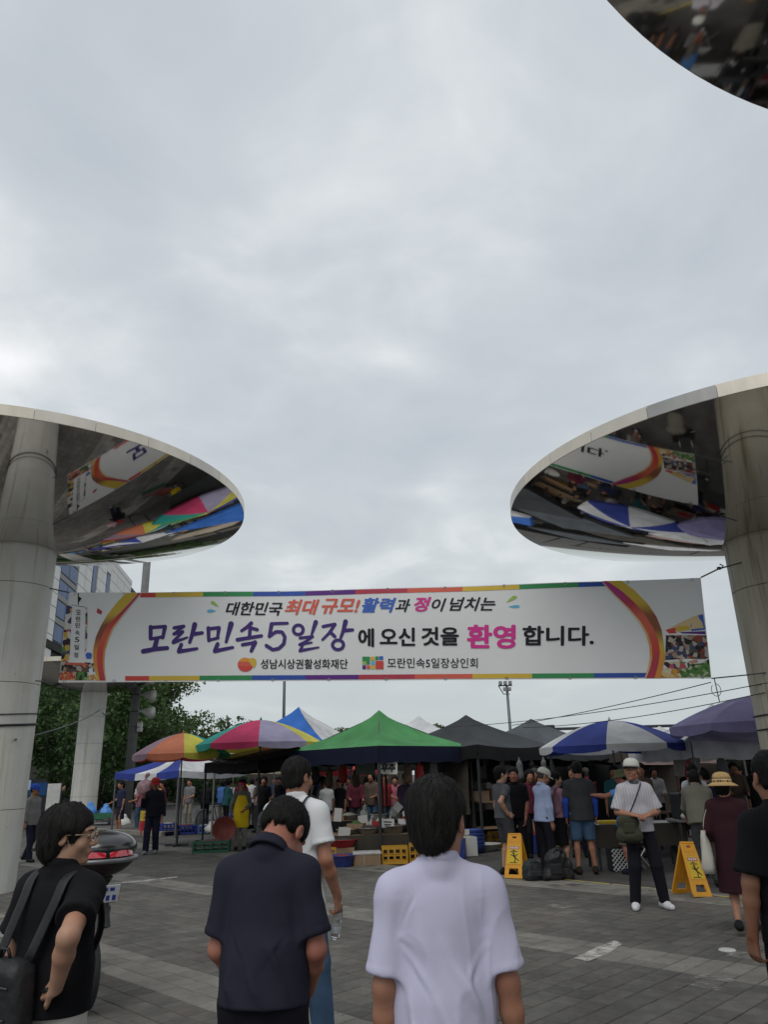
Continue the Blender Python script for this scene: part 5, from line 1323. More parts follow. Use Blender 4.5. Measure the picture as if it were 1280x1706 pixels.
for k, (lb, K, m) in enumerate((('brown tarp hung behind the grain stall', [(0.75, 18.9, .75), (1.75, 17.95, .75), (1.75, 17.95, 2.05), (0.75, 18.9, 2.05)], T_brown),
    ('black tarp wall at the back of the charcoal tent', [(1.0, 22.6, .0), (3.6, 22.8, .0), (3.6, 22.8, 2.2), (1.0, 22.6, 2.2)], T_black),
    ('black tarp wall behind the slate tent', [(3.4, 25.0, 0), (7.6, 25.6, 0), (7.6, 25.6, 2.3), (3.4, 25, 2.3)], T_black),
    ('dark tarp wall behind the white tent', [(7.4, 23.4, 0), (12.6, 23.4, 0), (12.6, 23.4, 2.2), (7.4, 23.4, 2.2)], T_brown),
    ('far dark tarp wall closing the left aisle', [(-6.5, 36, 0), (1.0, 37.5, 0), (1, 37.5, 2.4), (-6.5, 36, 2.4)], T_brown),
    ('far dark tarp wall closing the right aisle', [(1.0, 33.5, 0), (9.0, 33, 0), (9, 33, 2.4), (1, 33.5, 2.4)], T_black),
    ('pinkish sagging awning under the white tent', [(6.2, 19.6, 1.95), (8.9, 19.6, 2.0), (8.9, 21.4, 1.7), (6.2, 21.4, 1.72)], fab('pale pink', (0.50, 0.36, 0.33), .3)))):
    cloth_sheet(lb, K, m, .15 if k == 6 else 0.0)
def umbrella(label, x, y, R_, za, ze, cols, base=True, a0=0.0, val=.17, n=None, pole_r=.02, polem=None, group='market umbrellas', under=None, tilt=(0, 0), zg=0.0):
    t = thing('market_umbrella', label, 'umbrella', (x, y, zg), 0, group); n = n or len(cols); za -= zg; ze -= zg
    M = Matrix.Rotation(tilt[0], 3, 'X') @ Matrix.Rotation(tilt[1], 3, 'Y'); C0 = Vector((0, 0, za))
    def P_(r, a, dz=0):
        w = ((a - a0) / (2 * PI) * n) % 1.0; sc = 1 - .055 * math.sin(PI * w) * r / R_
        z = -(za - ze) * (r / R_) ** 1.65 - .05 * math.sin(PI * w) * math.sin(PI * r / R_); return C0 + M @ Vector((r * sc * math.cos(a), r * sc * math.sin(a), z + dz))
    for k in range(n):
        b0 = a0 + 2 * PI * k / n; q = MB(); J, I = 9, 8
        for j in range(J + 1):
            for i in range(I + 1): q.v.append(tuple(P_(R_ * max(.004, j / J), b0 + 2 * PI / n * i / I)))
        for j in range(J):
            for i in range(I): a = j * (I + 1) + i; q.f.append([a, a + I + 1, a + I + 2, a + 1]); q.m.append(0)
        o = len(q.v)
        for j in (0, 1):
            for i in range(I + 1):
                w = i / I; q.v.append(tuple(P_(R_ * 1.001, b0 + 2 * PI / n * w, -(val * (.62 + .38 * math.sin(PI * w) ** .5)) * j)))
        for i in range(I): q.f.append([o + i, o + I + 1 + i, o + I + 2 + i, o + i + 1]); q.m.append(0)
        q.build('canopy_panel', cols[k % len(cols)], t, True)
    q = MB()
    for k in range(n):
        b0 = a0 + 2 * PI * k / n; q.tube([P_(R_ * f, b0, -.015) for f in (.03, .3, .6, .85, 1.0)], .007, 5); q.tube([P_(R_ * .5, b0, -.02), C0 + M @ Vector((0, 0, -(za - ze) * 1.15))], .006, 5)
    q.build('ribs', m_steel, t)
    q = MB(); q.lathe([(.02, za - .01), (.035, za + .02), (.02, za + .05), (.0001, za + .09)], 10); q.build('finial', cols[0], t, True)
    q = MB(); q.tube([(0, 0, .05), (0, 0, za - .02)], pole_r, 8); q.build('pole', polem or m_post, t, True)
    if base:
        q = MB(); q.box((0, 0, .035), (.62, .07, .05), bev=.01); q.box((0, 0, .036), (.07, .62, .054), bev=.01); q.tube([(0, 0, .02), (0, 0, .42)], .032, 8); q.build('base', m_post, t)
    return t
umbrella('orange and purple segmented parasol on the far left with a cross foot', -5.72, 21.4, 1.30, 2.86, 2.30, [T_ora, T_yel, T_teal, T_white, T_rose, T_ora, T_red, fab('faded mauve', (.30, .20, .25), .15)], a0=RAD(-118))
umbrella('large striped parasol with teal, rose and yellow segments', -3.50, 20.9, 1.70, 3.12, 2.49, [T_teal, T_rose, T_lav, T_yel, T_dblue, T_ora, T_yel, T_grn if False else T_green], a0=RAD(-172))
umbrella('blue and white segmented parasol behind the man in the white cap', 4.94, 17.4, 1.63, 2.65, 2.10, [T_white, T_dblue], n=8, a0=RAD(-110), val=.16, polem=mat('blue grey pole', (.10, .13, .18), rough=.4))
umbrella('plain purple parasol behind the stained right column', 7.45, 15.5, 1.79, 2.95, 2.38, [T_pur], n=8, a0=RAD(-100), val=.2)
# the purple parasol's paler top and the blue one behind are the same cloth; sign boards follow
m_card = mat('white card', (0.55, 0.55, 0.53), rough=.7, var=.05); m_text = mat('card ink', (0.02, 0.025, 0.022), rough=.7)
def sign_board(label, s, c, w, h, rz=0.0, tilt=0.0, m=None, bold=.05, name='stall_sign', lines=None):
    t = thing(name, label, 'sign', c, rz); q = MB(); q.box((0, 0, 0), (w, .012, h), bev=.003); q.build('board', m or m_card, t)
    if s == ['|']:
        for i in range(2):
            q = MB(); q.box((0, -.0075, h * (.16 - .30 * i)), (w * (.62 - .1 * i), .003, h * .13)); q.build('ink_line', m_text, t)
    elif s:
        n = len(s)
        for i, ln in enumerate(s):
            V, F = text_geo(ln, bold); lo, hi = V.min(0), V.max(0); hh = h * .8 / n; z1 = h * .40 - i * hh
            q = MB(); q.v = [((v[0] - lo[0]) / (hi[0] - lo[0]) * w * .8 - w * .4, -.0095, z1 - hh * .92 + (v[1] - lo[1]) / (hi[1] - lo[1]) * hh * .84) for v in V]; q.f = F; q.m = [0] * len(F); q.build('lettering', m_text, t)
    t.rotation_euler = (0, tilt, rz); return t
sign_board('white hand-lettered sign hanging under the green tent', ['후추'], (-0.06, 16.45, 1.77), .38, .26, 0.0, .05)
sign_board('grey sign hanging further back under the green tent', None, (-0.62, 18.9, 1.78), .46, .28, 0, 0, mat('dim card', (.17, .18, .17), rough=.8))
sign_board('small beige sign beside the head of the man in the white T-shirt', ['소'], (-2.22, 20.0, 1.78), .22, .30, 0, 0, mat('beige card', (.33, .31, .24), rough=.8))
sign_board('pale placard under the white tent on the right', None, (6.6, 17.6, 1.62), .62, .42, .1, .1, mat('placard', (.32, .30, .26), rough=.8))

# ------------------------------------------------------------------ stall furniture and goods
def crate(label, c, d, m, rz=0.0, group=None, fill=None, slots=True):
    t = thing('crate', label, 'crate', c, rz, group); w, l, h = d; th = .018
    q = MB(); q.box((0, 0, th / 2), (w, l, th)); q.build('floor', m, t)
    for s in (-1, 1):
        for ax in (0, 1):
            L = w if ax == 0 else l - 2 * th; q = MB(); off = (l / 2 - th / 2) * s if ax == 0 else (w / 2 - th / 2) * s
            nb = 5
            def B(x, z, lx, lz):
                if ax == 0: q.box((x, off, z), (lx, th, lz))
                else: q.box((off, x, z), (th, lx, lz))
            B(0, th + .02, L, .04); B(0, h - .025, L, .05)
            for i in range(nb): x = -L / 2 + L * i / (nb - 1); x = max(-L / 2 + .0125, min(L / 2 - .0125, x)); B(x, h / 2, .025, h - .10)
            B(0, h * .5, L - .06, .022)
            q.build('side', m, t)
    if fill is not None:
        q = MB(); heap(q, w - .06, l - .06, h - .06, .07); q.build('contents', fill, t, True)
    return t
def heap(q, w, l, z0, h, n=9, seed=3):
    R_ = random.Random(seed + int(w * 1000)); o = len(q.v)
    for j in range(n + 1):
        for i in range(n + 1):
            x, y = (i / n - .5), (j / n - .5); q.v.append((x * w, y * l, z0 + h * max(0, 1 - (2.1 * max(abs(x), abs(y))) ** 2.2) + R_.uniform(0, .022)))
    for j in range(n):
        for i in range(n): a = o + j * (n + 1) + i; q.f.append([a, a + 1, a + n + 2, a + n + 1]); q.m.append(0)
m_ycr = mat('yellow crate', (0.56, 0.30, 0.03), rough=.5, var=.12); m_gcr = mat('green crate', (0.03, 0.13, 0.07), rough=.5); m_bcr = mat('blue crate', (0.03, 0.05, 0.26), rough=.5)
m_board = mat('cardboard', (0.27, 0.185, 0.115), rough=.85, var=.12); m_redp = mat('red plastic', (0.36, 0.03, 0.035), rough=.4); m_blup = mat('blue plastic', (0.04, 0.07, 0.27), rough=.4)
m_alu = mat('dull aluminium', (0.30, 0.30, 0.29), rough=.38, metal=.8, var=.15); m_wht = mat('white plastic', (0.5, 0.5, 0.48), rough=.4)
def fill(nm, c, sc=70): return mat('heap ' + nm, c, rough=.85, var=.45, scale=sc, bump=.6, bscale=sc * 1.5)
F_dark, F_grn, F_whi, F_red, F_tan, F_yel, F_oni = fill('beans', (.05, .04, .035)), fill('greens', (.05, .11, .03)), fill('garlic', (.42, .40, .34)), fill('chilli', (.24, .03, .02)), fill('grain', (.26, .19, .11)), fill('millet', (.36, .29, .06)), fill('onion', (.16, .07, .08))
crate('left one of two yellow lattice crates in front of the grain stall', (0.02, 15.95, 0), (.50, .36, .31), m_ycr, .05, 'yellow crates at the grain stall')
crate('right one of two yellow lattice crates in front of the grain stall', (0.55, 16.02, 0), (.48, .36, .34), m_ycr, -.04, 'yellow crates at the grain stall')
crate('yellow crate half hidden behind the white T-shirt man', (-1.35, 16.1, 0), (.42, .36, .32), m_ycr, .1)
crate('shadowed yellow crate standing beside the clothes rack post', (2.5, 19.0, 0), (.5, .36, .30), m_ycr, .1)
crate('green crate of dark onions at the feet of the apron woman', (-4.35, 19.45, 0), (.85, .50, .26), m_gcr, .1, None, F_oni)
def basin(label, c, r, h, m, fl=None, name='basin', hh=.05):
    t = thing(name, label, 'basin', c); q = MB(); q.lathe([(r * .7, 0), (r * .72, .004), (r * .98, h), (r * 1.03, h + .006), (r * 1.03, h - .006), (r * .95, h - .004), (r * .68, .012), (.0001, .012)], 26); q.build('bowl', m, t, True)
    if fl: q = MB(); q.lathe([(r * .93, h * .72), (r * .6, h * .8 + hh * .7), (r * .25, h * .8 + hh), (.0001, h * .8 + hh * 1.05)], 20); q.build('contents', fl, t, True)
    return t
q = MB(); q.box((0, 0, .095), (.52, .40, .19), bev=.004); bx = thing('cardboard_box', 'low brown cardboard box with a white foam lid beside the yellow crates', 'box', (-0.52, 15.85, 0), .08)
q.build('box', m_board, bx); q = MB(); q.box((0, 0, .215), (.55, .42, .045), bev=.01); q.build('lid', m_wht, bx); q = MB(); q.box((-.06, -.2025, .10), (.03, .004, .18)); q.build('tape', mat('box tape', (.36, .29, .2), rough=.4), bx)
basin('dark blue plastic tub on the ground in front of the grain stall', (-0.98, 15.65, 0), .24, .2, m_blup, F_red)
basin('red basin stacked on the blue tub side of the stall', (-1.02, 16.15, .30), .30, .14, m_redp, F_dark); q = MB(); q.box((0, 0, .15), (.5, .4, .3), bev=.004); tag(q.build('low_stand', m_board, loc=(-1.02, 16.15, 0)), 'low box stand under the red basin', 'box')
def stall_table(label, c, w, l, h, rz, m_top, cover=None):
    t = thing('stall_table', label, 'table', c, rz); q = MB(); q.box((0, 0, h - .02), (w, l, .04), bev=.005); q.build('top', m_top, t)
    for sx in (-1, 1):
        for sy in (-1, 1): q = MB(); q.box((sx * (w / 2 - .05), sy * (l / 2 - .05), (h - .04) / 2), (.04, .04, h - .04)); q.build('leg', m_post, t)
    if cover: q = MB(); q.box((0, -l / 2 - .008, h - .18), (w, .008, .36)); q.build('cover', cover, t)
    return t
stall_table('low display table of the grain stall behind the yellow crates', (-.2, 16.75, 0), 2.2, .95, .50, .05, m_board, T_brown)
stall_table('rear display table of the grain stall', (-.25, 17.7, 0), 2.4, .8, .72, .05, m_board, T_black)
for k, (x, y, z, r, h, m, fl, lb) in enumerate(((-.95, 16.5, .50, .21, .10, m_alu, F_tan, 'steel bowl of grain, leftmost on the low table'), (-.5, 16.45, .50, .22, .12, m_alu, F_dark, 'steel bowl of black beans behind the cardboard box'), (0.0, 16.5, .50, .25, .15, m_alu, F_dark, 'wide steel basin behind the left yellow crate'),
     (.52, 16.55, .50, .25, .15, m_alu, F_oni, 'wide steel basin behind the right yellow crate'), (-.7, 16.95, .50, .22, .10, m_wht, F_yel, 'white bowl of yellow millet on the low table'), (-.22, 17.0, .50, .2, .12, m_redp, F_whi, 'red bowl heaped with white garlic'), (.22, 17.0, .50, .2, .12, m_alu, F_grn, 'steel bowl heaped with greens'), (.66, 17.05, .50, .22, .11, m_wht, F_oni, 'white bowl of purple beans at the right table end'),
     (-.95, 17.6, .72, .2, .1, m_alu, F_whi, 'steel bowl of garlic on the rear table, left'), (-.3, 17.65, .72, .2, .1, m_wht, F_dark, 'white bowl of dark beans on the rear table'), (.35, 17.7, .72, .22, .1, m_alu, F_tan, 'steel bowl of grain on the rear table, right'))):
    basin(lb, (x, y, z), r, h, m, fl, hh=.07)
m_bag = mat('clear bag', (.42, .44, .42), rough=.25, var=.2, scale=20, bump=.6, bscale=30)
def sack(label, c, r, h, m, seed=1, name='plastic_bag', cat='bag', knot=True, handles=False):
    F = Field((-r * 1.4, -r * 1.4, -.02), (r * 1.4, r * 1.4, h * 1.35), max(.008, r / 11))
    F.op(ellip((0, 0, h * .40), (r, r * .85, h * .46)), .03); F.op(rcone((0, 0, h * .6), (0, 0, h * .95), r * .55, r * (.16 if knot else .42)), r * .3)
    if knot: F.op(rcone((0, 0, h * .95), (r * .2, 0, h * 1.15), r * .14, r * .28), r * .1)
    F.cut((0, 0, 0), (0, 0, -1)); V, Q = F.surf(); N_ = vnormals(V, Q); V = wrinkle(V, N_, r * .10, seed, (2.2 / r, 2.2 / r, 1.2 / r)); V[:, 2] = np.maximum(V[:, 2], 0.0)
    return tag(obj(name, raw_mesh(name, V, Q, m, smooth=True), None, c), label, cat)
for k, (x, y, z, r, h, lb) in enumerate(((-.45, 17.0, .50, .10, .26, 'knotted clear bag of garlic beside the red bowl'), (-.05, 17.28, .50, .11, .27, 'clear bag behind the price card'), (.45, 17.3, .50, .10, .25, 'clear bag at the right of the low table'), (.05, 17.7, .72, .11, .26, 'clear bag on the rear table'), (-.62, 17.75, .72, .1, .24, 'pale bag on the rear table, left of the beans'))):
    sack(lb, (x, y, z), r, h, m_bag, k)
for k, (x, y, z, w, h, rz, ti, tx_, lb) in enumerate(((-.10, 16.32, .70, .26, .17, .05, .05, ['|'], 'white price card clipped in front of the wide steel basin'), (-.62, 16.85, .74, .20, .20, .2, -.1, None, 'blank white card standing on the low table'), (-1.15, 16.9, .86, .16, .26, .1, .1, None, 'tall grey card at the left table end'),
     (.12, 17.35, .96, .17, .17, .1, .78, None, 'white diamond-turned card beside the tent post'), (.62, 17.4, .98, .13, .15, 0, .1, None, 'small white card on the rear table'), (-.98, 16.25, .55, .24, .2, .0, .12, None, 'grey card hanging in front of the steel bowl of grain'))):
    sign_board(lb, tx_, (x, y, z), w, h, rz, ti, None, .03, 'price_card')
basin('white enamel basin on the ground under the charcoal tent', (2.05, 18.05, 0), .34, .13, m_wht, None)
# clothes rack and shelf under the charcoal tent
t = thing('clothes_rack', 'steel rack of hanging clothes under the charcoal tent', 'rack', (2.55, 19.3, 0), .35)
q = MB(); q.tube([(-1.0, 0, 2.05), (1.0, 0, 2.05)], .016, 6); q.tube([(-1.0, 0, 0), (-1.0, 0, 2.1)], .018, 6); q.tube([(1.0, 0, 0), (1.0, 0, 2.1)], .018, 6); q.tube([(-1.0, .0, 1.45), (1.0, 0, 1.45)], .014, 6); q.build('rail', m_steel, t)
gm = [cloth('hung white', (.42, .42, .41)), cloth('hung black', (.014, .014, .016)), cloth('hung navy', (.02, .025, .06)), cloth('hung brown', (.10, .065, .05)), cloth('hung grey', (.14, .14, .145))]
for k in range(13):
    c_ = [0, 1, 4, 1, 3, 0, 1, 2, 1, 4, 0, 1, 3][k]; F = None; q = MB(); w = rnd.uniform(.19, .25); h = rnd.uniform(.5, .68)
    prof = [(0, 0), (.035, .0), (.09, -.02), (w, -.07), (w + .06, -.24), (w - .02, -.26), (w - .05, -.16), (w - .06, -h), (0, -h)]
    pts = prof + [(-x, z) for x, z in reversed(prof[1:-1])]; n = len(pts)
    for yy in (-.035, .035): q.v += [(x, yy + .02 * math.sin(z * 17 + k + x * 12), z) for x, z in pts]
    q.f = [list(range(n))[::-1], list(range(n, 2 * n))] + [[i, (i + 1) % n, n + (i + 1) % n, n + i] for i in range(n)]; q.m = [0] * len(q.f)
    up = k < 8; kk = k if up else k - 8
    x = -.9 + kk * (.25 if up else .38); rz = .35 + rnd.uniform(-.5, .5); ca, sa = math.cos(.35), math.sin(.35)
    tag(q.build('hanging_garment', gm[c_], loc=(2.55 + x * ca, 19.3 + x * sa, 2.02 if up else 1.42), rot=(0, 0, rz)), '%s garment, %s from the left on the %s rail of the clothes rack' % (['white', 'black', 'navy', 'brown', 'grey'][c_], ['first', 'second', 'third', 'fourth', 'fifth', 'sixth', 'seventh', 'eighth'][kk], 'upper' if up else 'lower'), 'garment', 'clothes on the rack')
t = thing('shelf_unit', 'dark shelf of cartons below the hanging clothes', 'shelf', (2.65, 18.75, 0), .3)
for sx in (-.7, .7):
    for sy in (-.2, .2): q = MB(); q.box((sx, sy, .5), (.035, .035, 1.0)); q.build('post', m_post, t)
for z in (.42, .98): q = MB(); q.box((0, 0, z), (1.5, .5, .03)); q.build('board', m_board, t)
for k, (x, z, w, h, lb) in enumerate(((-.45, .995, .42, .22, 'left'), (.05, .995, .40, .26, 'middle'), (.5, .995, .36, .2, 'right'))):
    q = MB(); q.box((0, 0, h / 2 + .002), (w, .34, h), bev=.004); ca, sa = math.cos(.3), math.sin(.3); tag(q.build('carton', m_board, loc=(2.45 + x * ca, 18.75 + x * sa, z), rot=(0, 0, .3)), 'brown carton at the %s of the dark shelf top' % lb, 'carton', 'cartons on the shelf')
# left kerb stall
for k, (x, y, m, lb, d) in enumerate(((-7.25, 26.0, m_bcr, 'deep blue crate, left of the kerb goods', (.5, .4, .34)), (-6.7, 26.15, m_bcr, 'blue crate beside the tent leg', (.5, .4, .26)), (-6.15, 26.3, mat('light blue crate', (.08, .16, .42), rough=.5), 'lighter blue crate at the kerb', (.5, .4, .24)), (-5.45, 26.6, m_bcr, 'tall blue crate, right of the kerb goods', (.55, .45, .48)))):
    crate(lb, (x, y, 0), d, m, .5, 'blue crates at the kerb stall', [F_whi, F_red, F_whi, F_grn][k])
crate('yellow box stacked on a red one at the kerb stall', (-8.05, 26.4, .42), (.45, .4, .3), mat('bright yellow box', (.62, .45, .05), rough=.5), .5); q = MB(); q.box((0, 0, .2), (.5, .45, .40), bev=.01); tag(q.build('box', m_redp, loc=(-8.05, 26.4, 0), rot=(0, 0, .5)), 'red box under the yellow one at the kerb stall', 'box')
sack('white sack in the kerb stall goods', (-5.85, 26.0, 0), .22, .30, m_wht, 5, knot=False)
q = MB(); q.lathe([(.17, 0), (.19, .02), (.19, .66), (.165, .68), (.0001, .68)], 20); tag(q.build('drum', mat('grey drum', (.22, .22, .21), rough=.5), smooth=True, loc=(-6.6, 27.5, 0)), 'pale grey drum behind the blue crates', 'drum')
t = thing('bicycle', 'dark bicycle parked behind the kerb goods', 'bicycle', (-6.0, 27.6, 0), .7)
for x in (-.5, .5):
    q = MB(); q.tube([(x + .32 * math.cos(a), 0, .335 + .32 * math.sin(a)) for a in np.linspace(0, 2 * PI, 29)[:-1]], .018, 6, closed=True)
    for a in np.linspace(0, PI, 9)[:-1]: q.tube([(x + .31 * math.cos(a), 0, .335 + .31 * math.sin(a)), (x - .31 * math.cos(a), 0, .335 - .31 * math.sin(a))], .003, 4)
    q.build('wheel', m_cable, t)
q = MB()
for a, b2 in (((-.5, 0, .335), (-.05, 0, .32)), ((-.05, 0, .32), (-.18, 0, .80)), ((-.18, 0, .78), (-.5, 0, .335)), ((-.17, 0, .74), (.36, 0, .80)), ((-.05, 0, .32), (.37, 0, .72)), ((.36, 0, .92), (.5, 0, .335))): q.tube([a, b2], .016, 6)
q.build('frame', mat('bike paint', (.05, .06, .07), rough=.35), t); q = MB(); q.tube([(.30, -.28, .98), (.40, -.1, .98), (.36, 0, .94), (.40, .1, .98), (.30, .28, .98)], .012, 6); q.build('handlebar', m_steel, t)
q = MB(); q.box((-.2, 0, .84), (.26, .15, .06), bev=.02); q.build('saddle', m_cable, t)
t = thing('hand_cart', 'low green hand cart loaded with bright blue sacks near the slim column', 'cart', (-11.35, 30.6, 0), .3)
q = MB(); q.box((0, 0, .33), (1.3, .8, .06), bev=.02); q.box((0, -.42, .44), (1.3, .04, .22)); q.box((-.66, 0, .44), (.04, .8, .22)); q.build('tray', m_gcr, t)
for x in (-.45, .45): q = MB(); q.lathe([(.0001, -.04), (.18, -.04), (.20, 0), (.18, .04), (.0001, .04)], 18); q.xf(Matrix.Translation((x, -.5, .20)) @ Matrix.Rotation(PI / 2, 4, 'X')); q.build('wheel', m_cable, t, True)
m_bsack = mat('bright blue sack', (.06, .22, .56), rough=.4, var=.15, scale=6, bump=.4)
sack('bright blue sack on the hand cart, nearer the column', (-11.5, 30.4, .36), .24, .52, m_bsack, 3, knot=False); sack('bright blue sack on the right of the hand cart', (-10.95, 30.5, .36), .23, .44, m_bsack, 4, knot=False); sack('white sack beside the hand cart', (-10.2, 30.4, 0), .26, .40, m_wht, 6, knot=False)
t = thing('notice_stand', 'tall plain white notice stand behind the woman in glasses', 'sign stand', (-10.75, 25.2, 0), .25)
q = MB(); q.box((0, 0, .83), (.40, .10, 1.62), bev=.01); q.build('panel', m_wht, t); q = MB(); q.box((0, .03, .012), (.5, .3, .024)); q.build('foot', m_frame, t); q = MB(); q.box((.21, 0, .83), (.02, .11, 1.6)); q.build('edge', m_frame, t)
t = thing('road_sign', 'small blue and white direction sign near the left column', 'sign', (-13.8, 29.5, 0), .1)
q = MB(); q.tube([(.2, 0, 0), (.2, 0, 1.95)], .03, 8); q.build('post', m_steel, t); q = MB(); q.box((0, -.04, 1.62), (.62, .02, .34), bev=.005); q.build('plate', mat('sign pale blue', (.33, .42, .52), rough=.4), t); q = MB(); q.box((-.2, -.053, 1.56), (.16, .004, .14)); q.build('emblem', m_bcr, t)
# the dark van parked under the trees
t = thing('parked_van', 'dark van in the shade behind the far left walker', 'van', (-15.8, 33.5, 0), .4)
q = MB(); q.prism([(-2.1, .35), (2.2, .35), (2.25, .95), (1.5, 1.15), (1.0, 1.85), (-2.0, 1.9), (-2.15, 1.0)], -.85, .85); q.xf(Matrix.Rotation(PI / 2, 4, 'X')); q.build('body', mat('dark paint', (.02, .022, .03), rough=.25, coat=.5), t)
for x in (-1.35, 1.45):
    for y in (-.84, .84): q = MB(); q.lathe([(.0001, -.1), (.30, -.1), (.33, -.05), (.33, .05), (.3, .1), (.0001, .1)], 20); q.xf(Matrix.Translation((x, y, .33)) @ Matrix.Rotation(PI / 2, 4, 'X')); q.build('wheel', m_cable, t, True)
for x0, x1 in ((-1.85, -.75), (-.65, .35), (.42, 1.1)): q = MB(); q.box(((x0 + x1) / 2, -.856, 1.45), (x1 - x0, .02, .5), bev=.006); q.build('window', m_glass, t)

# ------------------------------------------------------------------ caution boards
m_cau = mat('caution yellow', (0.66, 0.30, 0.015), rough=.42, var=.08, scale=6, spec=.45); m_cauy = mat('caution panel', (0.62, 0.42, 0.02), rough=.45, var=.06)
m_lab = mat('red label', (0.42, 0.07, 0.10), rough=.5); m_labw = mat('label white', (.62, .58, .62), rough=.5)
def caution(label, c, rz, lean=0.0):
    t = thing('caution_board', label, 'caution sign', c, rz, 'yellow caution boards by the floor tape'); t.rotation_euler = (0, lean, rz)
    H_, wt, wb, sp = .64, .22, .30, .40
    for s in (-1, 1):
        # tapering panel with a hand slot and an opening at the foot
        L = math.hypot(H_, sp / 2); ang = math.atan2(sp / 2, H_)
        def W(z): return (wb + (wt - wb) * z / L) / 2
        P0 = [(-W(0), 0), (W(0), 0), (W(L), L), (-W(L), L)]
        q = MB(); th = .022
        def piece(a, b2): # quad strips between outlines, extruded
            o = len(q.v); n = len(a)
            for yy in (-th / 2, th / 2): q.v += [(x, yy, z) for x, z in a] + [(x, yy, z) for x, z in b2]
            for i in range(n):
                j = (i + 1) % n
                q.f.append([o + i, o + j, o + n + j, o + n + i]); q.f.append([o + 2 * n + j, o + 2 * n + i, o + 3 * n + i, o + 3 * n + j])
                q.f.append([o + j, o + i, o + 2 * n + i, o + 2 * n + j]); q.f.append([o + n + i, o + n + j, o + 3 * n + j, o + 3 * n + i]); q.m += [0] * 4
        zc = [0, .20, L * .86, L]
        piece([(-W(0), 0), (W(0), 0), (W(.20), .20), (-W(.20), .20)], [(-W(0) + .06, .055), (W(0) - .06, .055), (W(.2) - .065, .145), (-W(.2) + .065, .145)])
        piece([(-W(.203), .203), (W(.203), .203), (W(L * .82), L * .82), (-W(L * .82), L * .82)], [(-.01, .35), (.01, .35), (.01, .36), (-.01, .36)])
        piece([(-W(L * .823), L * .823), (W(L * .823), L * .823), (W(L), L), (-W(L), L)], [(-.035, L * .90), (.035, L * .90), (.035, L * .945), (-.035, L * .945)])
        q.box((0, -s * 0.0 + .012, .30), (.02, .012, .2)); q.tube([(-W(.02), .0, .02), (-W(L) + .003, 0, L - .01)], .013, 6); q.tube([(W(.02), .0, .02), (W(L) - .003, 0, L - .01)], .013, 6)
        M = Matrix.Translation((0, s * sp / 2, .005)) @ Matrix.Rotation(s * ang, 4, 'X')
        if s > 0: M = M @ Matrix.Rotation(PI, 4, 'Z')
        q.xf(M); q.build('board', m_cau, t)
        def flat(nm, polys, m, off):
            q = MB()
            for p in polys: o = len(q.v); q.v += [(x, -th / 2 - off, z) for x, z in p]; q.f.append(list(range(o, o + len(p)))); q.m.append(0)
            q.xf(M); q.build(nm, m, t)
        flat('panel', [[(-W(.21) + .02, .215), (W(.21) - .02, .215), (W(.49) - .018, .495), (-W(.49) + .018, .495)]], m_cauy, .002)
        flat('label', [rect(-.085, .435, .085, .478)], m_lab, .004)
        for i in range(4): flat('label_mark', [rect(-.07 + .037 * i, .443, -.045 + .037 * i, .470)], m_labw, .006)
        for r_ in (rect(-.03, .412, .02, .424), rect(-.065, .392, .06, .404), rect(-.07, .228, .06, .238)): flat('printed_line', [r_], m_text, .004)
        rot = lambda P_, a, cx, cz: [(cx + (x * math.cos(a) - z * math.sin(a)), cz + (x * math.sin(a) + z * math.cos(a))) for x, z in P_]
        flat('pictogram', [[(-.008 + .016 * math.cos(a), .372 + .016 * math.sin(a)) for a in np.linspace(0, 2 * PI, 11)[:-1]], rot(rect(-.012, -.035, .012, .035), .5, .01, .325), rot(rect(-.006, -.04, .006, .04), 1.1, -.02, .335), rot(rect(-.006, -.035, .006, .035), -.9, .035, .34), rot(rect(-.007, -.04, .007, .04), 1.0, .055, .282), rot(rect(-.007, -.035, .007, .035), -.3, .02, .268)], m_text, .005)
    q = MB(); q.tube([(-wt / 2, 0, H_ + .002), (wt / 2, 0, H_ + .002)], .018, 8); q.build('hinge', m_cau, t)
    return t
caution('yellow folding caution board left of the black bags', (2.02, 13.45, 0), -.50, .0)
caution('yellow folding caution board beside the maroon dress', (3.98, 11.15, 0), .40, .07)

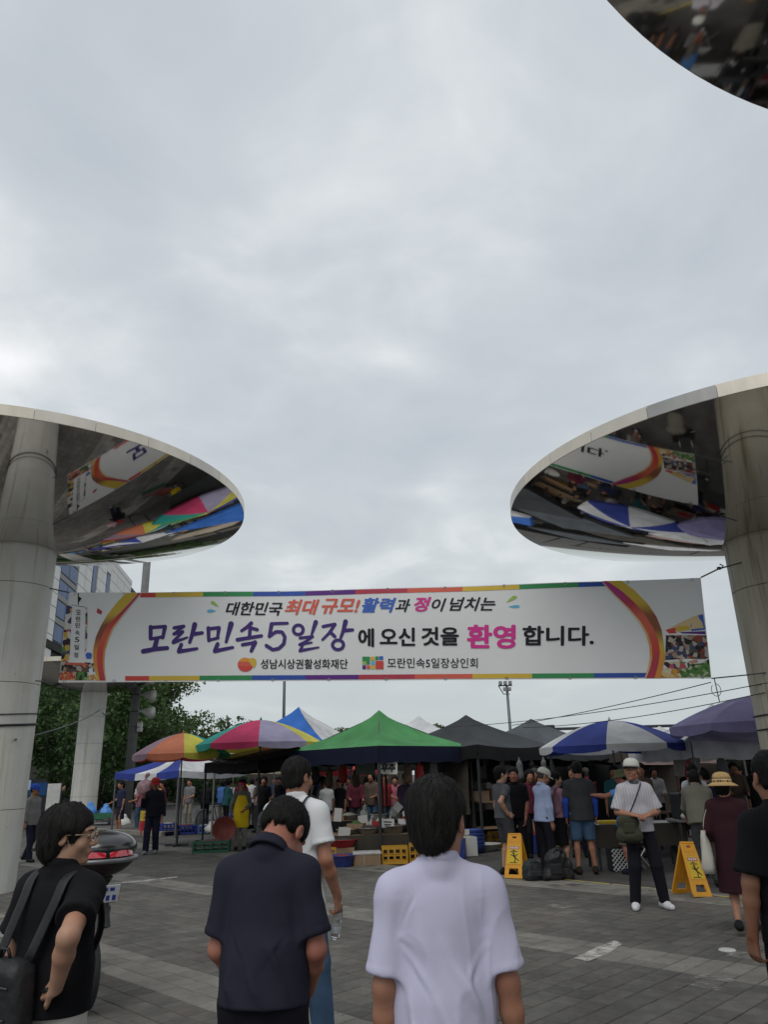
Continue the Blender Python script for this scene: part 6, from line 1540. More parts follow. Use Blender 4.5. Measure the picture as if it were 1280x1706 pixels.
# ------------------------------------------------------------------ bags on the ground, right-hand stalls
m_blk = mat('black nylon', (0.013, 0.013, 0.015), rough=.55, var=.3, scale=9, bump=.35, bscale=30, spec=.4)
def soft_bag(label, c, d, rz, m, seed, lean=0.0, name='bag', cat='bag', fl=()):
    t = thing(name, label, cat, c, rz); w, l, h = d; F = Field((-w, -l, -.02), (w, l, h * 1.2), .014); k = min(w, l) * .32
    F.op(rcone((-w / 2 + k, 0, k), (w / 2 - k, 0, k), k, k, (1, l / (2 * k), 1)), .03); F.op(rcone((-w / 2 + k * 1.1, 0, h - k), (w / 2 - k * 1.1, 0, h - k * 1.05), k, k, (1, l * .75 / (2 * k), 1)), .03); F.op(rcone((0, 0, k), (0, 0, h - k), w * .44, w * .42, (1, l / w, 1)), .06)
    F.cut((0, 0, 0.0), (0, 0, -1)); V, Q = F.surf(); V = relax(V, Q, 2); N_ = vnormals(V, Q); V = wrinkle(V, N_, .018, seed, (9, 9, 7)); V[:, 2] = np.maximum(V[:, 2], 0); V[:, 0] += lean * V[:, 2]
    obj('body', raw_mesh('body', V, Q, m, smooth=True), t)
    q = MB(); q.tube([(-w * .25, -l * .3, h * .9), (-w * .15, -l * .35, h * 1.12), (w * .15, -l * .35, h * 1.12), (w * .25, -l * .3, h * .9)], .011, 6); q.v = [(v[0] + lean * v[2], v[1], v[2]) for v in q.v]; q.build('handle', m, t, True)
    q = MB(); q.box((lean * h * .45, -l * .52, h * .42), (w * .6, .05, h * .42), bev=.02); q.build('pocket', m, t); return t
soft_bag('black bag with a teal band next to the caution board', (2.22, 13.05, 0), (.34, .22, .24), .2, mat('black teal nylon', (0.014, .020, .022), rough=.6, bump=.3), 1, -.1)
soft_bag('slumped black backpack, middle of the three bags', (2.48, 12.98, 0), (.34, .24, .40), .1, m_blk, 2, .28)
soft_bag('small black bag at the feet of the man in the pale blue shirt', (2.72, 13.05, 0), (.25, .2, .28), -.2, m_blk, 3, -.1)
stall_table('side table with yellow trays behind the grey T-shirt shopper', (4.25, 14.3, 0), 1.6, .7, .72, .05, m_wht, T_brown)
for k, (x, y) in enumerate(((3.75, 14.1), (4.2, 14.15))): q = MB(); q.box((0, 0, .03), (.34, .24, .05), bev=.01); tag(q.build('tray', m_cauy if k == 0 else m_wht, loc=(x, y, .72)), ['yellow tray on the side table', 'white tray on the side table beside the blue bag'][k], 'tray')
t = thing('lattice_bin', 'white lattice bin between the shoppers', 'bin', (3.82, 13.95, 0), .1); m_lat = mat('lattice white', (.5, .5, .5), rough=.5)
q = MB(); q.box((0, 0, .17), (.30, .26, .34)); q.build('liner', m_cable, t); q = MB()
for i in range(-4, 5):
    for s in (-1, 1):
        x0, x1 = i * .07 - .17 * s, i * .07 + .17 * s
        def clip(x): return max(-.15, min(.15, x))
        if (x0 < -.15 and x1 < -.15) or (x0 > .15 and x1 > .15): continue
        za = .17 + (clip(x0) - (x0 + x1) / 2) / (x1 - x0) * .34; zb = .17 + (clip(x1) - (x0 + x1) / 2) / (x1 - x0) * .34; q.tube([(clip(x0), -.136 - .004 * (s + 1), za), (clip(x1), -.136 - .004 * (s + 1), zb)], .009, 4)
q.build('lattice', m_lat, t)
t = thing('folding_stool', 'steel folding stool beside the lattice bin', 'stool', (4.1, 13.75, 0), .2); q = MB(); q.tube([(-.2, -.1, 0), (.18, -.1, .45)], .011, 6); q.tube([(.2, -.1, 0), (-.18, -.1, .45)], .011, 6); q.tube([(-.2, .15, 0), (.18, .15, .45)], .011, 6); q.tube([(.2, .15, 0), (-.18, .15, .45)], .011, 6); q.build('legs', m_alu, t); q = MB(); q.box((0, .02, .46), (.4, .3, .02), bev=.005); q.build('seat', m_wht, t)
# black appliances and the trolley behind the man in the white cap
stall_table('small metal table carrying black boxes behind the capped man', (5.35, 13.9, 0), 1.1, .6, .78, .0, m_alu, None)
for k, (x, z, w, h) in enumerate(((5.2, .78, .62, .42), (5.75, .78, .36, .30))):
    t = thing('speaker_box', ['large black box on the metal table', 'smaller black box at the right of the metal table'][k], 'box', (x, 13.9, z), .05); q = MB(); q.box((0, 0, h / 2), (w, .4, h), bev=.02); q.build('cabinet', m_blk, t); q = MB(); q.lathe([(.0001, 0), (.04, 0), (.045, .012), (.0001, .014)], 16); q.xf(Matrix.Translation((.08, -.2, h * .6)) @ Matrix.Rotation(PI / 2, 4, 'X')); q.build('knob', m_wht, t)
sack('white plastic bag lying on the metal table', (4.98, 13.62, .78), .10, .13, m_wht, 8)
t = thing('shopping_trolley', 'black shopping trolley with bent silver handles behind the tilted board', 'trolley', (5.05, 12.75, 0), -.4)
q = MB(); q.box((0, 0, .40), (.36, .30, .52), bev=.04); q.build('bag', m_blk, t)
for s in (-1, 1): q = MB(); q.tube([(s * .17, .16, .10), (s * .17, .17, .70), (s * .16, -.02, .88), (s * .15, -.26, .90)], .014, 8); q.build('handle', mat('bright steel', (.6, .6, .6), rough=.25, metal=.9), t, True)
for s in (-1, 1): q = MB(); q.lathe([(.0001, -.02), (.08, -.02), (.085, 0), (.08, .02), (.0001, .02)], 16); q.xf(Matrix.Translation((s * .2, .12, .085)) @ Matrix.Rotation(PI / 2, 4, 'Y')); q.build('wheel', m_cable, t, True)
q = MB()
for k, (x, y, w, h, m, lb) in enumerate(((6.4, 16.8, 1.6, .75, T_black, 'dark draped stall table under the white tent'), (8.3, 16.9, 1.5, .75, T_brown, 'brown draped stall table at the far right'))):
    stall_table(lb, (x, y, 0), w, .8, h, .05, m_board, m)
for k, (x, y, z, w, m) in enumerate(((6.0, 16.7, .75, .3, m_redp), (6.45, 16.75, .75, .34, m_wht), (6.9, 16.8, .75, .3, m_bcr), (8.0, 16.8, .75, .32, m_wht), (8.5, 16.8, .75, .3, m_ycr))):
    q = MB(); q.box((0, 0, .09), (w, .28, .18), bev=.012); tag(q.build('goods_box', m, loc=(x, y, z)), ['red box on the dark draped table', 'white box on the dark draped table', 'blue box on the dark draped table', 'white box on the brown draped table', 'yellow box on the brown draped table'][k], 'box')
# parked scooter with a glossy top box
m_gloss = mat('gloss black', (0.012, 0.013, 0.014), rough=.24, coat=.45, var=.1, spec=.6); m_sil = mat('silver trim', (.20, .20, .21), rough=.38, metal=.6); m_refl = mat('red reflector', (.50, .012, .03), rough=.12, coat=1.0, spec=.8, var=.2, scale=30)
sc_ = thing('scooter', 'dark motor scooter with a big glossy top box behind the woman in glasses', 'scooter', (-2.66, 6.98, 0), RAD(122))
def shell(fs, m, nm, h=.016, par=None, rel=1):
    lo = np.min([f[1] for f in fs], 0); hi = np.max([f[2] for f in fs], 0); F = Field(lo, hi, h)
    for f in fs: F.op(f, .03)
    return F
F = shell([ellip((-.62, 0, 1.14), (.28, .28, .135))], None, ''); F.cut((0, 0, 1.075), (0, 0, -1), .01); V, Q = F.surf(); obj('box_lid', raw_mesh('box_lid', V, Q, m_gloss, smooth=True), sc_)
F = shell([ellip((-.62, 0, 1.12), (.285, .285, .19))], None, ''); F.cut((0, 0, 1.070), (0, 0, 1), .01); V, Q = F.surf(); obj('top_box', raw_mesh('top_box', V, Q, m_blk, smooth=True), sc_)
q = MB(); q.lathe([(.280, 1.045), (.293, 1.050), (.295, 1.070), (.284, 1.080)], 48, (-.62, 0, 0)); q.build('trim', m_sil, sc_, True)
for s in (-1, 1):
    q = MB(); n = 10
    for i in range(n + 1):
        a = PI + s * (.05 + .78 * i / n); f = math.sin(PI * (i + .6) / (n + 1.2)) ** .6
        for z, e in ((1.090, .284), (1.105 + .048 * f, .276), (1.095 + .082 * f, .260)): q.v.append((-.62 + e * math.cos(a), e * math.sin(a), z))
    for i in range(n):
        for j in range(2): a = i * 3 + j; q.f.append([a, a + 3, a + 4, a + 1]); q.m.append(0)
    q.build('reflector', m_refl, sc_, True)
q = MB(); q.box((-.55, 0, 1.318), (.05, .10, .012), bev=.004); q.build('emblem', m_sil, sc_)
F = shell([rcone((-.62, 0, .70), (-.05, 0, .78), .12, .16, (1, 1, .7)), rcone((-.05, 0, .66), (.2, 0, .36), .14, .13), rcone((.2, 0, .32), (.55, 0, .34), .14, .12, (1, 1.2, .5)), rcone((.58, 0, .38), (.72, 0, .95), .13, .10, (1, 1.5, 1)), rcone((.66, 0, .98), (.78, 0, 1.02), .10, .08, (1, 1.6, 1))], None, '', .02); V, Q = F.surf(); V = relax(V, Q, 2); obj('body', raw_mesh('body', V, Q, m_gloss, smooth=True), sc_)
q = MB(); q.tube([(-.55, 0, .92), (-.3, 0, .86), (.05, 0, .84)], .1, 10, flat=(.13, .06)); q.build('seat', m_blk, sc_, True)
for x in (-.52, .82):
    q = MB(); q.tube([(x + .21 * math.cos(a), 0, .27 + .21 * math.sin(a)) for a in np.linspace(0, 2 * PI, 33)[:-1]], .06, 8, closed=True); w = q.build('wheel', m_cable, sc_, True); q = MB(); q.lathe([(.0001, -.03), (.15, -.03), (.16, 0), (.15, .03), (.0001, .03)], 20); q.xf(Matrix.Translation((x, 0, .27)) @ Matrix.Rotation(PI / 2, 4, 'X')); o = q.build('rim', m_alu, w, True)
q = MB(); q.tube([(.72, 0, .95), (.82, 0, .27)], .035, 8); q.build('fork', m_alu, sc_); q = MB(); q.tube([(.52, -.34, 1.08), (.64, -.2, 1.10), (.68, 0, 1.04), (.64, .2, 1.10), (.52, .34, 1.08)], .014, 6); q.build('handlebar', m_cable, sc_)
q = MB(); q.box((-.80, 0, .80), (.06, .26, .07), bev=.02); q.build('tail_light', m_refl, sc_); q = MB(); q.tube([(-.45, 0, .85), (-.62, 0, .93)], .05, 6, flat=(.12, .02)); q.build('rack', m_cable, sc_)
q = MB(); q.tube([(-.70, 0, .92), (-.94, 0, .62)], .1, 6, flat=(.055, .010), uh=(0, 1, 0)); q.build('mudguard', m_blk, sc_)
pl = MB(); pl.box((0, 0, 0), (.006, .21, .13), bev=.002); pl.xf(Matrix.Translation((-.905, 0, .84)) @ Matrix.Rotation(RAD(-22), 4, 'Y')); plate = pl.build('plate', mat('plate white', (.55, .57, .6), rough=.4), sc_)
q = MB()
for i in range(4): q.box((-.004, -.07 + .045 * i, -.03), (.002, .026, .04)); 
for i in range(3): q.box((-.004, -.05 + .05 * i, .035), (.002, .034, .026))
q.xf(Matrix.Translation((-.905, 0, .84)) @ Matrix.Rotation(RAD(-22), 4, 'Y')); q.build('plate_mark', m_bcr, plate)
# clutter under the canopies: strings of bags and tools, hanging cloths, stacked tubs
HG = [(-1.75, 18.1, 1.95, 'black'), (-1.45, 18.4, 1.90, 'brown'), (-1.15, 18.75, 1.92, 'red'), (-.85, 19.0, 1.88, 'brown'), (.35, 17.0, 1.95, 'brown'), (.62, 17.3, 1.92, 'red'), (.95, 17.6, 1.95, 'grey'), (1.25, 17.9, 1.93, 'black'), (3.0, 18.4, 1.95, 'grey'), (3.35, 18.75, 1.93, 'black'), (3.7, 19.1, 1.95, 'grey'), (4.2, 17.9, 1.85, 'black'), (4.6, 18.1, 1.85, 'black'), (5.4, 18.0, 1.85, 'brown'), (6.3, 16.7, 1.82, 'red'), (7.0, 16.7, 1.85, 'grey'), (7.7, 16.8, 1.85, 'black'), (8.5, 16.9, 1.85, 'brown')]
HGC = {}
_hm = dict(black=gm[1], clear=m_bag, red=T_red, brown=gm[3], white=gm[0], grey=gm[4])
for k, (x, y, z, c) in enumerate(HG):
    r = rnd.uniform(.09, .13); h = rnd.uniform(.30, .46)
    F = Field((-.2, -.2, -.6), (.2, .2, .1), .016); F.op(rcone((0, 0, -h), (0, 0, -h * .45), r, r * .75, (1, .7, 1)), .03); F.op(rcone((0, 0, -h * .4), (0, 0, -.03), r * .5, .015), .05); V, Q = F.surf(); V = wrinkle(V, vnormals(V, Q), .016, k, (12, 12, 8))
    where = ('left side of the grain stall' if x < 0 else 'right side of the grain stall' if x < 2 else 'charcoal tent edge' if x < 4 else 'slate tent edge' if x < 6 else 'white tent edge')
    t = tag(obj('hanging_bag', raw_mesh('hanging_bag', V, Q, _hm[c], smooth=True), None, (x, y, z), (0, 0, rnd.uniform(0, 3))), '%s bag hung at the %s%s' % (c, where, ['', ', farther back', ', farthest back'][HGC.setdefault((c, where), [-1]).__setitem__(0, HGC[(c, where)][0] + 1) or HGC[(c, where)][0]]), 'bag', 'bags hung under the tents')
for k, (x, y, c, lb) in enumerate(((-1.55, 17.2, m_redp, 'stack of red tubs at the left end of the grain stall'), (1.15, 16.9, m_alu, 'stack of steel tubs at the right end of the grain stall'), (1.75, 17.6, m_blup, 'stack of blue tubs by the charcoal tent post'))):
    t = thing('tub_stack', lb, 'tubs', (x, y, 0))
    for i in range(5): q = MB(); q.lathe([(.17, 0), (.22, .16), (.235, .165), (.235, .155), (.18, .01), (.0001, .01)], 22, (0, 0, i * .075)); q.build('tub', c, t, True)

# more produce: trays, boxes and sacks crowding the grain stall and its neighbours
m_foam = mat('foam box', (.58, .58, .56), rough=.7, var=.04)
TR = [(-1.35, 16.75, .0), (-1.7, 16.95, .0), (-1.5, 16.4, .0), (.95, 16.35, .0), (1.25, 16.6, .0), (.9, 15.95, .0), (1.5, 17.0, .0), (-.75, 16.62, .60), (-.25, 16.62, .64), (.28, 16.68, .66), (.75, 16.75, .60), (-1.25, 17.5, .72), (.75, 17.75, .72), (-1.95, 17.5, 0), (-2.3, 17.9, 0), (1.35, 17.5, 0), (3.0, 17.2, 0), (3.35, 17.5, 0), (5.9, 16.1, 0), (6.3, 16.1, 0), (6.7, 16.2, 0), (7.2, 16.3, 0), (7.7, 16.3, 0), (8.2, 16.4, 0), (8.7, 16.5, 0)]
TN = ['left of the low table', 'at the far left foot of the grain stall', 'in front of the red tub stack', 'right of the yellow crates', 'right of the steel tubs', 'at the right end of the crates', 'by the blue tub stack', 'in front of the garlic bowl, left', 'over the black beans', 'over the wide steel basin', 'at the right table edge', 'on the rear table left', 'on the rear table right', 'under the shade net, near', 'under the shade net, far', 'behind the blue tubs', 'under the charcoal tent, left', 'under the charcoal tent, right', 'under the dark draped table, left', 'under the dark draped table, middle', 'under the dark draped table, right', 'between the draped tables', 'under the brown draped table, left', 'under the brown draped table, middle', 'under the brown draped table, right']
for k, (x, y, z) in enumerate(TR):
    h = .10 if z else rnd.choice((.22, .30, .36)); w, l = (.34, .26) if z else (.42, .34); m = [m_foam, m_board, m_redp, m_foam, m_bcr, m_board][k % 6]; f = [F_grn, F_whi, F_red, F_tan, F_oni, F_yel, F_whi][k % 7]
    t = thing('produce_box', '%s box of %s %s' % (['white foam', 'brown', 'red', 'white foam', 'blue', 'brown'][k % 6], ['greens', 'garlic', 'chillies', 'grain', 'onions', 'millet', 'garlic'][k % 7], TN[k]), 'box', (x, y, z), rnd.uniform(-.25, .25), 'boxes of produce')
    q = MB(); b = .016
    q.box((0, 0, b / 2), (w, l, b))
    for s in (-1, 1): q.box((s * (w / 2 - b / 2), 0, h / 2 + b / 2 + .001), (b, l, h - b)); q.box((0, s * (l / 2 - b / 2), h / 2 + b / 2 + .001), (w - 2 * b - .002, b, h - b))
    q.build('box', m, t); q = MB(); heap(q, w - .05, l - .05, h - .06, .10, seed=k); q.build('contents', f, t, True)
    if k % 3 == 0: q = MB(); q.box((0, -l * .3, h + .10), (.15, .006, .10)); q.build('price_card', m_card, t)
# ------------------------------------------------------------------ the people
C_lav = cloth('lavender jersey', (0.56, 0.545, 0.71), var=.03); C_navy = cloth('navy polo cotton', (0.022, 0.023, 0.036), var=.1); C_white = cloth('white tee', (0.66, 0.67, 0.68), var=.02)
C_black = cloth('black cotton', (0.009, 0.009, 0.011)); C_blackt = cloth('black trousers cloth', (0.011, 0.011, 0.016)); C_cream = cloth('cream trousers', (0.55, 0.53, 0.49), var=.04)
C_jean = cloth('blue jeans', (0.060, 0.11, 0.19), var=.25); C_mar = cloth('maroon dress cloth', (0.034, 0.012, 0.017)); C_ltblue = cloth('pale blue shirt', (0.32, 0.38, 0.56)); C_pink = cloth('dusty pink', (0.33, 0.17, 0.22))
C_dgrey = cloth('charcoal tee', (0.045, 0.045, 0.048)); C_grey = cloth('grey tee', (0.085, 0.088, 0.095)); C_arm = cloth('blue arm sleeve', (0.03, 0.08, 0.42)); C_btee = cloth('blue tee', (0.10, 0.26, 0.62)); C_khaki = cloth('khaki shorts', (0.16, 0.145, 0.115))
C_apron = cloth('yellow apron', (0.78, 0.54, 0.02), bump=.1); C_ltgrey = cloth('light grey hoodie', (0.20, 0.19, 0.19)); C_cap = cloth('white cap cotton', (0.50, 0.50, 0.46)); C_olive = cloth('olive canvas', (0.045, 0.047, 0.032)); C_redcap = cloth('red cap', (0.30, 0.02, 0.025))
C_nvt = cloth('navy trousers', (0.016, 0.018, 0.034)); C_sho = cloth('white shoes', (0.62, 0.62, 0.64), rough=.6); C_straw = mat('straw', (0.42, 0.28, 0.12), rough=.8, var=.2, scale=40, bump=.5, bscale=120); C_straw2 = mat('straw band', (0.52, 0.38, 0.19), rough=.8)
C_bucket = cloth('olive bucket hat', (0.10, 0.11, 0.06)); C_visor = cloth('pink visor', (0.55, 0.06, 0.13)); C_tote = cloth('cream tote', (0.50, 0.48, 0.42), var=.05)
def stripe_mat():
    m = cloth('striped polo', (0.42, 0.41, 0.44), var=.03); n, l = m.node_tree.nodes, m.node_tree.links; p = n['Principled BSDF']; src = p.inputs['Base Color'].links[0].from_socket
    t = n.new("ShaderNodeTexCoord"); w = n.new("ShaderNodeTexWave"); w.inputs['Scale'].default_value = 9; w.inputs['Distortion'].default_value = .6; w.bands_direction = 'X'; l.new(t.outputs['Object'], w.inputs['Vector'])
    r = n.new("ShaderNodeMapRange"); r.inputs['From Min'].default_value = .72; r.inputs['From Max'].default_value = .95; r.inputs['To Max'].default_value = .38; l.new(w.outputs['Fac'], r.inputs['Value'])
    x = n.new("ShaderNodeMix"); x.data_type = 'RGBA'; l.new(r.outputs[0], x.inputs[0]); l.new(src, x.inputs[6]); x.inputs[7].default_value = (.17, .16, .20, 1); l.new(x.outputs[2], p.inputs['Base Color']); return m
C_stripe = stripe_mat()
SK_tan = SKIN('tanned skin', (0.34, 0.165, 0.105)); SK_red = SKIN('ruddy skin', (0.36, 0.150, 0.105)); SK = SKIN('fair skin', (0.43, 0.25, 0.17)); SK_b = SKIN('brown skin', (0.27, 0.13, 0.08))
H_grey = hair_mat('greying hair', (0.05, 0.048, 0.046)); H_brown = hair_mat('dark brown hair', (0.022, 0.015, 0.011))
ARM_DOWN = lambda s: ((s * .16, -.02, -1), (s * .05, .16, -1))
def pack(info, label, m, z0=.86, z1=1.36, w=.15, d=.09, straps=True, off=-.135, sx=.085, low=False, seed=3, vox=.012, cat='backpack', extra=None, x0=0.0):
    """rucksack on somebody's back, in that person's own frame"""
    b = info['body']; sc = info['sc']; t = thing('backpack', label, cat, tuple(b.location), b.rotation_euler[2]); Rt = info['Rt']; P = info['P'] / sc
    R3 = lambda p: P + Rt @ (np.array(p, float) - np.array((0, 0, .92)))
    y = off - d * .8; F = Field(np.min([R3((x, yy, z)) for x in (-w - .1, w + .1) for yy in (y - d - .1, y + d + .1) for z in (z0 - .1, z1 + .1)], 0), np.max([R3((x, yy, z)) for x in (-w - .1, w + .1) for yy in (y - d - .1, y + d + .1) for z in (z0 - .1, z1 + .1)], 0), vox / sc)
    k = .06; h = z1 - z0
    for x in (-w + k, 0, w - k): F.op(rcone(R3((x0 + x, y, z0 + k)), R3((x0 + x * .82, y + .01, z1 - k)), k * 1.15, k, (1, d / k * .8, 1)), .05)
    F.op(rcone(R3((x0 - w * .45, y - d * .7, z0 + h * .16)), R3((x0 + w * .45, y - d * .7, z0 + h * .16)), .05, .05), .02); F.op(rcone(R3((x0 - w * .4, y - d * .62, z0 + h * .40)), R3((x0 + w * .4, y - d * .62, z0 + h * .40)), .05, .05), .02)
    V, Q = F.surf(); V = relax(V, Q, 1); N_ = vnormals(V, Q); V = wrinkle(V, N_, .008, seed, (8, 8, 6)); obj('body', raw_mesh('body', V * sc, Q, m, smooth=True), t)
    for s in (-1, 1):
        q = MB()
        pts = [R3(p) for p in ((x0 + s * sx * .9, y + .03, z1 - .03), (s * sx, -.125, 1.32), (s * (sx + .005), -.085, 1.405), (s * (sx + .01), -.01, 1.440), (s * (sx + .02), .065, 1.395), (s * (sx + .03), .12, 1.26), (s * (sx + .04), .11, 1.16), (s * .145, .02, 1.06), (s * .12, y + .05, max(z0 + .06, 1.0 if low else 0)))]
        pts = [np.array(p) * sc for p in resamp3(pts, 26)]; q.tube(pts, .02, 8, flat=(.027 * sc, .005 * sc), uh=(1, 0, 0)); q.build('strap', m, t, True)
    q = MB(); q.tube([R3((x0 - .03, y, z1 - .01)) * sc, R3((x0 - .02, y - .01, z1 + .035)) * sc, R3((x0 + .02, y - .01, z1 + .035)) * sc, R3((x0 + .03, y, z1 - .01)) * sc], .007, 6); q.build('grab_loop', m, t, True)
    for zz in (z0 + h * .56, z0 + h * .80):
        q = MB(); q.tube([R3((x0 - w * .7, y - d * .80, zz)) * sc, R3((x0, y - d * .98, zz + .012)) * sc, R3((x0 + w * .7, y - d * .80, zz)) * sc], .004, 5); q.build('zip', m_frame, t)
    if extra: extra(t, R3, sc, y, d, z0, h)
    return t
def resamp3(P_, n):
    P_ = np.array(P_, float); out = []
    for i in range(n):               # Catmull-Rom through the points
        u = i / (n - 1) * (len(P_) - 1); k = min(int(u), len(P_) - 2); f = u - k
        p0, p1, p2, p3 = P_[max(k - 1, 0)], P_[k], P_[k + 1], P_[min(k + 2, len(P_) - 1)]
        out.append(.5 * (2 * p1 + (p2 - p0) * f + (2 * p0 - 5 * p1 + 4 * p2 - p3) * f * f + (3 * p1 - p0 - 3 * p2 + p3) * f ** 3))
    return np.array(out)

# --- the four in front
BACKF = [((-.02, -.13, 1.24), (.10, -.13, 1.02), .016, .010), ((.05, -.13, 1.16), (.14, -.11, .92), .014, .011), ((-.04, -.13, 1.08), (.06, -.13, .86), .015, .010), ((-.10, -.12, 1.30), (-.04, -.13, 1.12), .018, .006), ((-.13, -.10, 1.12), (-.08, -.12, .88), .016, .010),
         ((.13, -.08, 1.34), (.15, -.06, 1.12), .018, -.012), ((-.14, -.08, 1.34), (-.155, -.06, 1.12), .018, -.012), ((-.06, -.12, 1.385), (.07, -.12, 1.38), .012, -.006), ((.0, -.13, .98), (.11, -.12, .80), .013, .010), ((-.12, -.11, 1.0), (-.02, -.13, .84), .013, .009), ((.09, -.12, 1.26), (.12, -.11, 1.08), .012, .008), ((-.05, -.12, 1.40), (.05, -.12, 1.40), .010, .005)]
ARMPIT = [((s * .150, -.075, 1.235 - .012 * k), (s * (.085 - .02 * k), -.125, 1.19 - .055 * k), .012, .0050 * (1 if k % 2 == 0 else -.8)) for s in (-1, 1) for k in range(4)]
RAGLAN = [((s * .055, -.105, 1.425), (s * .150, -.085, 1.235), .0065, -.0045) for s in (-1, 1)] + [((s * .05, -.11, 1.415), (s * .142, -.09, 1.24), .006, .003) for s in (-1, 1)]
lav = person('man in a plain lavender T-shirt seen from behind, nearest the camera', (0.145, 2.66, 0), 0.03, h=1.610, vox=.0052, b=.94, hs=1.14, neck=.108, strands=9000, hair='full', skin=SK_tan, head=(-.45, .02, 0), lean=-.01,
       armR=((.20, -.05, -1), (.10, .10, -1)), armL=((-.16, -.04, -1), (-.02, .22, -1)), top=dict(mat=C_lav, sleeve=.86, sr=.067, fat=.014, hem=.72, hips=1.12, amp=.008, folds=[(a, b2, w * 1.25, am * 1.55) for a, b2, w, am in BACKF] + RAGLAN + ARMPIT, freq=(6, 6, 3)),
       bottom=dict(mat=C_blackt), seed=2.0)
navy = person('man in a dark navy polo shirt with bowed head, seen from behind', (-0.490, 3.15, 0), -.16, h=1.630, vox=.0056, b=.94, hs=1.12, neck=.122, strands=7000, bow=1.05, lean=.07, head=(-.35, .80, -.08), hair='crop', skin=SK_red,
       armR=((.21, -.04, -1), (-.30, .62, -.72)), armL=((-.17, -.02, -1), (.30, .62, -.72)), top=dict(mat=C_navy, sleeve=.80, sr=.066, fat=.014, hem=.90, hips=1.10, waist=1.0, amp=.009, folds=[(a, b2, w * 1.25, am * 1.3) for a, b2, w, am in BACKF] + ARMPIT, freq=(6, 6, 4)),
       collar=C_navy, bottom=dict(mat=C_blackt, fat=.012), seed=5.0)
whi = person('tall man in a white T-shirt walking ahead with a bottle in his hand', (-0.640, 5.35, 0), -.42, hs=1.02, neck=.116, strands=4500, h=1.755, vox=.0078, b=1.02, head=(-.22, .02, .0), hair='short', skin=SK_tan,
       armR=((.24, -.06, -1), (.03, .52, -.85), (.0, .30, -1), (-1, .1, -.1), .8), armL=((-.16, .10, -1), (-.02, .3, -1)), footR=(.09, .20), footL=(-.09, -.18, .03),
       top=dict(mat=C_white, sleeve=.68, sr=.074, fat=.012, hem=.82, hips=1.22, amp=.006, folds=[((.10, -.11, 1.25), (.13, -.08, .95), .015, .010), ((.15, -.05, 1.2), (.16, -.02, .95), .016, .009), ((.12, -.08, 1.36), (.16, -.04, 1.15), .016, -.012)]),
       bottom=dict(mat=C_jean, fat=.008, amp=.002), shoes=C_sho, seed=7.0)
pack(whi, 'black backpack of the man in the white T-shirt', m_blk, .94, 1.38, .135, .075, vox=.010, x0=-.035)
w_ = whi['arms'][1][2]; hd = whi['hd'][1] * whi['sc']
t = thing('water_bottle', 'clear plastic bottle hanging from the fingers of the white T-shirt man', 'bottle', whi['world'](w_ + hd * .09 + np.array((-.01, .02, .0))), -.42); t.rotation_euler = (.20, .30, -.42)
m_pet = mat('clear plastic', (.85, .88, .9), rough=.08, trans=.92, var=.01); q = MB(); q.lathe([(.0001, -.185), (.028, -.185), (.032, -.178), (.032, -.10), (.029, -.09), (.032, -.08), (.032, -.03), (.020, .012), (.013, .028), (.013, .04)], 20); q.build('body', m_pet, t, True)
q = MB(); q.lathe([(.0145, .028), (.015, .03), (.015, .046), (.0001, .047)], 16); q.build('cap', m_wht, t, True); q = MB(); q.lathe([(.0325, -.145), (.0327, -.142), (.0327, -.105), (.0325, -.102)], 20); q.build('label', mat('bottle label', (.55, .58, .6), rough=.4), t, True)
wom = person('woman in a black T-shirt and glasses looking right, with a hand on her hip', (-1.355, 3.36, 0), -.42, hs=1.07, strands=9000, h=1.545, vox=.0056, b=1.05, head=(-1.02, .05, .05), hair='bob', skin=SK, glasses=mat('rose lens', (.55, .30, .30), rough=.05, trans=.75, var=.02), face=True,
       armR=((.46, -.80, -.52), (-.46, .30, -.82), (-.90, .34, -.20), (.2, .8, -.5), .75), armL=((-.30, -.05, -1), (.1, .3, -1)),
       top=dict(mat=C_black, sleeve=.66, sr=.078, fat=.016, hem=.885, hips=1.04, amp=.009, freq=(6, 6, 4)), bottom=dict(mat=C_cream, fat=.0, amp=.003), shoes=C_sho, seed=9.0)
def cord(t, R3, sc, y, d, z0, h):
    q = MB(); q.tube([R3((.02, y - d - .03, z0 + h * .55)) * sc, R3((.025, y - d - .05, z0 + h * .35)) * sc, R3((.02, y - d - .045, z0 + h * .22)) * sc], .004, 5); q.tube([R3((.02, y - d - .045, z0 + h * .22)) * sc, R3((.0, y - d - .05, z0 + h * .02)) * sc], .005, 5); q.tube([R3((.02, y - d - .045, z0 + h * .22)) * sc, R3((.045, y - d - .05, z0 + h * .0)) * sc], .005, 5); q.build('zip_cord', mat('grey cord', (.30, .29, .30), rough=.6), t)
pack(wom, 'black backpack of the woman in glasses with a pale zip cord', m_blk, .66, 1.12, .150, .085, sx=.095, vox=.009, low=True, extra=cord, off=-.14, x0=-.06)
rman = person('man in black at the right edge of the picture', (2.01, 4.2, 0), .12, h=1.69, vox=.0085, b=1.02, head=(-.1, .05, 0), hair='short', skin=SK_b, armL=((-.22, .02, -1), (-.04, .18, -1), (0, .2, -1), (1, .2, 0), .55), top=dict(mat=C_black, sleeve=.84, sr=.082, fat=.016, hem=.80), bottom=dict(mat=C_blackt, fat=.01), seed=11.0)

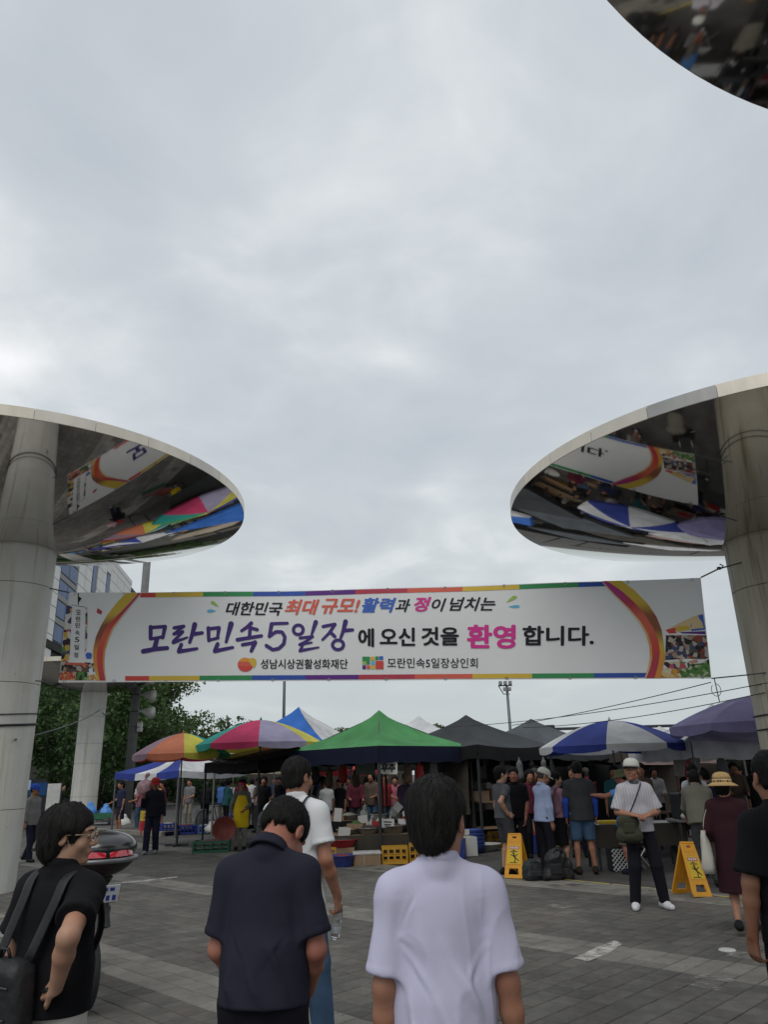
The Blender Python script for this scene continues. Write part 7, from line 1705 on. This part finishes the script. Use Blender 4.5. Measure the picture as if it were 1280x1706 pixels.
# --- the middle ground
straw = person('woman in a long maroon dress and a straw hat walking to the right', (3.60, 8.66, 0), -.45, h=1.545, vox=.011, b=1.02, head=(-.15, .05, 0), hair='bob', skin=SK_tan, armR=ARM_DOWN(1), armL=((-.30, .0, -1), (-.05, .35, -1)), footR=(.09, .20), footL=(-.06, -.16, .05),
       top=dict(kind='dress', name='dress', mat=C_mar, sleeve=1.5, sr=.085, fat=.022, hem=.42, flare=.045, amp=.007, freq=(7, 7, 2.5)), bottom=None, hat=('straw', C_straw, C_straw2), seed=13.0)
t = thing('tote_bag', 'cream canvas tote hanging from the shoulder of the woman in maroon', 'tote bag', (3.60, 8.66, 0), -.45)
q = MB(); n = 20
for z, wy, wt in ((.56, .12, .02), (.565, .16, .055), (.62, .175, .07), (.72, .17, .062), (.84, .155, .045), (.93, .14, .028), (.98, .13, .018), (.975, .12, .008), (.90, .11, .006)):
    for k in range(n):
        a = 2 * PI * k / n; c_, s_ = math.cos(a), math.sin(a); q.v.append((-.262 + wt * abs(c_) ** .7 * (1 if c_ > 0 else -1) + .008 * math.sin(z * 40 + a * 3), -.02 + wy * abs(s_) ** .6 * (1 if s_ > 0 else -1), z))
for r in range(8):
    for k in range(n): q.f.append([r * n + k, r * n + (k + 1) % n, (r + 1) * n + (k + 1) % n, (r + 1) * n + k]); q.m.append(0)
q.f.append(list(range(n))[::-1]); q.m.append(0); q.build('body', C_tote, t, True)
for yy in (-.06, .04):
    q = MB(); q.tube([np.array(p) for p in resamp3([(-.262, yy, .97), (-.235, yy * .7, 1.10), (-.165, yy * .5 - .01, 1.25), (-.12, yy * .3, 1.285)], 12)], .012, 6, flat=(.013, .005), uh=(0, 1, 0)); q.build('strap', C_tote, t, True)
capm = person('man in a white cap and striped white polo standing with a shoulder bag', (3.11, 10.22, 0), PI - .05, h=1.735, vox=.0100, b=.98, head=(-.55, -.08, 0), hair='short', hairm=H_grey, skin=SK_tan, face=True,
       armR=((.34, .10, -1), (-.50, .82, -.10), (-.8, .5, -.1), (0, -.4, -1), .7), armL=((-.34, .08, -1), (.62, .78, -.12), (.9, .35, -.15), (0, -.5, -1), .8), footR=(.16, .02), footL=(-.19, .0), toe=.3,
       top=dict(mat=C_stripe, sleeve=.92, sr=.088, fat=.016, hem=.86, hips=1.0, amp=.006), collar=cloth('dark collar', (.09, .09, .11)), bottom=dict(mat=C_blackt, fat=.006, ankle=.055), shoes=C_sho, hat=('cap', C_cap, C_black), belt=None, seed=15.0)
t = thing('shoulder_bag', 'olive canvas shoulder bag worn across the chest of the man in the white cap', 'shoulder bag', (3.11, 10.22, 0), PI - .05)
F = Field((-.1, .0, .6), (.4, .4, 1.2), .011); F.op(rcone((.10, .20, .84), (.25, .185, .84), .085, .085, (1, .75, 1)), .04); F.op(rcone((.11, .19, 1.0), (.24, .18, 1.0), .07, .07, (1, .6, 1)), .05); V, Q = F.surf(); N_ = vnormals(V, Q); V = wrinkle(V, N_, .010, 4, (10, 10, 8)); obj('body', raw_mesh('body', V, Q, C_olive, smooth=True), t)
q = MB(); q.box((.175, .245, .93), (.15, .03, .12), bev=.012); q.build('flap', C_olive, t)
q = MB(); q.tube([np.array(p) for p in resamp3([(.16, .18, 1.06), (.06, .165, 1.22), (-.03, .135, 1.38), (-.075, .06, 1.44), (-.08, -.03, 1.44), (.0, -.14, 1.25), (.12, -.12, 1.05)], 22)], .012, 6, flat=(.019, .004), uh=(.7, .7, 0)); q.build('strap', cloth('grey strap', (.05, .055, .065)), t, True)
gt = person('man in a grey T-shirt with one hand on his hip facing right', (1.90, 13.75, 0), -1.15, h=1.71, vox=.0125, b=1.0, head=(-.15, .02, 0), hair='full', skin=SK, armR=((.32, -.75, -.85), (-.12, .60, -.80), (.0, .9, -.45), (-1, 0, 0), .4), armL=ARM_DOWN(-1), top=dict(mat=C_grey, sleeve=.62, fat=.008, hem=.88, amp=.006), bottom=dict(mat=cloth('dark grey shorts', (.05, .05, .056)), kind='shorts', hem=.5, fat=.02), seed=17.0)
bp = person('man in a black polo shirt facing the camera beside the grey T-shirt man', (2.22, 14.35, 0), PI - .35, h=1.70, vox=.0125, b=1.0, head=(.1, .0, 0), hair='short', skin=SK_red, face=True, armR=ARM_DOWN(1), armL=((-.12, .0, -1), (.1, .3, -1)), top=dict(mat=C_black, sleeve=.8, fat=.012, hem=.84), bottom=dict(mat=C_blackt), collar=C_black, seed=19.0)
wc = person('elderly man in a white cap and pale blue shirt looking down', (2.52, 13.5, 0), -1.15, h=1.67, vox=.0120, b=.98, lean=.08, bow=.25, head=(-.25, .42, 0), hair='short', hairm=H_grey, skin=SK_tan, armR=((.08, .02, -1), (-.05, .12, -1)), armL=((-.1, .35, -1), (.0, .9, -.2)), top=dict(mat=C_ltblue, sleeve=1.9, sr=.070, fat=.010, hem=.84, amp=.008), collar=C_ltblue, bottom=dict(mat=C_blackt), hat=('cap', C_cap), seed=21.0)
pw = person('woman in a dusty pink top and black skirt seen in profile', (2.86, 13.85, 0), -1.25, h=1.60, vox=.0125, b=.95, head=(-.35, .05, 0), hair='bob', skin=SK, armR=((.12, .18, -1), (-.1, .85, -.5)), armL=((-.12, .2, -1), (.1, .9, -.3)), top=dict(mat=C_pink, sleeve=.9, fat=.006, hem=.92, amp=.006), bottom=dict(mat=C_black, kind='skirt', hem=.46, fat=.0), seed=23.0)
pack(pw, 'grey backpack worn by the woman in pink', cloth('grey nylon', (.085, .085, .085), rough=.6), .92, 1.34, .135, .085, vox=.012)
dg = person('broad man in a charcoal T-shirt with bright blue arm sleeves, back turned', (3.20, 13.62, 0), -.05, h=1.755, vox=.0115, b=1.12, head=(-.1, .12, 0), hair='short', skin=SK_tan, armR=((.22, .05, -1), (.02, .25, -1)), armL=((-.24, .02, -1), (.0, .18, -1)), top=dict(mat=C_dgrey, sleeve=.72, fat=.018, hem=.80, amp=.006, folds=BACKF[:6]), bottom=dict(mat=C_jean, kind='shorts', hem=.50, fat=.025), sleeves2=C_arm, footR=(.14, .02), footL=(-.13, 0), shoes=cloth('brown sandals', (.03, .022, .018)), seed=25.0)
bh = person('man in an olive bucket hat and blue T-shirt reaching to the left', (3.92, 13.5, 0), .95, h=1.61, vox=.0120, b=1.0, head=(.2, .15, 0), hair='short', skin=SK_red, armL=((-.35, .85, -.30), (-.1, 1, .1), None, (0, 0, -1), .3), armR=((.10, -.1, -1), (-.05, .4, -.9)), top=dict(mat=C_btee, sleeve=.66, fat=.008, hem=.84), bottom=dict(mat=C_khaki, kind='shorts', hem=.46, fat=.02), hat=('bucket', C_bucket), socks=C_cap, shoes=C_nvt, seed=27.0)
m_bluebag = mat('blue plastic film', (.07, .24, .72), rough=.35, var=.15, scale=8, bump=.4, bscale=18, transl=.25)
bw = bh['world'](bh['arms'][1][2])
sack('translucent blue plastic bag hanging beside the khaki shorts', (bw.x - .05, bw.y - .10, .62), .155, .34, m_bluebag, 7)
ap = person('woman in a bright yellow apron and pink sun visor at the left stall', (-3.75, 19.85, 0), PI + .25, h=1.60, vox=.0150, b=1.02, head=(-.2, .1, 0), hair='perm', skin=SK_tan, fine=True, face=True, armR=((.35, .05, -1), (.10, .22, -1)), armL=((-.2, .1, -1), (.5, .6, -.4)), top=dict(mat=cloth('grey print top', (.15, .15, .13), var=.4), sleeve=1.8, fat=.008, hem=.84), bottom=dict(mat=cloth('beige trousers', (.26, .24, .20))), hat=('visor', C_visor), seed=29.0)
F = Field((-.35, -.3, .45), (.35, .35, 1.45), .014); _C, _W, _P = np.array((0, 0, 1.26)), np.array((0, 0, 1.05)), np.array((0, 0, .90))
F.op(rcone(_C, _W, .182, .182, (1, .72, 1)), .03); F.op(rcone(_W, _P, .184, .215, (1, .80, 1)), .03); F.op(rcone(_P, (0, 0, .48), .215, .235, (1, .80, 1)), .03)
F.cut((0, 0, .54), (0, 0, -1)); F.cut((0, 0, 1.33), (0, 0, 1)); F.cut((0, .02, 0), (0, -1, 0))
for s_ in (-1, 1): F.cut((s_ * .105, 0, 1.32), nrm((s_ * .32, 0, .10)))
for s_ in (-1, 1): F.cut((s_ * .20, 0, 1.0), (s_, 0, 0))
V, Q = F.surf(); V = wrinkle(V, vnormals(V, Q), .008, 3, (8, 8, 4)); obj('apron', raw_mesh('apron', V * ap['sc'], Q, C_apron, smooth=True), ap['body'])
w_ = ap['world'](ap['arms'][1][2]); t = thing('red_basin', 'round dusty red basin held on edge by the apron woman', 'basin', (w_.x - .12, w_.y - .10, w_.z - .30), .2); t.rotation_euler = (PI / 2, 0, .2)
q = MB(); q.lathe([(.0001, .0), (.19, .0), (.27, .10), (.285, .105), (.285, .095), (.20, -.012), (.0001, -.012)], 30); q.build('bowl', mat('dusty red plastic', (.24, .055, .04), rough=.5, var=.25, scale=8), t, True)
q = MB(); q.lathe([(.0001, -.055), (.03, -.05), (.045, -.01), (.042, .05), (.0001, .06)], 12); o = q.build('glove', mat('blue glove', (.10, .12, .38), rough=.6), None, True, loc=w_); tag(o, 'blue work glove on the hand that grips the red basin', 'glove')
rc = person('man in dark work clothes and a red cap walking towards the camera', (-5.80, 19.4, 0), PI + .05, h=1.70, vox=.0150, b=1.04, head=(.1, .25, 0), hair='short', skin=SK_b, fine=True, armR=((.25, .2, -.9), (-.1, .55, .85)), armL=ARM_DOWN(-1), footR=(.10, .10), footL=(-.09, -.08), top=dict(mat=C_blackt, sleeve=1.85, sr=.075, fat=.02, hem=.82), bottom=dict(mat=C_nvt, fat=.012), hat=('cap', C_redcap), shoes=cloth('grey shoes', (.25, .25, .26)), seed=31.0)
sack('pink and white sack carried on the shoulder of the man in the red cap', (-6.08, 19.50, 1.32), .20, .40, mat('pink sack', (.50, .30, .33), rough=.6, var=.3, scale=9), 9)
person('walker in a light grey hoodie and yellow scarf near the left column', (-8.25, 18.3, 0), -1.9, h=1.63, vox=.0150, head=(.3, .1, 0), hair='short', skin=SK_b, armR=ARM_DOWN(1), footR=(.08, .15), footL=(-.08, -.15, .03), top=dict(mat=C_ltgrey, sleeve=1.85, fat=.02, hem=.80), collar=cloth('yellow scarf', (.30, .22, .07)), bottom=dict(mat=C_nvt), hat=('cap', C_arm), seed=33.0)
person('woman in black standing beside the slim column', (-11.35, 27.2, 0), -1.4, h=1.66, vox=.0180, hair='bob', skin=SK, top=dict(mat=C_black, sleeve=.7), bottom=dict(mat=C_blackt), seed=35.0)
bendp = person('person in a khaki shirt bending behind the straw hat', (4.55, 11.9, 0), -.3, h=1.62, vox=.0135, lean=.28, bow=.3, hair='short', skin=SK_tan, armR=((.2, .5, -1), (-.1, .6, -.6)), armL=((-.2, .5, -1), (.1, .6, -.6)), top=dict(mat=cloth('khaki shirt', (.14, .135, .11)), sleeve=1.5, fat=.04), bottom=dict(mat=C_dgrey), seed=37.0)
rb = person('young shopper in a white T-shirt with a black backpack by the white tent', (5.55, 14.6, 0), -.15, h=1.66, vox=.0140, hair='full', skin=SK, top=dict(mat=C_white, sleeve=.7, fat=.01), bottom=dict(mat=C_blackt), seed=39.0)
pack(rb, 'black backpack of the young shopper in white', m_blk, .98, 1.36, .12, .06, vox=.014)
person('person in a pale grey shirt behind the man in black at the right', (4.55, 8.9, 0), .2, h=1.58, vox=.0130, hair='full', skin=SK_tan, top=dict(mat=cloth('pale grey shirt', (.42, .43, .45)), sleeve=.9, fat=.015), bottom=dict(mat=C_dgrey), seed=41.0)
# --- the crowd under the tents: a few figures copied in other clothes
protos = []
for k, (yaw_, hr, sl, bk, fem) in enumerate(((0.0, 'short', .7, 'trousers', 0), (0.0, 'bob', .8, 'skirt', 1), (0.0, 'full', 1.8, 'trousers', 0), (0.0, 'perm', 1.7, 'trousers', 1))):
    protos.append(dict(k=k, hr=hr, sl=sl, bk=bk))
def crowd_mesh(k):
    d = protos[k]
    i = person('crowd figure', (0, 0, -0.012), 0, h=1.66, vox=.022, fine=False, b=(1.0, .93, 1.05, .97)[k], hair=d['hr'], lean=(.03, .05, .10, .08)[k], bow=(.05, .1, .3, .15)[k], armR=(ARM_DOWN(1), ((.1, .25, -1), (0, .9, -.4)), ((.15, .3, -1), (-.1, .9, -.1)), ARM_DOWN(1))[k], armL=(((-.15, .2, -1), (.2, .9, -.2)), ARM_DOWN(-1), ((-.15, .3, -1), (.1, .9, -.2)), ((-.15, .2, -1), (.2, .9, -.1)))[k],
               top=dict(mat=C_black, sleeve=d['sl'], fat=.01, hem=.84), bottom=dict(mat=C_blackt, kind=d['bk'], hem=.45 if d['bk'] == 'skirt' else .07), skin=SK_tan, seed=50 + k)
    return i['body']
bases = [crowd_mesh(k) for k in range(4)]
CT = {n: cloth('crowd ' + n, c) for n, c in dict(black=(.012, .012, .014), white=(.50, .50, .50), maroon=(.10, .02, .035), brown=(.11, .08, .065), navy=(.02, .025, .06), beige=(.30, .26, .21), pink=(.36, .13, .17), grey=(.15, .15, .155), teal=(.03, .11, .12), blue=(.06, .14, .36), red=(.30, .03, .035), purple=(.12, .07, .14), yellow=(.42, .32, .07)).items()}
CB = [C_blackt, C_nvt, C_jean, C_dgrey, cloth('crowd beige trousers', (.22, .2, .17))]
CROWD = [(-1.75, 21.3, 'white', 'left of the post under the green tent', .4), (-1.45, 22.4, 'black', 'behind the grain stall', 2.6), (-1.0, 21.6, 'maroon', 'in the gap behind the grain stall', 3.3), (-.55, 22.2, 'brown', 'seen over the rear table', 2.9), (-.2, 21.5, 'red', 'beside the brown shopper', -2.4), (-2.1, 23.6, 'navy', 'far under the dark tent', .8), (-.75, 24.2, 'black', 'deep in the dark aisle', 0), (.35, 19.3, 'purple', 'seated place behind the grain stall', 2.8),
         (1.15, 19.0, 'black', 'in front of the brown hung tarp', 3.1), (-3.1, 23.3, 'navy', 'with jeans right of the apron woman', 3.4), (-2.6, 22.0, 'brown', 'under the black shade net', 2.9), (-4.35, 26.0, 'beige', 'left of the apron woman, farther back', 1.0), (-5.0, 28.3, 'white', 'in the far left aisle', .2), (-4.1, 29.0, 'black', 'in the far aisle behind the apron woman', 3.0),
         (-9.0, 28.4, 'pink', 'behind the man in the red cap', 1.4), (-8.4, 29.2, 'maroon', 'at the left end of the striped tent', 2.0), (-6.9, 29.4, 'black', 'under the striped tent, middle', .3), (-6.2, 29.0, 'blue', 'under the striped tent, right', -.2), (-7.7, 30.2, 'grey', 'far under the striped tent', 3.0), (-5.6, 30.4, 'yellow', 'right of the striped tent, far', 2.2), (-9.8, 31.5, 'black', 'farther back by the utility pole', 2.8), (-10.2, 32.2, 'white', 'beside the utility pole', .5),
         (3.2, 17.6, 'black', 'under the charcoal tent, right', 2.9), (3.75, 16.3, 'navy', 'behind the charcoal T-shirt man', 2.6), (2.85, 16.4, 'maroon', 'behind the pale blue shirt man', 3.2), (4.7, 16.7, 'teal', 'under the blue and white umbrella, left', 2.8), (5.35, 17.3, 'black', 'behind the metal table', -2.6), (4.55, 19.0, 'grey', 'under the slate tent', 1.2), (5.9, 18.8, 'navy', 'far behind the metal table', 2.9),
         (6.7, 17.9, 'black', 'behind the dark draped table', 3.3), (7.6, 17.6, 'brown', 'under the white tent, middle', 2.9), (8.3, 18.2, 'black', 'behind the brown draped table', 3.0), (6.1, 15.4, 'navy', 'in front of the dark draped table', .2), (7.1, 15.3, 'black', 'right of the straw hat, farther back', -.4), (7.9, 15.6, 'purple', 'near the right column', .3), (9.2, 18.4, 'black', 'under the white tent, right', 2.5), (8.9, 20.2, 'white', 'deep under the white tent', 2.0), (10.0, 20.6, 'navy', 'deep at the far right', 3.1), (3.1, 23.0, 'black', 'deep in the right aisle', .3), (2.4, 25.5, 'grey', 'far in the right aisle', 3.0),
         (-2.35, 21.2, 'black', 'under the black shade net, left', 2.7), (-1.95, 22.6, 'grey', 'half hidden beside the shade net', .6), (-1.2, 23.0, 'beige', 'deep behind the grain stall', 2.2), (-.35, 23.2, 'white', 'deep in the middle aisle', .4), (.1, 22.4, 'pink', 'behind the red-topped shopper', 3.0), (.75, 20.6, 'navy', 'behind the brown hung tarp', 1.5), (1.7, 21.6, 'black', 'under the charcoal tent, deep left', 2.8), (2.2, 21.0, 'brown', 'behind the clothes rack', .3),
         (-3.9, 24.2, 'black', 'left of the shade net, farther back', 3.1), (-4.7, 24.8, 'maroon', 'far left of the shade net', .5), (-3.5, 27.6, 'pink', 'far in the left aisle, right side', 2.9), (-5.5, 26.4, 'teal', 'beside the tall blue crate', -1.0), (-6.4, 31.4, 'white', 'far behind the bicycle', .2), (-4.6, 31.0, 'navy', 'at the end of the left aisle', 3.1), (-8.9, 30.6, 'yellow', 'far left behind the striped tent', 1.1), (-9.4, 27.6, 'navy', 'between the utility pole and the striped tent', 2.4),
         (4.1, 17.6, 'white', 'between the parasol pole and the shoppers', 2.4), (5.0, 15.9, 'brown', 'left of the parasol pole', 3.0), (5.0, 20.2, 'maroon', 'far under the slate tent', .2), (6.5, 19.6, 'white', 'far behind the dark draped table', 2.8), (7.2, 19.4, 'pink', 'deep under the white tent, left', 3.2), (7.9, 19.9, 'grey', 'deep under the white tent, middle', .4), (8.4, 14.4, 'beige', 'by the stained column, near', -.2), (7.4, 13.6, 'black', 'right of the straw hat, near the column', .4), (9.6, 16.2, 'teal', 'right of the brown draped table', 2.6)]
for i, (x, y, c, where, yw) in enumerate(CROWD):
    k = (0, 1, 2, 3, 0, 2, 1)[i % 7]; b = bases[k]
    o = b.copy(); COL.objects.link(o); o.location = (x, y, -.012); o.rotation_euler = (0, 0, yw + rnd.uniform(-.2, .2)); s = rnd.uniform(.94, 1.05); o.scale = (s, s, s)
    tag(o, 'shopper in a %s top %s' % (c, where), 'person', 'crowd under the market tents')
    for ch in b.children:
        d = ch.copy(); COL.objects.link(d); d.parent = o
        if d.name.startswith('shirt'): d.material_slots[0].link = 'OBJECT'; d.material_slots[0].material = CT[c]
        if d.name.startswith(('trousers', 'skirt')): d.material_slots[0].link = 'OBJECT'; d.material_slots[0].material = CB[(i * 3 + k) % 5]
        if d.name.startswith('hair') and i % 6 == 4: d.material_slots[0].link = 'OBJECT'; d.material_slots[0].material = H_grey
for b in bases:
    for ch in list(b.children): bpy.data.objects.remove(ch)
    bpy.data.objects.remove(b)
